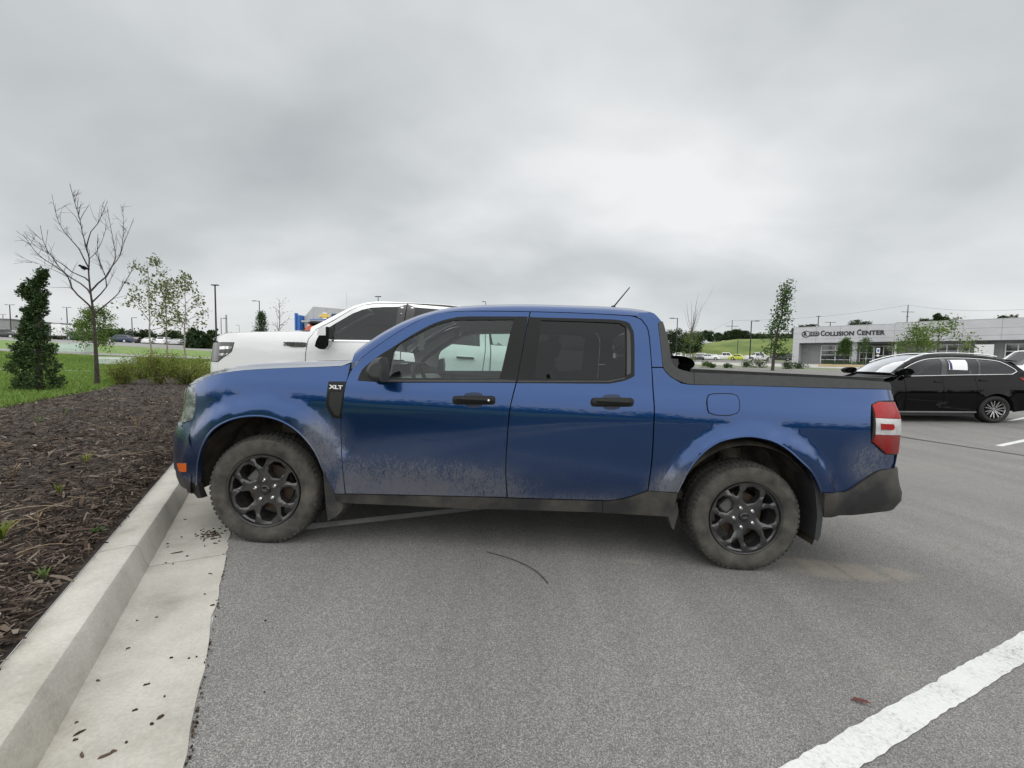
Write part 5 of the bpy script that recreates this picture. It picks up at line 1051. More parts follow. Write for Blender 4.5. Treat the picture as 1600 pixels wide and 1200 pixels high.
# ---------------------------------------------------------------- simpler cars for the far lots
def far_car(kind, paint_m, loc, yaw, label, group, glass=None, glassc=None, scale=1.):
    K = {'sedan': dict(L=4.75, st=[(0, .55, .62), (.12, .62, .74), (1.15, .80, .90), (1.25, .82, .93), (2.15, .92, 1.43), (3.2, .94, 1.44), (4.1, .95, 1.06), (4.62, .85, .97), (4.75, .55, .65)], win=(3, 6), cow=1.25),
         'suv': dict(L=4.7, st=[(0, .6, .72), (.1, .72, .92), (1.05, .90, 1.05), (1.15, .94, 1.08), (1.85, 1.0, 1.68), (3.9, 1.02, 1.68), (4.45, 1.03, 1.12), (4.6, .95, 1.05), (4.7, .6, .7)], win=(3, 6), cow=1.15),
         'pickup': dict(L=5.8, st=[(0, .7, .80), (.1, .82, 1.05), (1.35, 1.02, 1.15), (1.45, 1.05, 1.18), (2.15, 1.12, 1.88), (3.65, 1.14, 1.88), (3.9, 1.14, 1.20), (3.96, 1.14, 1.18), (5.7, 1.13, 1.17), (5.8, .75, .85)], win=(3, 6), cow=1.4),
         'jeep': dict(L=4.2, st=[(0, .6, .72), (.08, .8, 1.02), (.95, 1.10, 1.17), (1.05, 1.14, 1.21), (1.43, 1.18, 1.94), (4.0, 1.20, 1.96), (4.12, 1.20, 1.26), (4.2, .6, .7)], win=(3, 6), cow=1.4),
         'van': dict(L=5.6, st=[(0, .6, .8), (.1, .8, 1.0), (.6, 1.1, 1.2), (.7, 1.15, 1.25), (1.4, 1.3, 2.3), (5.5, 1.3, 2.35), (5.6, 1.2, 1.3)], win=(3, 5), cow=.7)}[kind]
    L_ = K['L']; W = 1.86 if kind != 'pickup' else 2.0; hw = W/2; st = K['st']
    root = empty('parked_car' if kind != 'pickup' else 'pickup_truck', loc, yaw); tag(root, label, 'truck' if kind == 'pickup' else ('van' if kind == 'van' else 'car'), group)
    root.scale = (scale,)*3
    body = MB(); rows = []
    for (u, belt, top) in st:
        e = min(u, L_-u); nar = .10*max(0, 1-e/.5)**2; h = hw-nar; tk = max(0, top-belt)
        gi = .05+.22*tk if tk > .2 else .08
        half = [(-h+.06, .22), (-h, .35), (-h, belt*.75), (-h+.015, belt-.04), (-h+.05, belt), (-h+gi, top-.04), (-h+gi+.08, top), (-h*.4, top+.02)]
        rows.append([(u-L_/2, y, z) for y, z in half]+[(u-L_/2, -y, z) for y, z in reversed(half)])
    body.grid(rows); n = len(rows[0]); body.f += [tuple(range(n-1, -1, -1)), tuple(len(body.v)-n+i for i in range(n))]
    body.f = [f[::-1] for f in body.f]
    bo = body.build('body', paint_m, root, True, 32)
    g = glass or M_GLB; i0, i1 = K['win']
    def ptw(i, f, s_):                                    # a point on the greenhouse flank at station i, fraction f up
        r = rows[i]; a, b_ = Vector(r[4]), Vector(r[5]); p = a+(b_-a)*f; return (p.x, (p.y-.012)*(1 if s_ < 0 else -1), p.z)
    for s_ in (-1, 1):
        A = [ptw(i0, .25, s_), ptw(i0+1, .88, s_), ptw(i1-1, .88, s_), ptw(i1, .25, s_)]; n_ = 3 if kind in ('suv', 'van', 'jeep') else 2
        bl, br, tl_, tr_ = Vector(A[0])+(Vector(A[3])-Vector(A[0]))*.06, Vector(A[3]), Vector(A[1]), Vector(A[2])
        bl = Vector(ptw(i0, .12, s_))+(Vector(ptw(i1, .12, s_))-Vector(ptw(i0, .12, s_)))*.12; br = Vector(ptw(i1, .12, s_))+(Vector(ptw(i0, .12, s_))-Vector(ptw(i1, .12, s_)))*.06
        for k in range(n_):
            q0, q1 = k/n_+.015, (k+1)/n_-.015
            quad = [bl.lerp(br, q0), bl.lerp(br, q1), tl_.lerp(tr_, q1), tl_.lerp(tr_, q0)]
            MB().add(quad, [(0, 1, 2, 3) if s_ < 0 else (3, 2, 1, 0)]).build('side_window', g, root)
    def cross(i, j, nm):
        a, b_ = rows[i], rows[j]; P = [Vector(a[5]).lerp(Vector(b_[5]), .10), Vector(a[-6]).lerp(Vector(b_[-6]), .10), Vector(a[-6]).lerp(Vector(b_[-6]), .92), Vector(a[5]).lerp(Vector(b_[5]), .92)]
        nrm = (P[1]-P[0]).cross(P[3]-P[0]).normalized(); nrm = nrm if nrm.z > 0 else -nrm
        mid_ = [Vector(a[7]).lerp(Vector(b_[7]), .10), Vector(a[-8]).lerp(Vector(b_[-8]), .10), Vector(a[-8]).lerp(Vector(b_[-8]), .92), Vector(a[7]).lerp(Vector(b_[7]), .92)]
        MB().add([p+nrm*.014 for p in (P[0], mid_[0], mid_[1], P[1], P[2], mid_[2], mid_[3], P[3])], [(0, 1, 6, 7), (1, 2, 5, 6), (2, 3, 4, 5)]).build(nm, g, root)
    cross(i0, i0+1, 'windscreen'); cross(i1, i1-1, 'rear_window')
    wr = .34 if kind in ('sedan',) else .38
    for uc in ((.92, L_-1.0) if kind != 'pickup' else (1.0, L_-1.25)):
        for s_ in (-1, 1):
            o = MB().lathe([(.02, .0), (wr*.62, .0), (wr*.62, .02)], 18, c=(uc-L_/2, 0, wr)); o.v = [(x, s_*(hw+.015-y), z) for x, y, z in o.v]; wo = o.build('wheel', M_RIMS, root)
            o = MB().lathe([(wr*.62, .0), (wr*.97, .0), (wr, .02), (wr, .2)], 22, c=(uc-L_/2, 0, wr)); o.v = [(x, s_*(hw+.012-y), z) for x, y, z in o.v]; o.build('tyre', M_RUBB, wo, True, 40)
            o = MB().lathe([(.02, .0), (wr*1.16, .0)], 22, c=(uc-L_/2, 0, wr+.02)); o.v = [(x, s_*(hw+.004-y), z) for x, y, z in o.v]; o.build('wheel_arch', M_DARK, root)
    for s_ in (-1, 1):
        h_ = st[1][1]; MB().box((-L_/2+.07, s_*(hw-.28), h_-.05), (.12, .34, .12), bev=.03).build('headlight', M_CLEAR, root)
        MB().box((L_/2-.07, s_*(hw-.2), st[-2][1]-.12), (.12, .26, .16), bev=.03).build('tail_lamp', M_RED, root)
    return root
def car_at(kind, m, px, py, yaw, label, group, d=None, scale=1.):
    p = gpt(px, py) if d is None else None
    if d is not None: q = at(px, py, d); p = onground(q[0], q[1])
    return far_car(kind, m, p, yaw, label, group, scale=scale)
M_SILV = paint('silver paint', (.42, .43, .44), flake=.5); M_NAVY = paint('navy paint', (.015, .03, .08), flake=.2); M_GREYP = paint('dark grey paint', (.05, .052, .055), flake=.4); M_YEL = paint('yellow green paint', (.55, .60, .05), flake=0.); M_ORANGE = paint('orange red paint', (.52, .085, .03), flake=0.)
# orange boxy 4x4 beyond the white pickup
jd = far_car('jeep', M_ORANGE, onground(at(540, 540, 9.4)[0], 9.4), R(16), 'orange red boxy off-road car with black roof behind the white pickup', None)
MB().box((.64, 0, 1.975), (2.55, 1.50, .07), bev=.03).build('hard_top', M_RUBB, jd)
# ================================================================ vegetation
def leaf_mat(name, cols, trans=.35, rough=.6):
    if name in MATS: return MATS[name]
    m = bpy.data.materials.new(name); m.use_nodes = True; t = m.node_tree; t.nodes.clear(); MATS[name] = m
    o = N(t, 'ShaderNodeOutputMaterial'); ge = N(t, 'ShaderNodeNewGeometry'); n = len(cols)
    c = RAMP(t, ge.outputs['Random Per Island'], [((i+.0)/max(1, n-1), cc) for i, cc in enumerate(cols)])
    d = N(t, 'ShaderNodeBsdfPrincipled'); d.inputs['Roughness'].default_value = rough; d.inputs['Specular IOR Level'].default_value = .3; L(t, c, d.inputs['Base Color'])
    if trans > 0:
        tr = N(t, 'ShaderNodeBsdfTranslucent'); L(t, c, tr.inputs[0]); mx = N(t, 'ShaderNodeMixShader'); mx.inputs[0].default_value = trans
        L(t, d.outputs[0], mx.inputs[1]); L(t, tr.outputs[0], mx.inputs[2]); L(t, mx.outputs[0], o.inputs[0])
    else: L(t, d.outputs[0], o.inputs[0])
    return m
def rot_frames(n, up=None, tilt=1.):
    a = RNG.normal(size=(n, 3)); 
    if up is not None: a = a*tilt+np.array(up)
    a /= np.linalg.norm(a, axis=1)[:, None]; b = RNG.normal(size=(n, 3)); b -= (a*b).sum(1)[:, None]*a; b /= np.linalg.norm(b, axis=1)[:, None]; return a, b, np.cross(a, b)
def leaves(P, size, aspect=.55, up=None, tilt=1., jit=.35):
    """leaf-shaped diamonds (folded along the midrib) centred at P"""
    n = len(P); a, b, c = rot_frames(n, up, tilt); s = size*(1+RNG.uniform(-jit, jit, n))[:, None]
    v = np.stack([P-b*s*.5, P+c*s*aspect*.5+a*s*.10, P+b*s*.5, P-c*s*aspect*.5+a*s*.10], 1).reshape(-1, 3)
    i = np.arange(n)[:, None]*4; return v, np.hstack([i, i+1, i+2, i+3])
def clusters(C, per, r, flat=1.):
    n = len(C); k = np.repeat(np.arange(n), per); o = RNG.normal(size=(n*per, 3)); o[:, 2] *= flat; return np.asarray(C)[k]+o*r*.5
M_BARK = mat('grey brown bark', (.060, .048, .040), rough=.95, c2=(.13, .11, .095), scale=22, bump=.6, bscale=50)
M_BARKD = mat('dark bark', (.030, .024, .021), rough=.95, c2=(.075, .062, .055), scale=25, bump=.6, bscale=60)
M_BARKP = mat('pale bark', (.22, .19, .165), rough=.95, c2=(.36, .33, .30), scale=12, bump=.4, bscale=40)
def wob(p0, p1, n, amp):
    p0, p1 = np.array(p0, float), np.array(p1, float); t = np.linspace(0, 1, n)[:, None]; P = p0+(p1-p0)*t; w = RNG.normal(size=(n, 3))*amp*np.linalg.norm(p1-p0); w[0] = 0; w = np.cumsum(w, 0)*.5; w -= t*w[-1]*.4; return P+w
def leafy_tree(name, label, cat, base, H, r0, crown0, nb, spread, lf, per, lsize, lmat, bark, group=None, upang=.9, lean=(0, 0), cr=.22, bare=0.):
    base = np.array(base, float); root = empty(name, base); tag(root, label, cat, group)
    top = np.array([lean[0], lean[1], H]); T = wob((0, 0, -.05), top, 12, .012); tr = MB(); tr.tube(T, list(np.linspace(r0, r0*.15, 12)), 7); C = []
    for k in range(nb):
        f = crown0+(1-crown0)*((k+.5)/nb)**.9; f = min(.98, f); i = f*11; p = T[int(i)]+(T[min(11, int(i)+1)]-T[int(i)])*(i-int(i))
        az = k*2.4+RNG.uniform(-.5, .5); ln = spread*(1-.72*((f-crown0)/(1-crown0+1e-6)))*RNG.uniform(.75, 1.15); el = upang*RNG.uniform(.7, 1.2)
        d = np.array([math.cos(az)*math.cos(el), math.sin(az)*math.cos(el), math.sin(el)]); B = wob(p, p+d*ln, 7, .06); rb = r0*(1-f)*.55+.006
        tr.tube(B, list(np.linspace(rb, .004, 7)), 5)
        for s_ in range(3):
            j = RNG.integers(2, 6); d2 = d+RNG.normal(size=3)*.7; d2 /= np.linalg.norm(d2); B2 = wob(B[j], B[j]+d2*ln*.42, 5, .07); tr.tube(B2, list(np.linspace(rb*.5, .003, 5)), 4)
            C += [B2[q] for q in (2, 3, 4)]
        C += [B[q] for q in (3, 4, 5, 6)]
    C.append(T[-1]); C.append(T[-2]); C = np.array(C)
    if bare: C = C[RNG.uniform(size=len(C)) > bare]
    tr.build('trunk', bark, root, True, 60)
    P = clusters(C, per, cr); v, f = leaves(P, lsize); np_obj('crown', v, f, lmat, root)
    return root
LV_YG = leaf_mat('young green leaves', [(.055, .10, .018), (.10, .17, .03), (.15, .22, .05), (.20, .27, .08)])
LV_OL = leaf_mat('olive young leaves', [(.05, .075, .018), (.09, .125, .03), (.14, .17, .05), (.20, .21, .08)])
LV_DK = leaf_mat('dark evergreen leaves', [(.016, .036, .013), (.030, .060, .018), (.050, .090, .026), (.075, .12, .036)], trans=.2)
LV_MD = leaf_mat('mid green leaves', [(.03, .065, .014), (.05, .10, .02), (.08, .14, .03)])
LV_GOLD = leaf_mat('golden green leaves', [(.07, .12, .018), (.13, .19, .03), (.22, .26, .045), (.22, .17, .05)])
LV_WOOD = leaf_mat('woodland leaves', [(.010, .026, .008), (.022, .045, .012), (.04, .07, .02)], trans=.1)
# ---- bare tree in the bed, limbs laid out as in the photograph
tb = gpt(152, 603); DT = tb[1]; bare = empty('bare_tree', tb); tag(bare, 'tall leafless tree with spreading branches rising from the mulch bed', 'tree')
def ptree(pts, d0, slope): return [at(x, y, DT+d0+slope*i)-tb for i, (x, y) in enumerate(pts)]
limbs = [([(152, 606), (151, 575), (149.5, 545), (148, 520), (146, 490), (143, 468), (140.6, 450), (138.4, 423), (139.5, 405), (135, 387), (128, 360), (125, 344), (117, 317), (109, 287)], 0, 0, .062, .007),
 ([(146, 489), (139.5, 477), (121.5, 461), (112.5, 450), (106, 432), (90, 418.5), (60, 398), (36, 366)], 0, -.10, .036, .006),
 ([(142.5, 461), (137, 452), (126, 443), (108, 432), (88, 412), (79, 398), (56, 385), (37, 362)], 0, .12, .032, .005),
 ([(140, 440), (133, 434), (112.5, 425), (99, 414), (85.5, 405), (76.5, 396), (67.5, 376), (63, 352)], 0, -.14, .026, .005),
 ([(139, 419), (131.6, 405), (123.8, 389), (112.5, 376), (99, 360), (90, 342), (84, 319.5), (81, 303)], 0, .10, .026, .005),
 ([(142, 455), (153, 443), (166.5, 432), (175.5, 416), (187, 400.5), (193.5, 380), (200, 364.5), (209, 341)], 0, .12, .032, .005),
 ([(144, 472), (157.5, 459), (166.5, 448), (165, 432), (157.5, 414), (152, 391.5), (153, 366)], 0, -.12, .028, .005),
 ([(148, 490), (166.5, 475), (184.5, 459), (193.5, 443), (205, 425), (210, 406)], 0, .16, .030, .005),
 ([(135, 386), (142, 362), (153, 349), (162, 328.5), (168, 314)], 0, -.10, .020, .005),
 ([(166.5, 430), (180, 405), (178, 382.5), (173, 355.5), (167, 322)], .3, .08, .020, .005),
 ([(126, 352), (118, 338), (110, 330), (101, 321)], 0, .10, .011, .004), ([(125, 344), (130, 334), (138, 322), (138.5, 320)], 0, -.1, .010, .004),
 ([(187, 400), (191, 382), (193, 350), (191.5, 322)], .5, .1, .014, .004), ([(106, 433), (97, 428), (80, 420), (60, 412), (40, 409)], -.4, -.1, .012, .003), ([(112, 450), (100, 449), (84, 449), (68, 448)], -.2, -.1, .010, .003), ([(139, 405), (150, 395), (158, 380), (165, 360), (168, 345)], .1, .1, .012, .004)]
tk = MB(); tw = MB()
for i, (pts_, d0, sl, ra, rb) in enumerate(limbs):
    P = ptree(spline(pts_, 9, False), d0, sl*len(pts_)/max(4, len(spline(pts_, 9, False)))); (tk if i == 0 else tw).tube(P, list(np.geomspace(ra if i == 0 else ra*.72, rb*.8, len(P))), 7 if i == 0 else 5)
    n_ = len(P)
    for j in range(3, n_-1, 1):
        for _q in range(2):
          if RNG.uniform() < (.72 if i else .6) and (i or j > 18):
              d = np.array(P[min(j+1, n_-1)])-np.array(P[j-1]); d /= np.linalg.norm(d); a = np.array([RNG.uniform(-1, 1), RNG.uniform(-.7, .7), RNG.uniform(.0, .7)]); q = d*.6+a*.8; q /= np.linalg.norm(q)
              ln = RNG.uniform(.18, .62)*(1.15-.6*j/n_); B = wob(P[j], np.array(P[j])+q*ln, 5, .05); tw.tube(B, list(np.linspace(max(.0045, ra*.12), .0022, 5)), 4)
              if RNG.uniform() < .8:
                q2 = q+RNG.normal(size=3)*.5; q2 /= np.linalg.norm(q2); tw.tube(wob(B[2], B[2]+q2*ln*.6, 4, .05), [.0038, .0032, .0026, .002], 4)
tk.build('trunk', M_BARKD, bare, True, 60); tw.build('branches', M_BARKD, bare, True, 60)
# small black bird on a limb
bp_ = at(131.5, 421.5, DT-.05); bird = empty('bird', bp_); tag(bird, 'small black bird perched in the leafless tree', 'bird')
bm = MB(); G_ = []
for u, r_, z in ((-.17, .004, -.045), (-.11, .018, -.03), (-.06, .034, -.01), (0, .050, .0), (.05, .046, .014), (.085, .028, .036), (.105, .030, .052), (.13, .026, .056), (.148, .012, .052), (.172, .002, .046)): G_.append([(-u*.92, r_*math.cos(t), z+r_*1.05*math.sin(t)+.05) for t in np.linspace(0, 2*math.pi, 13)])
bm.grid(G_); bm.build('body', mat('black feathers', (.004, .004, .005), rough=.8, spec=.1), bird, True, 80)
for s_ in (-1, 1): MB().tube([(0, .02*s_, .02), (-.01, .02*s_, -.03)], .004, 5).build('leg', M_RUBB, bird)
# ---- dark columnar evergreen
eb = gpt(62, 612); DE = eb[1]; ev = empty('evergreen_tree', eb); tag(ev, 'dark dense columnar evergreen at the far left of the bed', 'tree')
prof_e = [(418, 60, 66), (428, 54, 72), (440, 46, 74), (452, 32, 72), (462, 34, 70), (478, 44, 74), (492, 40, 71), (500, 34, 70), (508, 34, 72), (520, 34, 74), (535, 28, 78), (550, 24, 82), (565, 22, 86), (578, 16, 84), (592, 24, 92), (604, 26, 96), (612, 36, 86)]
py_ = np.array([p[0] for p in prof_e]); xl_ = np.array([p[1] for p in prof_e]); xr_ = np.array([p[2] for p in prof_e]); sc = DE/FPX; C = []
for _ in range(620):
    y = RNG.uniform(426, 611); l, r_ = np.interp(y, py_, xl_), np.interp(y, py_, xr_); c = (l+r_)/2; hw = max(1.5, (r_-l)/2*(1+.22*math.sin(y*.33)*math.sin(y*.11+1))-12); a = RNG.uniform(0, 2*math.pi); k = RNG.uniform(.15, 1)**.5
    p = at(c+hw*k*math.cos(a), y, DE)-eb; p[1] += hw*sc*k*math.sin(a); C.append(p)
C = np.array(C); ax = np.column_stack([C[:, 0]-np.interp(C[:, 2], [0, 3], [0, 0]), C[:, 1], np.zeros(len(C))]); ax /= np.linalg.norm(ax, axis=1)[:, None]+1e-9; ax = ax+np.array([0, 0, .9])+RNG.normal(size=C.shape)*.3; ax /= np.linalg.norm(ax, axis=1)[:, None]
PP = []
for c_, a_ in zip(C, ax):
    n_ = 40; t_ = RNG.uniform(0, 1, n_); PP.append(c_+a_*(t_*.17)[:, None]+RNG.normal(size=(n_, 3))*(.05*(1.1-t_))[:, None])
P = np.vstack(PP); v, f = leaves(P, .045, .45, jit=.6); np_obj('crown', v, f, LV_DK, ev)
MB().tube([(0, 0, -.1), (.02, 0, 1.0), tuple(at(62, 430, DE)-eb)], [.06, .05, .015], 7).build('trunk', M_BARKD, ev, True)
# ---- light green small tree behind the bare trunk
b_ = gpt(150, 566); leafy_tree('small_tree', 'small feathery bright green tree just behind the bare trunk', 'tree', b_, (566-488)*b_[1]/FPX, .05, .30, 22, 1.35, None, 14, .10, LV_YG, M_BARK, upang=.22, cr=.26)
# ---- young pale-trunked trees on the lawn
yt = [((238, 571), 415, 'leftmost of the three young pale trunked trees on the lawn', 1.25), ((262, 566), 440, 'shortest and middle one of the three young trees on the lawn', .85), ((289, 568), 436, 'young tree with thin crown nearest the white pickup nose', 1.05)]
for (x, y), tp, lb, sp in yt:
    b_ = gpt(x, y); leafy_tree('young_tree', lb, 'tree', b_, (y-tp)*b_[1]/FPX, .05, .30, 15, sp*b_[1]/20*1.35, None, 7, .105*b_[1]/16, LV_OL, M_BARKP, group='young trees on the lawn', upang=.70, cr=.24*b_[1]/20, bare=.5)
# ---- golden shrubs at the head of the bed
sh = [(196, 600, 36, 'low golden green shrub standing beside the bare trunk'), (222, 592, 40, 'rounded golden green shrub second from the bare trunk'), (247, 600, 44, 'bushy golden shrub in the middle of the shrub row'), (270, 590, 40, 'golden shrub right of the middle of the shrub row'), (292, 600, 46, 'full yellow green shrub near the blue pickup headlight'), (316, 596, 44, 'yellow green shrub closest to the white pickup nose'), (332, 604, 34, 'shrub half hidden by the blue pickup bonnet')]
for x, y, h, lb in sh:
    b_ = gpt(x, y); s_ = b_[1]/FPX; o = empty('shrub', b_); tag(o, lb, 'shrub', 'golden shrubs at the head of the bed'); H = h*s_*RNG.uniform(.68, .95); W_ = 22*s_; C = []
    st = MB()
    for _ in range(26):
        a = RNG.uniform(0, 6.28); k = RNG.uniform(0, 1)**.6; e = np.array([math.cos(a)*W_*k, math.sin(a)*W_*k, H*(1.05-.45*k*k)*RNG.uniform(.75, 1.1)]); B = wob((e[0]*.15, e[1]*.15, 0), e, 5, .05); st.tube(B, [.012, .01, .008, .005, .003], 4); C += [B[1], B[2], B[3], B[4], B[4]]
    st.build('stems', M_BARK, o); P = clusters(np.array(C), 15, .20); P[:, 2] = np.abs(P[:, 2]); v, f = leaves(P, .055, .45); np_obj('foliage', v, f, LV_GOLD, o)
# ---- trees on the right
b_ = gpt(1207, 579); leafy_tree('young_tree', 'slender leaning young tree left of the grey building', 'tree', b_, (579-450)*b_[1]/FPX, .055*b_[1]/14,   .14, 24, .44*b_[1]/14, None, 14, .080*b_[1]/14, LV_MD, M_BARKD, upang=.65, lean=(.34*b_[1]/14, 0), cr=.17*b_[1]/14, bare=.55)
# sparse broom-like tree: green below, bare twigs above
b_ = gpt(1078, 577); s_ = b_[1]/FPX; o = empty('young_tree', b_); tag(o, 'broom shaped young tree with bare top twigs behind the cab', 'tree'); mb = MB(); C = []
mb.tube(wob((0, 0, -.1), (.0, 0, 60*s_), 8, .02), list(np.linspace(.05, .03, 8)), 6)
for k in range(15):
    a = k*2.4; p0 = np.array([0, 0, RNG.uniform(45, 62)*s_]); e = p0+np.array([(RNG.uniform(-12, 16))*s_, math.sin(a)*9*s_, RNG.uniform(35, 60)*s_]); mb.tube(wob(p0, e, 7, .035), list(np.linspace(.02, .006, 7)), 4)
e = np.array([28*s_, 0, 128*s_]); mb.tube(wob((0, 0, 55*s_), e, 9, .03), list(np.linspace(.025, .006, 9)), 4)
for k in range(26):
    a = k*2.4; z = RNG.uniform(5, 55)*s_; p0 = np.array([0, 0, z]); e = p0+np.array([math.cos(a)*12*s_, math.sin(a)*12*s_, RNG.uniform(2, 10)*s_])*RNG.uniform(.5, 1.1); B = wob(p0, e, 5, .05); mb.tube(B, [.014, .012, .01, .008, .006], 4); C += list(B[2:])
mb.build('trunk', M_BARK, o, True); P = clusters(np.array(C), 16, .35*s_*16); v, f = leaves(P, .10); np_obj('crown', v, f, LV_YG, o)
# trees standing before the building
b_ = gpt(1465, 583); sp = at(1465, 556, 34.); g_ = onground(sp[0], sp[1]); leafy_tree('young_tree', 'wide low young tree in front of the building behind the black SUV', 'tree', g_, float(at(1465, 506, 34.)[2]-g_[2]), .10, .30, 11, 3.0, None, 10, .17, LV_YG, M_BARK, upang=.16, cr=.42, bare=.2)
sp = at(1432, 556, 33.); g_ = onground(sp[0], sp[1]); leafy_tree('young_tree', 'thin young tree beside the white pillar of the building', 'tree', g_, float(at(1432, 518, 33.)[2]-g_[2]), .07, .35, 12, 1.3, None, 10, .16, LV_YG, M_BARK, upang=.5, cr=.6)
for px, d, top, lb, sp_ in ((1319, 53., 526, 'small round young tree at the building entrance', .9), (1349, 54., 524, 'thin sparse young tree right of the building entrance', 1.2)):
    sp = at(px, 566, d); g_ = onground(sp[0], sp[1]); leafy_tree('young_tree', lb, 'tree', g_, float(at(px, top, d)[2]-g_[2])*.86, .07, .35, 14, sp_, None, 12 if px < 1330 else 4, .18, LV_MD, M_BARK, upang=.5, cr=.38)
# bushes along the island
for px, py, h, lb in ((1105, 574, 9, 'leafy bush by the broom shaped tree on the island'), (1113, 575, 6, 'low yellow green bush left on the island'), (1136, 575, 7, 'spreading low bush in the middle of the island'), (1167, 574, 10, 'thin upright bush in front of the tall lamp post'), (1187, 574.5, 13, 'round dark green bush right of the lamp post base'), (1230, 576.5, 11, 'round dark bush left of the building corner'), (1249, 576, 9, 'small dark bush closest to the building corner')):
    b_ = gpt(px, py, 120); s_ = b_[1]/FPX; o = empty('bush', b_); tag(o, lb, 'bush', 'bushes on the planted island'); H = h*s_
    C = [(RNG.normal()*H*.35, RNG.normal()*H*.35, abs(RNG.normal(.5, .25))*H) for _ in range(26)]; MB().tube([(0, 0, -.1), (0, 0, H*.6)], [.04, .02], 5).build('stem', M_BARK, o)
    P = clusters(np.array(C), 22, H*.30); P[:, 2] = np.maximum(P[:, 2], .02); v, f = leaves(P, .14); np_obj('foliage', v, f, LV_DK if 'dark' in lb else LV_MD, o)
# spruce, twiggy tree and hedge-row left of the dealer building
b_ = at(409, 520, 34.); g_ = onground(b_[0], b_[1]); o = empty('spruce_tree', g_); tag(o, 'small pointed spruce above the white pickup bonnet', 'tree'); H = float(at(409, 486, 34.)[2]-g_[2]); C = []
for _ in range(300):
    f = RNG.uniform(0, 1); r_ = (1-f)*H*.30*(RNG.uniform(.3, 1)); a = RNG.uniform(0, 6.28); C.append((math.cos(a)*r_, math.sin(a)*r_, H*(.06+.92*f)-r_*.25))
P = clusters(np.array(C), 14, .30, .6); v, f = leaves(P, .16, .3); np_obj('crown', v, f, LV_DK, o); MB().tube([(0, 0, -.1), (0, 0, H)], [.10, .02], 6).build('trunk', M_BARKD, o)
b_ = at(438, 520, 30.); g_ = onground(b_[0], b_[1]); leafy_tree('young_tree', 'small twiggy nearly leafless tree left of the blue gate tower', 'tree', g_, float(at(438, 472, 30.)[2]-g_[2]), .06, .3, 12, 1.4, None, 2, .1, LV_MD, M_BARKD, upang=.9, cr=.3, bare=.7)
# distant trees, each its own: (px, base py, top py, half width px, distance, label)
far_tr = [(165, 531, 514, 14, 120, 'dark round tree behind the blue parked car'), (182, 531, 513, 9, 124, 'dark tree between the lorry and the young trees'), (228, 531, 515, 12, 110, 'dark tree seen through the left young tree'), (262, 532, 517, 14, 105, 'dense tree seen through the middle young tree'), (305, 532, 512, 12, 60, 'leafy tree far behind the right young tree'), (325, 532, 514, 9, 62, 'thin leafy tree left of the tall lamp post'), (12, 524, 510, 9, 130, 'dark tree at the far left edge'), (112, 520, 505, 10, 135, 'dark tree rising behind the lorry cab'),
          (1050, 546, 510, 14, 120, 'dark wooded tree right behind the cab corner'), (1066, 545, 514, 13, 124, 'dark wooded tree second from the cab corner'), (1086, 540, 518, 13, 130, 'dark tree below the broom shaped twigs'), (1108, 528, 516.5, 9, 150, 'round tree alone on the hill crest'), (1124, 528, 520, 8, 152, 'low tree on the hill crest left of the power pole'), (1135, 528, 517, 7, 152, 'tree on the crest next to the power pole'), (1151, 527, 514, 8, 150, 'tree on the crest right of the power pole'), (1163, 527, 517, 9, 152, 'broad tree on the crest left of the lamp head'), (1180, 527, 522, 12, 155, 'low hedge like tree on the crest'), (1197, 527, 522, 10, 156, 'low tree on the crest before the slender tree'), (1228, 526, 522, 14, 158, 'low tree on the crest by the building edge'),
          (1262, 512, 508, 12, 120, 'dark treetop over the left roof end'), (1336, 510, 500.5, 15, 115, 'broad dark treetop over the sign'), (1352, 510, 503, 12, 116, 'dark treetop over the right end of the sign'), (1453, 506, 494, 9, 100, 'rounded dark treetop over the right roof'), (1463, 506, 486.5, 8, 101, 'tallest dark treetop over the right roof'), (1480, 506, 491, 9, 102, 'dark treetop beside the small flag'), (1573, 502, 490.5, 13, 95, 'dark treetop over the roof at the right edge')]
for px, by, tp, hw, d, lb in far_tr:
    b_ = at(px, by, d); g = float(ground(b_[0], b_[1])); z0 = min(g, b_[2]-.5); s_ = d/FPX; o = empty('distant_tree', (b_[0], b_[1], z0)); tag(o, lb, 'tree', 'distant trees'); H = float(at(px, tp, d)[2]-z0); Hc = (by-tp+6)*s_; W_ = hw*s_
    C = []
    Hc = H if by-tp < 22 and H < 9 else Hc; lob = [(RNG.normal()*W_*.45, RNG.normal()*W_*.45, H-Hc*RNG.uniform(.18, .95), RNG.uniform(.30, .55)*W_) for _ in range(13)]
    for (lx, ly, lz, lr) in lob:
        q = RNG.normal(size=(16, 3)); q /= np.linalg.norm(q, axis=1)[:, None]; C += [(lx+a*lr, ly+b2*lr, min(H, lz+c*lr*.8)) for a, b2, c in q]
    P = clusters(np.array(C), 18, W_*.28); P[:, 2] = np.minimum(P[:, 2], H); v, f = leaves(P, .42); np_obj('crown', v, f, LV_WOOD, o); MB().tube([(0, 0, -.5), (0, 0, H*.7)], [.22, .1], 6).build('trunk', M_BARKD, o)
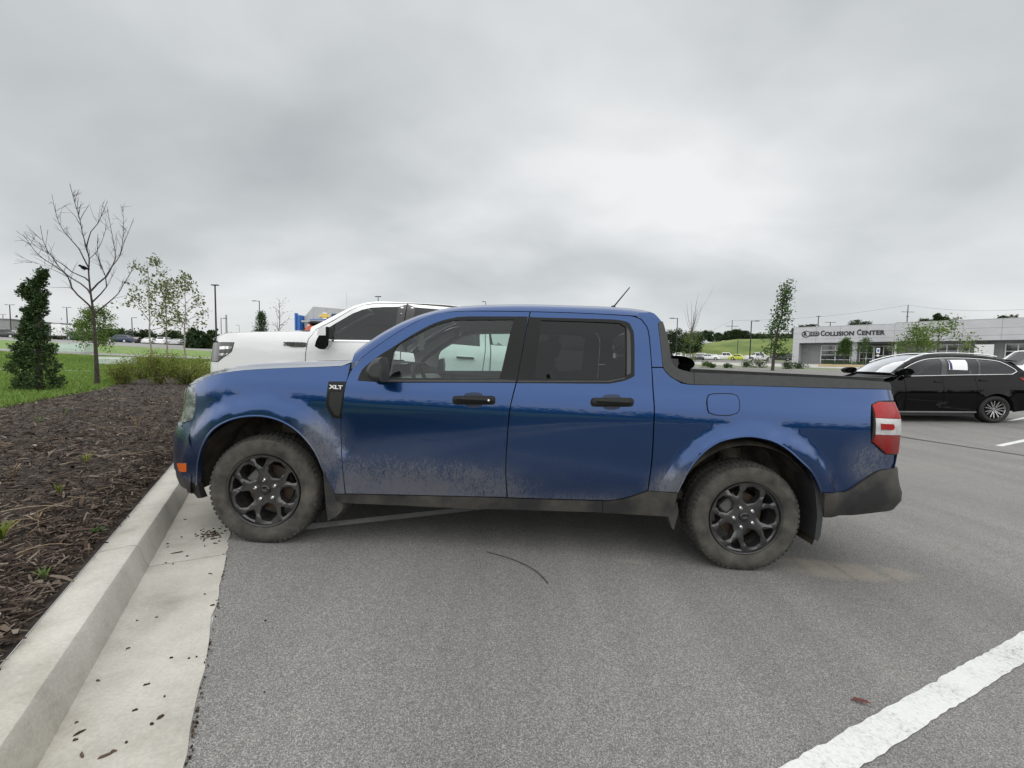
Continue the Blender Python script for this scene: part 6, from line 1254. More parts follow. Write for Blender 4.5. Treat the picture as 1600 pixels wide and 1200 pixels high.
# far woods that close the horizon all round
wd = []
for az in np.linspace(0, 2*math.pi, 1500)[:-1]:
    for k in range(3):
        d = RNG.uniform(300, 420); x, y = d*math.sin(az), d*math.cos(az); wd.append((x, y, float(ground(x, y))+RNG.uniform(0, 6.5)))
for k in range(420):                                            # unseen nearer tree belt behind the viewer, added for the paint's reflections
    az = RNG.uniform(math.pi*.62, math.pi*1.38); d = RNG.uniform(75, 100); x, y = d*math.sin(az), d*math.cos(az); h_ = 4.5+3.0*math.sin(az*23)+2.0*math.sin(az*57); wd.append((x, y, float(ground(x, y))+RNG.uniform(0, max(1., h_))))
P = clusters(np.array(wd), 24, 5.0); v, f = leaves(P, 2.0); tag(np_obj('far_woods', v, f, LV_WOOD), 'dark band of far woods on the horizon', 'woods', kind='stuff')
# ---- bark mulch, straw and weeds in the bed
M_CHIP = leaf_mat('bark chips', [(.010, .0068, .005), (.024, .016, .011), (.044, .029, .020), (.068, .046, .033), (.115, .086, .066), (.20, .17, .14)], trans=0, rough=.9)
NCH = 120000; pp = RNG.exponential(5.0, NCH)-.6; qq = RNG.uniform(-3.75, -.79, NCH); k = (pp < 22); pp, qq = np.concatenate([pp[k], RNG.uniform(-.8, 7, 9000)]), np.concatenate([qq[k], -.785-np.abs(RNG.normal(0, .16, 9000))])
XY = qq[:, None]*KN+pp[:, None]*KD; Z = ground(XY[:, 0], XY[:, 1])
n = len(pp); ln = RNG.gamma(2.2, .014, n)+.010; wdv = ln*RNG.uniform(.06, .20, n); az = RNG.uniform(0, 6.28, n); el = RNG.normal(0, .32, n); ro = RNG.normal(0, .5, n)
d = np.stack([np.cos(az)*np.cos(el), np.sin(az)*np.cos(el), np.sin(el)], 1); s_ = np.stack([-np.sin(az), np.cos(az), np.zeros(n)], 1); u_ = np.cross(d, s_); s2 = s_*np.cos(ro)[:, None]+u_*np.sin(ro)[:, None]
c = np.column_stack([XY, Z+RNG.uniform(.004, .030, n)]); hl_ = (ln/2)[:, None]*d; hw_ = (wdv/2)[:, None]*s2; bend = (ln*.08)[:, None]*u_
v = np.stack([c-hl_-hw_*.6, c-hl_+hw_*.6, c+hw_+bend, c-hw_+bend, c+hl_+hw_*.5, c+hl_-hw_*.5], 1).reshape(-1, 3); i = np.arange(n)[:, None]*6
f = np.vstack([np.hstack([i, i+1, i+2, i+3]), np.hstack([i+3, i+2, i+4, i+5])]); tag(np_obj('bark_mulch', v, f, M_CHIP), 'dark shredded bark mulch covering the planting bed', 'mulch', kind='stuff')
M_STRAW = leaf_mat('dry straw', [(.15, .11, .07), (.25, .19, .125), (.10, .072, .048), (.36, .30, .21)], trans=0, rough=.9)
st = MB()
for _ in range(290):
    p = min(14, RNG.exponential(3.6)+.1); q = RNG.uniform(-3.6, -1.0); x, y = QP(q, p); z = float(ground(x, y))+.02; az = RNG.normal(.35, .9); L_ = min(.34, RNG.gamma(2.2, .075)+.04); L_ = min(L_, (-.80-q)*.9); P = []; cv = RNG.normal(0, 1.2); rise = abs(RNG.normal(0, .25)) if RNG.uniform() < .25 else 0
    for t in np.linspace(0, 1, 6): a = az+cv*t; P.append((x+L_*t*math.cos(a), y+L_*t*math.sin(a), z+.018*math.sin(math.pi*t)+rise*L_*t))
    st.tube(P, list(np.linspace(.0034, .0014, 6)), 4, cap=False)
tag(st.build('dry_straw', M_STRAW), 'tan dry stems and straw lying on the mulch', 'straw', kind='stuff')
pc = MB()
for _ in range(90):
    p = min(13, RNG.exponential(4)+.2); q = RNG.uniform(-3.6, -.85); x, y = QP(q, p); pc.box((x, y, float(ground(x, y))+.026), (RNG.uniform(.012, .05), RNG.uniform(.006, .018), .006), rz=RNG.uniform(0, 3), ry=RNG.normal(0, .3))
tag(pc.build('pale_chips', mat('pale wood chips', (.50, .47, .42), rough=.9, c2=(.32, .28, .23), scale=9)), 'pale wood chips scattered over the dark mulch', 'wood chips', kind='stuff')
# weeds
LV_WEED = leaf_mat('weed leaves', [(.05, .10, .02), (.09, .17, .03), (.16, .22, .05)])
def weed(px, py, h, n, lb, m=LV_WEED, w=.0035):
    b_ = gpt(px, py); o = empty('weed', b_); tag(o, lb, 'weed', 'weeds in the mulch bed'); mb = MB()
    for k in range(n):
        a = RNG.uniform(0, 6.28); e = np.array([math.cos(a), math.sin(a), 0])*h*RNG.uniform(.3, .9); B = [np.array([0, 0, 0.]), e*.35+[0, 0, h*.55], e*.75+[0, 0, h*.8], e+[0, 0, h*RNG.uniform(.6, 1)]]; s_ = np.array([-math.sin(a), math.cos(a), 0])*w
        mb.add([B[0]-s_*.4, B[0]+s_*.4, B[1]-s_, B[1]+s_, B[2]-s_*.8, B[2]+s_*.8, B[3]], [(0, 1, 3, 2), (2, 3, 5, 4), (4, 5, 6)])
    mb.build('leaves', m, o)
    return o
weed(3, 845, .10, 16, 'bright yellow green weed at the left picture edge', LV_GOLD, .007); weed(152, 838, .05, 26, 'dark green leafy weed beside the kerb', LV_MD, .007); weed(70, 910, .07, 8, 'thin grassy weed near the kerb in front'); weed(62, 662, .10, 8, 'small weed in the middle of the mulch'); weed(100, 650, .13, 7, 'upright thin weed left of the pickup nose'); weed(135, 725, .10, 14, 'small yellowish weed at the bed centre', LV_GOLD); weed(93, 775, .10, 10, 'low weed in the straw patch', LV_GOLD); weed(215, 672, .22, 9, 'dry tall weed near the blue pickup nose', M_STRAW, .003); weed(20, 750, .13, 14, 'brownish weed clump at the left', M_STRAW, .004); weed(60, 820, .08, 8, 'small brown weed tuft', M_STRAW, .004); weed(238, 690, .16, 8, 'dry twiggy weed against the pickup bumper', M_STRAW, .003)
# ---- lawn blades
NG = 230000; q = -3.6-RNG.exponential(5.5, NG); p = RNG.uniform(-6, 44, NG); XY = q[:, None]*KN+p[:, None]*KD; k = (q > -30) & (np.arange(NG)*0+np.hypot(XY[:, 0], XY[:, 1]) > 6)
for nm_, pg, m_ in REG[:2]: k &= ~inpoly(XY, pg)
XY = XY[k]; n = len(XY); Z = ground(XY[:, 0], XY[:, 1]); dist = np.hypot(XY[:, 0], XY[:, 1]); h = RNG.uniform(.05, .13, n); az = RNG.uniform(0, 6.28, n); w = (.006+.0007*dist)[:, None]
s_ = np.stack([np.cos(az), np.sin(az), 0*az], 1)*w; b0 = np.column_stack([XY, Z-.01]); lean = RNG.normal(size=(n, 3))*.04; lean[:, 2] = h
v = np.stack([b0-s_, b0+s_, b0+lean], 1).reshape(-1, 3); i = np.arange(n)[:, None]*3; tag(np_obj('lawn_grass', v, np.hstack([i, i+1, i+2]), leaf_mat('grass blades', [(.08, .155, .024), (.135, .235, .040), (.20, .30, .065), (.27, .34, .11)], trans=.3)), 'green lawn grass beyond the mulch bed', 'grass', kind='stuff')
# ---- crumbs of mulch on the gutter, twig and leaf on the asphalt
cr = MB(); spots = [(285, 828), (300, 835), (312, 832), (325, 838), (318, 845), (335, 848), (330, 838), (340, 842), (305, 852), (292, 838)]
def crumb(px, py, ln, wd_, az, h=.006):
    x, y, z = gpt(px, py); qv = float(np.dot((x, y), KN)); z = float(np.interp(qv, [-.56, -.40, -.222, -.2], [.083, .077, .0735, float(ground(x, y))])) if qv < -.2 else float(ground(x, y)); 
    n_ = 7; tt = np.linspace(0, 2*math.pi, n_+1)[:-1]; rr_ = RNG.uniform(.55, 1.1, n_); ca, sa = math.cos(az), math.sin(az); ln, wd_ = ln*.72, wd_*.72; bo = [(ln/2*r_*math.cos(t_), wd_/2*r_*math.sin(t_)) for r_, t_ in zip(rr_, tt)]
    lo_ = [(x+a*ca-b2*sa, y+a*sa+b2*ca, z) for a, b2 in bo]; hi_ = [(x+.7*(a*ca-b2*sa), y+.7*(a*sa+b2*ca), z+h*RNG.uniform(.6, 1.2)) for a, b2 in bo]; cr.add(lo_+hi_, [tuple(range(n_, 2*n_))]+[(i_, (i_+1) % n_, n_+(i_+1) % n_, n_+i_) for i_ in range(n_)])
for _ in range(60): px = RNG.normal(325, 13); py = RNG.normal(838, 5.5); crumb(px, py, RNG.uniform(.012, .05), RNG.uniform(.006, .016), RNG.normal(.4, .5))
for px, py, ln, wd_, az in ((275, 864, .10, .014, .5), (252, 1123, .045, .022, .9), (237, 1134, .02, .014, .2), (125, 1145, .05, .010, 1.1), (118, 1158, .02, .012, .4), (165, 1182, .06, .012, .6), (178, 1176, .03, .013, .3), (128, 1180, .05, .012, -.6), (230, 1071, .035, .008, .6), (211, 1111, .025, .008, .6), (153, 1064, .025, .008, .1), (200, 1014, .03, .004, .9), (268, 1030, .03, .005, .3), (295, 1031, .02, .005, .2), (307, 1029, .012, .008, .2), (245, 965, .02, .006, .3), (214, 970, .02, .005, .1), (320, 930, .015, .010, .8), (328, 898, .05, .006, -.2), (332, 948, .04, .006, .3), (257, 1090, .012, .010, .3), (198, 1162, .012, .010, .3), (292, 870, .025, .008, .6), (262, 850, .025, .010, .2), (262, 855, .03, .014, .6), (289, 812, .04, .008, .7), (259, 880, .02, .008, .2), (270, 882, .015, .01, 1.), (415, 971, .02, .012, .7), (413, 1083, .012, .009, .2), (120, 1130, .014, .012, .5)): crumb(px, py, ln, wd_, az)
for _ in range(70):
    t = RNG.uniform(845, 1200); px = 358-(t-840)/360*68+RNG.normal(2, 2.2); crumb(px, t, RNG.uniform(.006, .02), RNG.uniform(.004, .012), RNG.uniform(0, 3))
tag(cr.build('mulch_crumbs', M_CHIP), 'dark bark crumbs spilled on the pale gutter', 'bark bits', kind='stuff')
tw_ = [gpt(x, y)+[0, 0, .008] for x, y in spline([(760, 864), (790, 872), (820, 884), (842, 898), (856, 913)], 8, False)]; o = MB(); o.tube(tw_, list(np.linspace(.0020, .0030, len(tw_))), 6); tag(o.build('twig', M_BARKD, None, True), 'thin curved dark twig lying on the asphalt', 'twig')
lf_ = gpt(1343, 1099)+[0, 0, .008]; o = MB(); o.add([lf_+np.array(q) for q in ((-.028, .008, 0), (-.01, .014, .006), (.022, -.004, .010), (.034, -.016, .004), (.004, -.014, .008))], [(0, 4, 3, 2, 1)]); tag(o.build('fallen_leaf', mat('dry red leaf', (.10, .025, .022), rough=.7)), 'small dark red leaf on the asphalt near the line', 'leaf')
# ================================================================ buildings
M_PANEL = mat('pale grey metal panel', (.44, .45, .47), rough=.55, c2=(.50, .51, .53), scale=.6); M_BLOCK = mat('grey block wall', (.24, .245, .25), rough=.85, c2=(.30, .305, .31), scale=1.5); M_FRAME = mat('white window frame', (.70, .71, .72), rough=.5); M_PANE = mat('dark window pane', (.03, .035, .04), rough=.05, coat=1.)
M_BLK = mat('black sign paint', (.012, .012, .014), rough=.5)
c0 = at(1237, 569, 66.); fd_ = np.array([.68, -.733]); zb = float(ground(c0[0], c0[1]))-.1
bang = math.atan2(fd_[1], fd_[0]); bld = empty('commercial_building', (c0[0], c0[1], zb), bang)
tag(bld, 'long pale grey collision repair building with black lettering', 'building')
ZT = 7.15-zb; ZS = 4.68-zb; Ltot = 62.; STEP = 11.9
def bx(name, x0, x1, y0, y1, z0, z1, m, par=None, bev=0.): return MB().box(((x0+x1)/2, (y0+y1)/2, (z0+z1)/2), (x1-x0, y1-y0, z1-z0), bev=bev).build(name, m, par or bld)
# y grows away from the street side of the facade: facade plane y = 0
bx('roof', .0, Ltot, .35, 26, ZT-.5, ZT-.25, M_BLOCK); bx('wall', .5, Ltot, 2.0, 2.3, -1.5, ZS+.1, M_BLOCK); bx('wall', 0.0, .35, .4, 26, -1.5, ZT-.3, M_PANEL); bx('soffit', .0, Ltot, .12, 2.0, ZS+.02, ZS+.12, M_PANEL); bx('fascia_core', .0, Ltot, .10, .34, ZS, ZT-.1, M_BLOCK)
xs = list(np.arange(0, STEP-.1, 2.975))+[STEP]+list(np.arange(STEP+3.2, Ltot, 3.2)); zm = [ZS, ZS+.62, ZS+(ZT-ZS)*.62, ZT]
for i in range(len(xs)-1):
    for j in range(3):
        top = zm[j+1]+(.14 if (j == 2 and xs[i] >= STEP-.01) else 0)
        bx('facade_panel', xs[i]+.012, xs[i+1]-.012, 0, .09, zm[j]+.012, top-.012, M_PANEL)
bx('coping', 0, STEP-.01, -.03, .4, ZT, ZT+.05, M_PANEL); bx('coping', STEP, Ltot, -.03, .4, ZT+.14, ZT+.19, M_PANEL)
bx('corner_pier', 0., .85, .0, 1.9, -1.5, ZS-.005, M_PANEL)
# glazed sectional door, entrance, windows
def xat(px):                                        # distance along the facade of a picture column
    k = ray(px, 560); k = k[0]/k[1]; return (k*c0[1]-c0[0])/(fd_[0]-k*fd_[1])
def glazed(name, x0, x1, z0, z1, nx, nz, m=M_PANE, y=1.98):
    f = bx(name, x0, x1, y-.06, y, z0, z1, m)
    for i in range(nx+1): xx = x0+(x1-x0)*i/nx; bx('mullion', xx-.05, xx+.05, y-.14, y-.04, z0, z1, M_FRAME, f)
    for j in range(nz+1): zz = z0+(z1-z0)*j/nz; bx('transom', x0, x1, y-.13, y-.05, zz-.04, zz+.04, M_FRAME, f)
    return f
glazed('garage_door', 3.4, 7.0, .0, ZS-.35, 2, 4); bx('pier', 7.3, 7.9, .8, 1.97, -1.5, ZS, M_PANEL)
glazed('window', 8.1, 9.6, 0., ZS-.5, 2, 3); glazed('entrance_door', 9.75, 11.7, 0., ZS-.55, 2, 2); bx('entrance_canopy', 8.6, 13.2, -1.2, 1.9, ZS-.32, ZS-.12, M_BLK); bx('post', 12.05, 12.28, -.6, -.38, -1.5, ZS-.33, M_FRAME)
glazed('window', 15.0, 19.0, 1.15, ZS-.42, 4, 2); glazed('window', 22.0, 27.0, 1.1, ZS-.42, 5, 2); glazed('window', 36., 44, 1.1, ZS-.42, 6, 2); bx('white_pier', 19.4, 21.0, .2, 1.97, -1.5, ZS-.5, M_FRAME)
# lettering on the fascia
RX = Matrix.Rotation(R(90), 4, 'X')
def bt(body, px0, px1, zc, size, m=M_BLK, par=None, y=-.03, bold=.034, nm='sign_letters', sp=1.04):
    x0, x1 = xat(px0), xat(px1); o = txt(None, nm, body, size, m, par or bld, Matrix.Translation(((x0+x1)/2, y, zc)) @ RX, extrude=.03, bold=bold, spacing=sp)
    w = max(v.co.x for v in o.data.vertices)-min(v.co.x for v in o.data.vertices); o.matrix_local = Matrix.Translation(((x0+x1)/2, y, zc)) @ RX @ Matrix.Diagonal(((x1-x0)/w, 1, 1, 1)); return o
zc = ZS+(ZT-ZS)*.56
bt('C', 1280, 1286, zc+.02, 1.10); bt('OLLISION', 1286.6, 1332, zc-.09, .86); bt('C', 1336.3, 1343, zc+.02, 1.10); bt('ENTER', 1343.6, 1379.5, zc-.09, .86)
x0, x1 = xat(1251), xat(1278.3); lg = MB(); hh = .52; cap = [(x1-.35+.35*math.cos(t), zc+.36*math.sin(t)) for t in np.linspace(-math.pi/2, math.pi/2, 12)]+[(x0+.5, zc+.36), (x0+.5, zc-.36)]
lg.prism(cap, lambda a, b_: (a, -.05, b_), lambda a, b_: (a, 0.0, b_)); lo_ = lg.build('sign_logo', M_BLK, bld); dk = MB(); dk.prism([(x0+.52+.56*math.cos(t), zc+.52*math.sin(t)) for t in np.linspace(0, 2*math.pi, 33)[:-1]], lambda a, b_: (a, -.07, b_), lambda a, b_: (a, 0., b_)); dk.build('logo_disc', M_BLK, lo_); dk = MB(); dk.prism([(x0+.52+.43*math.cos(t), zc+.40*math.sin(t)) for t in np.linspace(0, 2*math.pi, 33)[:-1]], lambda a, b_: (a, -.085, b_), lambda a, b_: (a, 0., b_)); dk.build('logo_ring', M_PANEL, lo_)
bt('R', 1253.2, 1259, zc, .78, M_BLK, lo_, y=-.11, bold=.04, nm='logo_letters'); bt('EED', 1261.5, 1276.3, zc, .62, M_PANEL, lo_, y=-.09, bold=-.004, nm='logo_letters')
# parking sign, flag, kerb by the entrance
o = empty('parking_sign', onground(*at(1370, 570, 50.)[:2])); tag(o, 'small white parking sign by the building entrance', 'sign'); MB().tube([(0, 0, 0), (0, 0, 2.2)], .035, 6).build('post', M_BLK, o); MB().box((0, -.05, 1.95), (.42, .02, .62)).build('sign_plate', M_FRAME, o); MB().box((0, -.065, 1.95), (.24, .01, .3)).build('sign_symbol', mat('sign blue', (.02, .08, .35), rough=.5), o); MB().box((0, -.05, 1.35), (.3, .02, .22)).build('sign_plate', M_FRAME, o)
o = empty('planter_kerb', onground(*at(1329, 572, 50.)[:2]), bang); tag(o, 'yellowish planted kerb in front of the building entrance', 'planter'); MB().box((0, 0, .1), (6.2, 1.6, .3), bev=.05).build('kerb_block', mat('yellowed kerb', (.48, .38, .22), rough=.85), o)
C = np.column_stack([RNG.uniform(-2.8, 2.8, 120), RNG.uniform(-.5, .5, 120), RNG.uniform(.25, .6, 120)]); v, f = leaves(clusters(C, 16, .3), .12); np_obj('planting', v, f, LV_DK, o)
o = empty('flagpole', onground(*at(1493, 560, 90.)[:2])); tag(o, 'flagpole with a small flag above the roof', 'flagpole'); zt = float(at(1493, 492, 90.)[2])-o.location.z; MB().tube([(0, 0, 0), (0, 0, zt)], .05, 6).build('pole', M_FRAME, o)
fl_ = MB().grid([[(-t*.18-.0*zz, .12*math.sin(t*1.5), zt-.2-zz-.10*t) for t in np.linspace(0, 8, 9)] for zz in (0, .5, 1.0, 1.5)]); fl_.build('flag', mat('flag cloth', (.10, .10, .14), rough=.8, c2=(.40, .35, .36), scale=1.6), o)
# dealer building far behind the white pickup
b0 = at(470, 520, 85.); o = empty('dealer_building', onground(b0[0], b0[1]), R(-6)); tag(o, 'grey dealership building with gold emblem behind the white pickup', 'building'); zt = lambda py, px=500, d=84.: float(at(px, py, d)[2])-o.location.z
X = lambda px: float(at(px, 500, 84.)[0]-b0[0])
def ob(nm, x0, x1, y0, y1, z0, z1, m, par=None): return MB().box(((x0+x1)/2, (y0+y1)/2, (z0+z1)/2), (x1-x0, y1-y0, z1-z0)).build(nm, m, par or o)
M_CL = mat('light grey cladding', (.40, .41, .42), rough=.6, c2=(.44, .45, .46), scale=.5)
MB().prism([(X(472), 0), (X(472), zt(495)), (X(487), zt(478.5)), (X(640), zt(490)), (X(640), 0)], lambda a, b_: (a, 0, b_), lambda a, b_: (a, 25, b_)).build('wall', M_CL, o)
for i in range(7): ob('cladding_seam', X(487+22*i), X(487+22*i)+.05, -.02, .02, 0, zt(482), M_BLOCK)
ob('blue_tower', X(462.5), X(470.5), -1.2, 3, 0, zt(493), mat('sign blue paint', (.03, .13, .42), rough=.4)); ob('blue_tower_cap', X(462.8), X(465), -1.4, -.6, 0, zt(490), MATS['sign blue paint']); ob('blue_band', X(484), X(600), -.6, 0, zt(501.5), zt(499), MATS['sign blue paint']); ob('canopy', X(478), X(600), -2.2, 0, zt(504.5), zt(501.7), M_CL)
bx0, bx1 = X(497.5), X(516.5); zc_ = zt(493.2); w_ = (bx1-bx0)/2; cxx = (bx0+bx1)/2; h_ = zt(489.2)-zc_
bow = [(-1, -.35), (-.42, -.35), (-.34, -1), (.34, -1), (.42, -.35), (.86, -.35), (1, .35), (.42, .35), (.34, 1), (-.34, 1), (-.42, .35), (-.86, .35)]
MB().prism([(cxx+a*w_, zc_+b_*h_) for a, b_ in bow], lambda a, b_: (a, -.25, b_), lambda a, b_: (a, 0, b_)).build('gold_emblem', mat('gold enamel', (.62, .43, .10), rough=.3, metal=.5), o); MB().prism([(cxx+a*w_*1.07, zc_+b_*h_*1.16) for a, b_ in bow], lambda a, b_: (a, -.15, b_), lambda a, b_: (a, 0, b_)).build('emblem_rim', M_CHROME, o)
o2 = txt(None, 'sign_letters', 'M', 1.15, mat('navy letters', (.015, .04, .14), rough=.5), o, Matrix.Translation((X(521.5), -.12, zc_)) @ RX, extrude=.06, bold=.05, sx=1.0)
# low grey building at the far left
b0 = at(8, 520, 125.); o = empty('warehouse', onground(b0[0]-16, b0[1]), R(8)); tag(o, 'low long grey building at the far left edge', 'building'); zt = float(at(8, 501, 125.)[2])-o.location.z; MB().box((0, 0, zt/2), (46, 16, zt)).build('wall', M_BLOCK, o); MB().box((0, -8.05, zt*.35), (40, .2, zt*.16)).build('window_band', M_PANE, o); MB().box((0, 0, zt+.1), (46.6, 16.6, .25)).build('roof', mat('grey roof sheet', (.20, .21, .22), rough=.7), o)
# ================================================================ poles
M_POLE = mat('dark bronze pole', (.018, .017, .016), rough=.5)
def lamp_post(px, py_base, py_top, d, lb, arm=1, two=False, th=.075, group='parking lot lamp posts', hs=1.):
    b_ = at(px, py_base, d); g = float(ground(b_[0], b_[1])); o = empty('lamp_post', (b_[0], b_[1], g)); tag(o, lb, 'lamp post', group); H = float(at(px, py_top, d)[2])-g
    MB().tube([(0, 0, -.2), (0, 0, H)], [th, th*.7], 8).build('pole', M_POLE, o); MB().lathe([(.001, .75), (.28, .75), (.30, .7), (.30, -.3)], 16, axis='Z').build('concrete_base', M_PATH, o)
    for s_ in ((1, -1) if two else (arm,)):
        MB().box((s_*.35*hs, 0, H-.06), (.70*hs, .07, .07)).build('arm', M_POLE, o); MB().box((s_*.85*hs, 0, H-.03), (.62*max(.6, hs), .34, .10), bev=.03).build('lamp_head', M_POLE, o)
    return o
lamp_post(338, 528, 445, 45., 'tallest lamp post left of the white pickup', two=True, th=.10, hs=.22); lamp_post(346, 528, 497, 80., 'thin lamp post just right of the tallest post', arm=1); lamp_post(406, 520, 470, 70., 'lamp post with one arm to the left above the spruce', arm=-1, th=.09)
lamp_post(591, 540, 463, 60., 'lamp head showing above the white pickup roof', two=True, hs=.3); lamp_post(758, 540, 471, 75., 'lamp head just above the blue pickup roof', arm=-1, hs=.5); lamp_post(106, 522, 480, 110., 'T shaped lamp post above the lorry', two=True, th=.13); lamp_post(17.5, 522, 476, 105., 'T shaped lamp post left of the evergreen', two=True, th=.13); lamp_post(6, 520, 491, 150., 'farthest lamp post at the left edge', two=True, th=.12); lamp_post(207, 528, 496, 95., 'lamp post left of the young trees', arm=1, th=.11); lamp_post(374, 520, 508, 160., 'small far lamp post left of the spruce', arm=-1)
lamp_post(1056, 562, 497, 62., 'lamp post nearest the cab corner', arm=-1, th=.09); lamp_post(1171, 566, 501, 62., 'tall lamp post behind the bed with arm to the right', arm=1, th=.10); lamp_post(1204, 562, 510.5, 75., 'lamp post next to the slender young tree', arm=-1, th=.09); lamp_post(1152, 553, 528, 100., 'short thin post on the grass slope', arm=1, th=.08)
def power_pole(px, py_base, py_top, d, lb, arms=((.10, 3.0),)):
    b_ = at(px, py_base, d); g = float(ground(b_[0], b_[1])); o = empty('power_pole', (b_[0], b_[1], g)); tag(o, lb, 'power pole', 'power poles'); H = float(at(px, py_top, d)[2])-g; M_W = mat('weathered pole wood', (.11, .095, .08), rough=.95)
    MB().tube([(0, 0, -.3), (0, 0, H)], [.2, .13], 8).build('pole', M_W, o)
    for f, w in arms: MB().box((0, 0, H*(1-f)), (w, .16, .16)).build('crossarm', M_W, o)
    return o, np.array([b_[0], b_[1], g+H])
p1_, t1 = power_pole(1143, 527, 500.5, 165., 'power pole on the hill crest', ((.22, 5.), (.42, 2.5))); p2_, t2 = power_pole(1417, 505, 476.5, 150., 'tall power pole behind the building roof', ((.18, 4.6), (.3, 1.)))
p3_, t3 = power_pole(1278, 512, 493.5, 140., 'short pole above the left roof end', ((.02, 1.6),)); p4_, t4 = power_pole(1297, 512, 503, 150., 'stubby pole with crossarm above the sign', ((.02, 4.),)); o = empty('radio_mast', onground(*at(542, 520, 120.)[:2])); tag(o, 'thin radio mast above the white pickup windscreen', 'mast'); MB().tube([(0, 0, 0), (0, 0, float(at(542, 457, 120.)[2])-o.location.z)], .05, 5).build('pole', M_SILV, o)
o = empty('radio_mast', onground(*at(354, 520, 200.)[:2])); tag(o, 'distant pale tower right of the tallest lamp post', 'tower'); MB().tube([(0, 0, 0), (0, 0, float(at(354, 492, 200.)[2])-o.location.z)], [.5, .35], 6).build('pole', mat('pale tower grey', (.3, .31, .33), rough=.7), o)
wires = MB()
def wire(a, b_, sag=1.2):
    P = [a+(b_-a)*t+np.array([0, 0, -sag*4*t*(1-t)]) for t in np.linspace(0, 1, 14)]; return MB().tube(P, .028, 4).build('power_line', M_POLE, None)
far_l = at(1040, 540, 260.); far_r = at(1640, 480, 120.)
for i, (a, b_, lb) in enumerate(((far_l, t1, 'power line running left from the crest pole'), (t1, t2, 'power line between the two main power poles'), (t2, far_r, 'power line running right from the roof pole'))):
    w_ = wire(np.array(a), np.array(b_), 1.5); tag(w_, lb, 'power line', 'power lines')
# ================================================================ utility boxes, lorry, parked cars
M_UTIL = mat('pale green enamel', (.44, .55, .46), rough=.6, c2=(.38, .48, .40), scale=4)
b_ = gpt(117, 551); s_ = b_[1]/FPX; o = empty('transformer_box', b_, R(4)); tag(o, 'pale green utility box on the lawn beyond the evergreen', 'utility box'); w_, h_ = 40*s_, 14*s_
MB().prism([(-.55*h_, 0), (.55*h_, 0), (.55*h_, h_*.85), (.35*h_, h_), (-.30*h_, h_), (-.50*h_, h_*.45)], lambda y, z: (-w_/2, y, z), lambda y, z: (w_/2, y, z)).build('cabinet', M_UTIL, o); MB().box((0, .02*h_, h_*1.0+.015), (w_*.96, h_*.7, .03), bev=.01).build('lid', mat('pale green lid', (.62, .70, .62), rough=.6), o); MB().box((0, 0, .03), (w_*1.08, h_*1.3, .10)).build('pad', M_PATH, o); MB().box((-.02, -.5*h_, h_*.30), (w_*.12, .02, .04)).build('latch', M_BLK, o)
b_ = gpt(183, 571); s_ = b_[1]/FPX; o = empty('transformer_box', b_, R(2)); tag(o, 'pale weathered utility box behind the golden shrubs', 'utility box'); w_, h_ = 50*s_, 12*s_
MB().prism([(-.5*h_, 0), (.5*h_, 0), (.5*h_, h_*.9), (.35*h_, h_), (-.4*h_, h_), (-.5*h_, h_*.85)], lambda y, z: (-w_/2, y, z), lambda y, z: (w_/2, y, z)).build('cabinet', mat('weathered pale enamel', (.44, .52, .47), rough=.7, c2=(.56, .60, .54), scale=6), o); MB().box((0, 0, h_+.02), (w_*1.0, h_*.85, .04), bev=.015).build('lid', mat('pale lid', (.66, .71, .62), rough=.6), o)
# lorry tractor: white sleeper, dark green wings and frame
b_ = at(104, 531, 92.); g_ = onground(b_[0], b_[1]); o = empty('lorry', g_, R(172)); tag(o, 'white sleeper cab lorry with dark green wings on far lot', 'lorry'); M_GRN = paint('dark green paint', (.015, .05, .05), flake=.1)
def lb_(nm, c, d_, m, **k): return MB().box(c, d_, **k).build(nm, m, o, True)
lb_('sleeper', (1.1, 0, 2.25), (2.6, 2.4, 2.7), M_WHITE, bev=.15); lb_('cab', (-.75, 0, 1.95), (1.3, 2.3, 2.1), M_WHITE, bev=.15); lb_('bonnet', (-2.3, 0, 1.45), (2.0, 1.8, 1.1), M_GRN, bev=.25); lb_('frame', (2.2, 0, .8), (8.2, 1.0, .35), M_RUBB); lb_('fairing', (2.55, 0, 1.9), (.25, 2.3, 2.2), M_GRN, bev=.05); lb_('roof_cap', (1.0, 0, 3.65), (2.6, 2.3, .25), M_GRN, bev=.1)
for s_ in (-1, 1):
    MB().box((-.85, s_*1.16, 2.45), (.75, .03, .65), bev=.01).build('side_window', M_GLB, o); MB().lathe([(.3, 0), (.72, 0), (.75, .05), (.75, .5)], 20, c=(-2.4, 0, .85)).build('wing', M_GRN, o) if s_ < 0 else None
    for u_ in (-2.4, 3.2, 4.6):
        q = MB().lathe([(.02, .0), (.3, .0), (.31, .02)], 16, c=(u_, 0, .5)); q.v = [(x, s_*(1.2-y), z) for x, y, z in q.v]; w0 = q.build('wheel', M_RIMS, o); q = MB().lathe([(.3, 0), (.49, 0), (.5, .03), (.5, .3)], 20, c=(u_, 0, .5)); q.v = [(x, s_*(1.19-y), z) for x, y, z in q.v]; q.build('tyre', M_RUBB, w0)
    q = MB().lathe([(.02, 0), (.78, 0), (.8, .1), (.8, .7)], 20, c=(-2.4, 0, .62)); q.v = [(x, s_*(1.17-y), z) for x, y, z in q.v]; q.build('wing', M_GRN, o)
GL = 'cars parked on the far left lot'; GR = 'cars parked below the grassy slope'
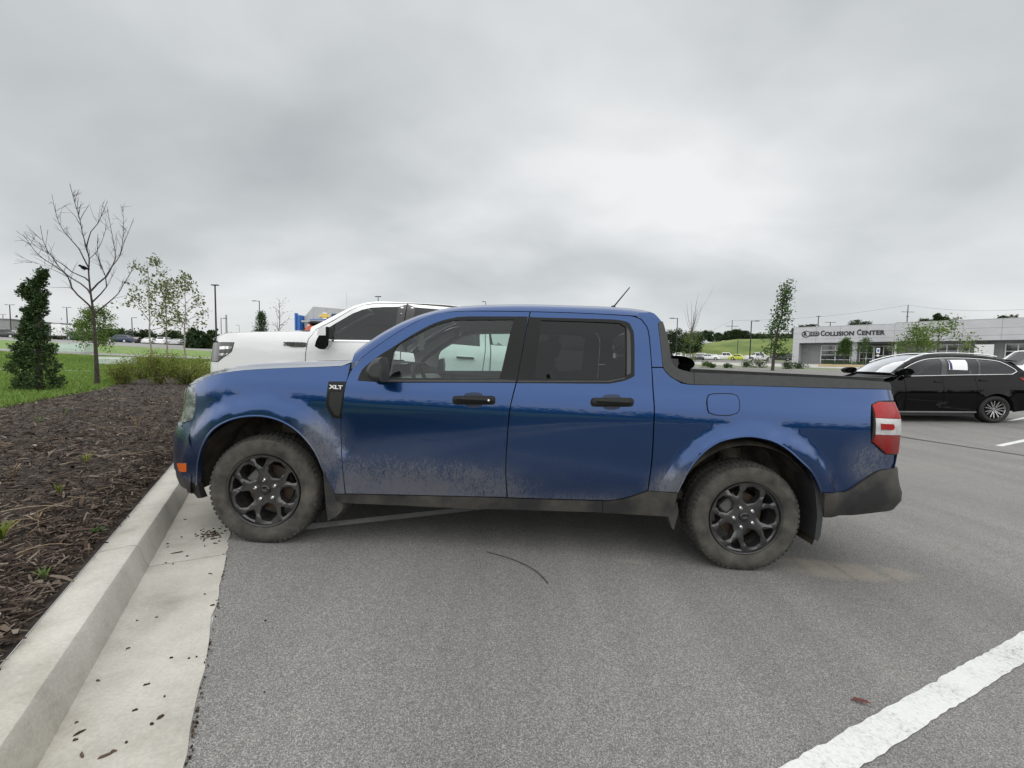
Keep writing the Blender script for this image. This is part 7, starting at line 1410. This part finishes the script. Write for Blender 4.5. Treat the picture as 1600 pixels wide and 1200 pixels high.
car_at('suv', M_NAVY, 188, 531, R(10), 'dark blue car parked behind the lawn by the young trees', GL, d=92.); car_at('sedan', M_GREYP, 214, 531.5, R(-70), 'dark grey car next to the dark blue one', GL, d=98.); car_at('sedan', M_WHITE, 236, 532, R(-75), 'white car seen below the left young tree', GL, d=98.); car_at('suv', M_WHITE, 258, 532, R(-75), 'white car seen below the middle young tree', GL, d=96.); car_at('sedan', M_SILV, 279, 532, R(-72), 'silver car seen below the right young tree', GL, d=96.)
car_at('pickup', M_GREYP, 6, 530, R(20), 'dark pickup at the far left edge', GL, d=90.); car_at('suv', M_WHITE, 25, 530, R(35), 'white car between the left edge and evergreen', GL, d=94.); car_at('sedan', M_GREYP, 48, 530, R(10), 'grey car half hidden by the evergreen', GL, d=94.)
car_at('sedan', M_WHITE, 1108, 563, R(150), 'white saloon parked right of the broom shaped tree', GR, d=100.); car_at('sedan', M_GREYP, 1090, 562, R(80), 'dark car half hidden by the broom shaped tree', GR, d=97.); car_at('pickup', M_WHITE, 1133, 563.5, R(160), 'white pickup with a canopy left of the yellow car', GR, d=104.); car_at('sedan', M_YEL, 1156, 564, R(130), 'yellow green car between two white pickups', GR, d=100.); car_at('pickup', M_WHITE, 1184, 564, R(168), 'white pickup right of the tall lamp post', GR, d=96.); car_at('sedan', M_GREYP, 1218, 564, R(150), 'dark car right of the slender young tree', GR, d=92.); car_at('sedan', M_GREYP, 1234, 563, R(150), 'dark car touching the building corner', GR, d=100.); car_at('suv', M_WHITE, 1060, 560, R(60), 'white car below the lamp post by the cab corner', GR, d=98.); car_at('sedan', M_WHITE, 1048, 560, R(70), 'white car closest to the cab corner', GR, d=99.); car_at('suv', M_WHITE, 1099, 559, R(140), 'white car behind the white saloon', GR, d=110.); car_at('sedan', M_SILV, 1075, 558.5, R(70), 'silver car under the broom shaped tree', GR, d=104.); car_at('sedan', M_WHITE, 1117, 560, R(150), 'white car behind the canopy pickup', GR, d=112.)
rc2 = at(1600, 560, 17.); far_car('pickup', M_WHITE, onground(rc2[0]+1.2, rc2[1]), R(-18), 'white pickup behind the black SUV at right edge', None)
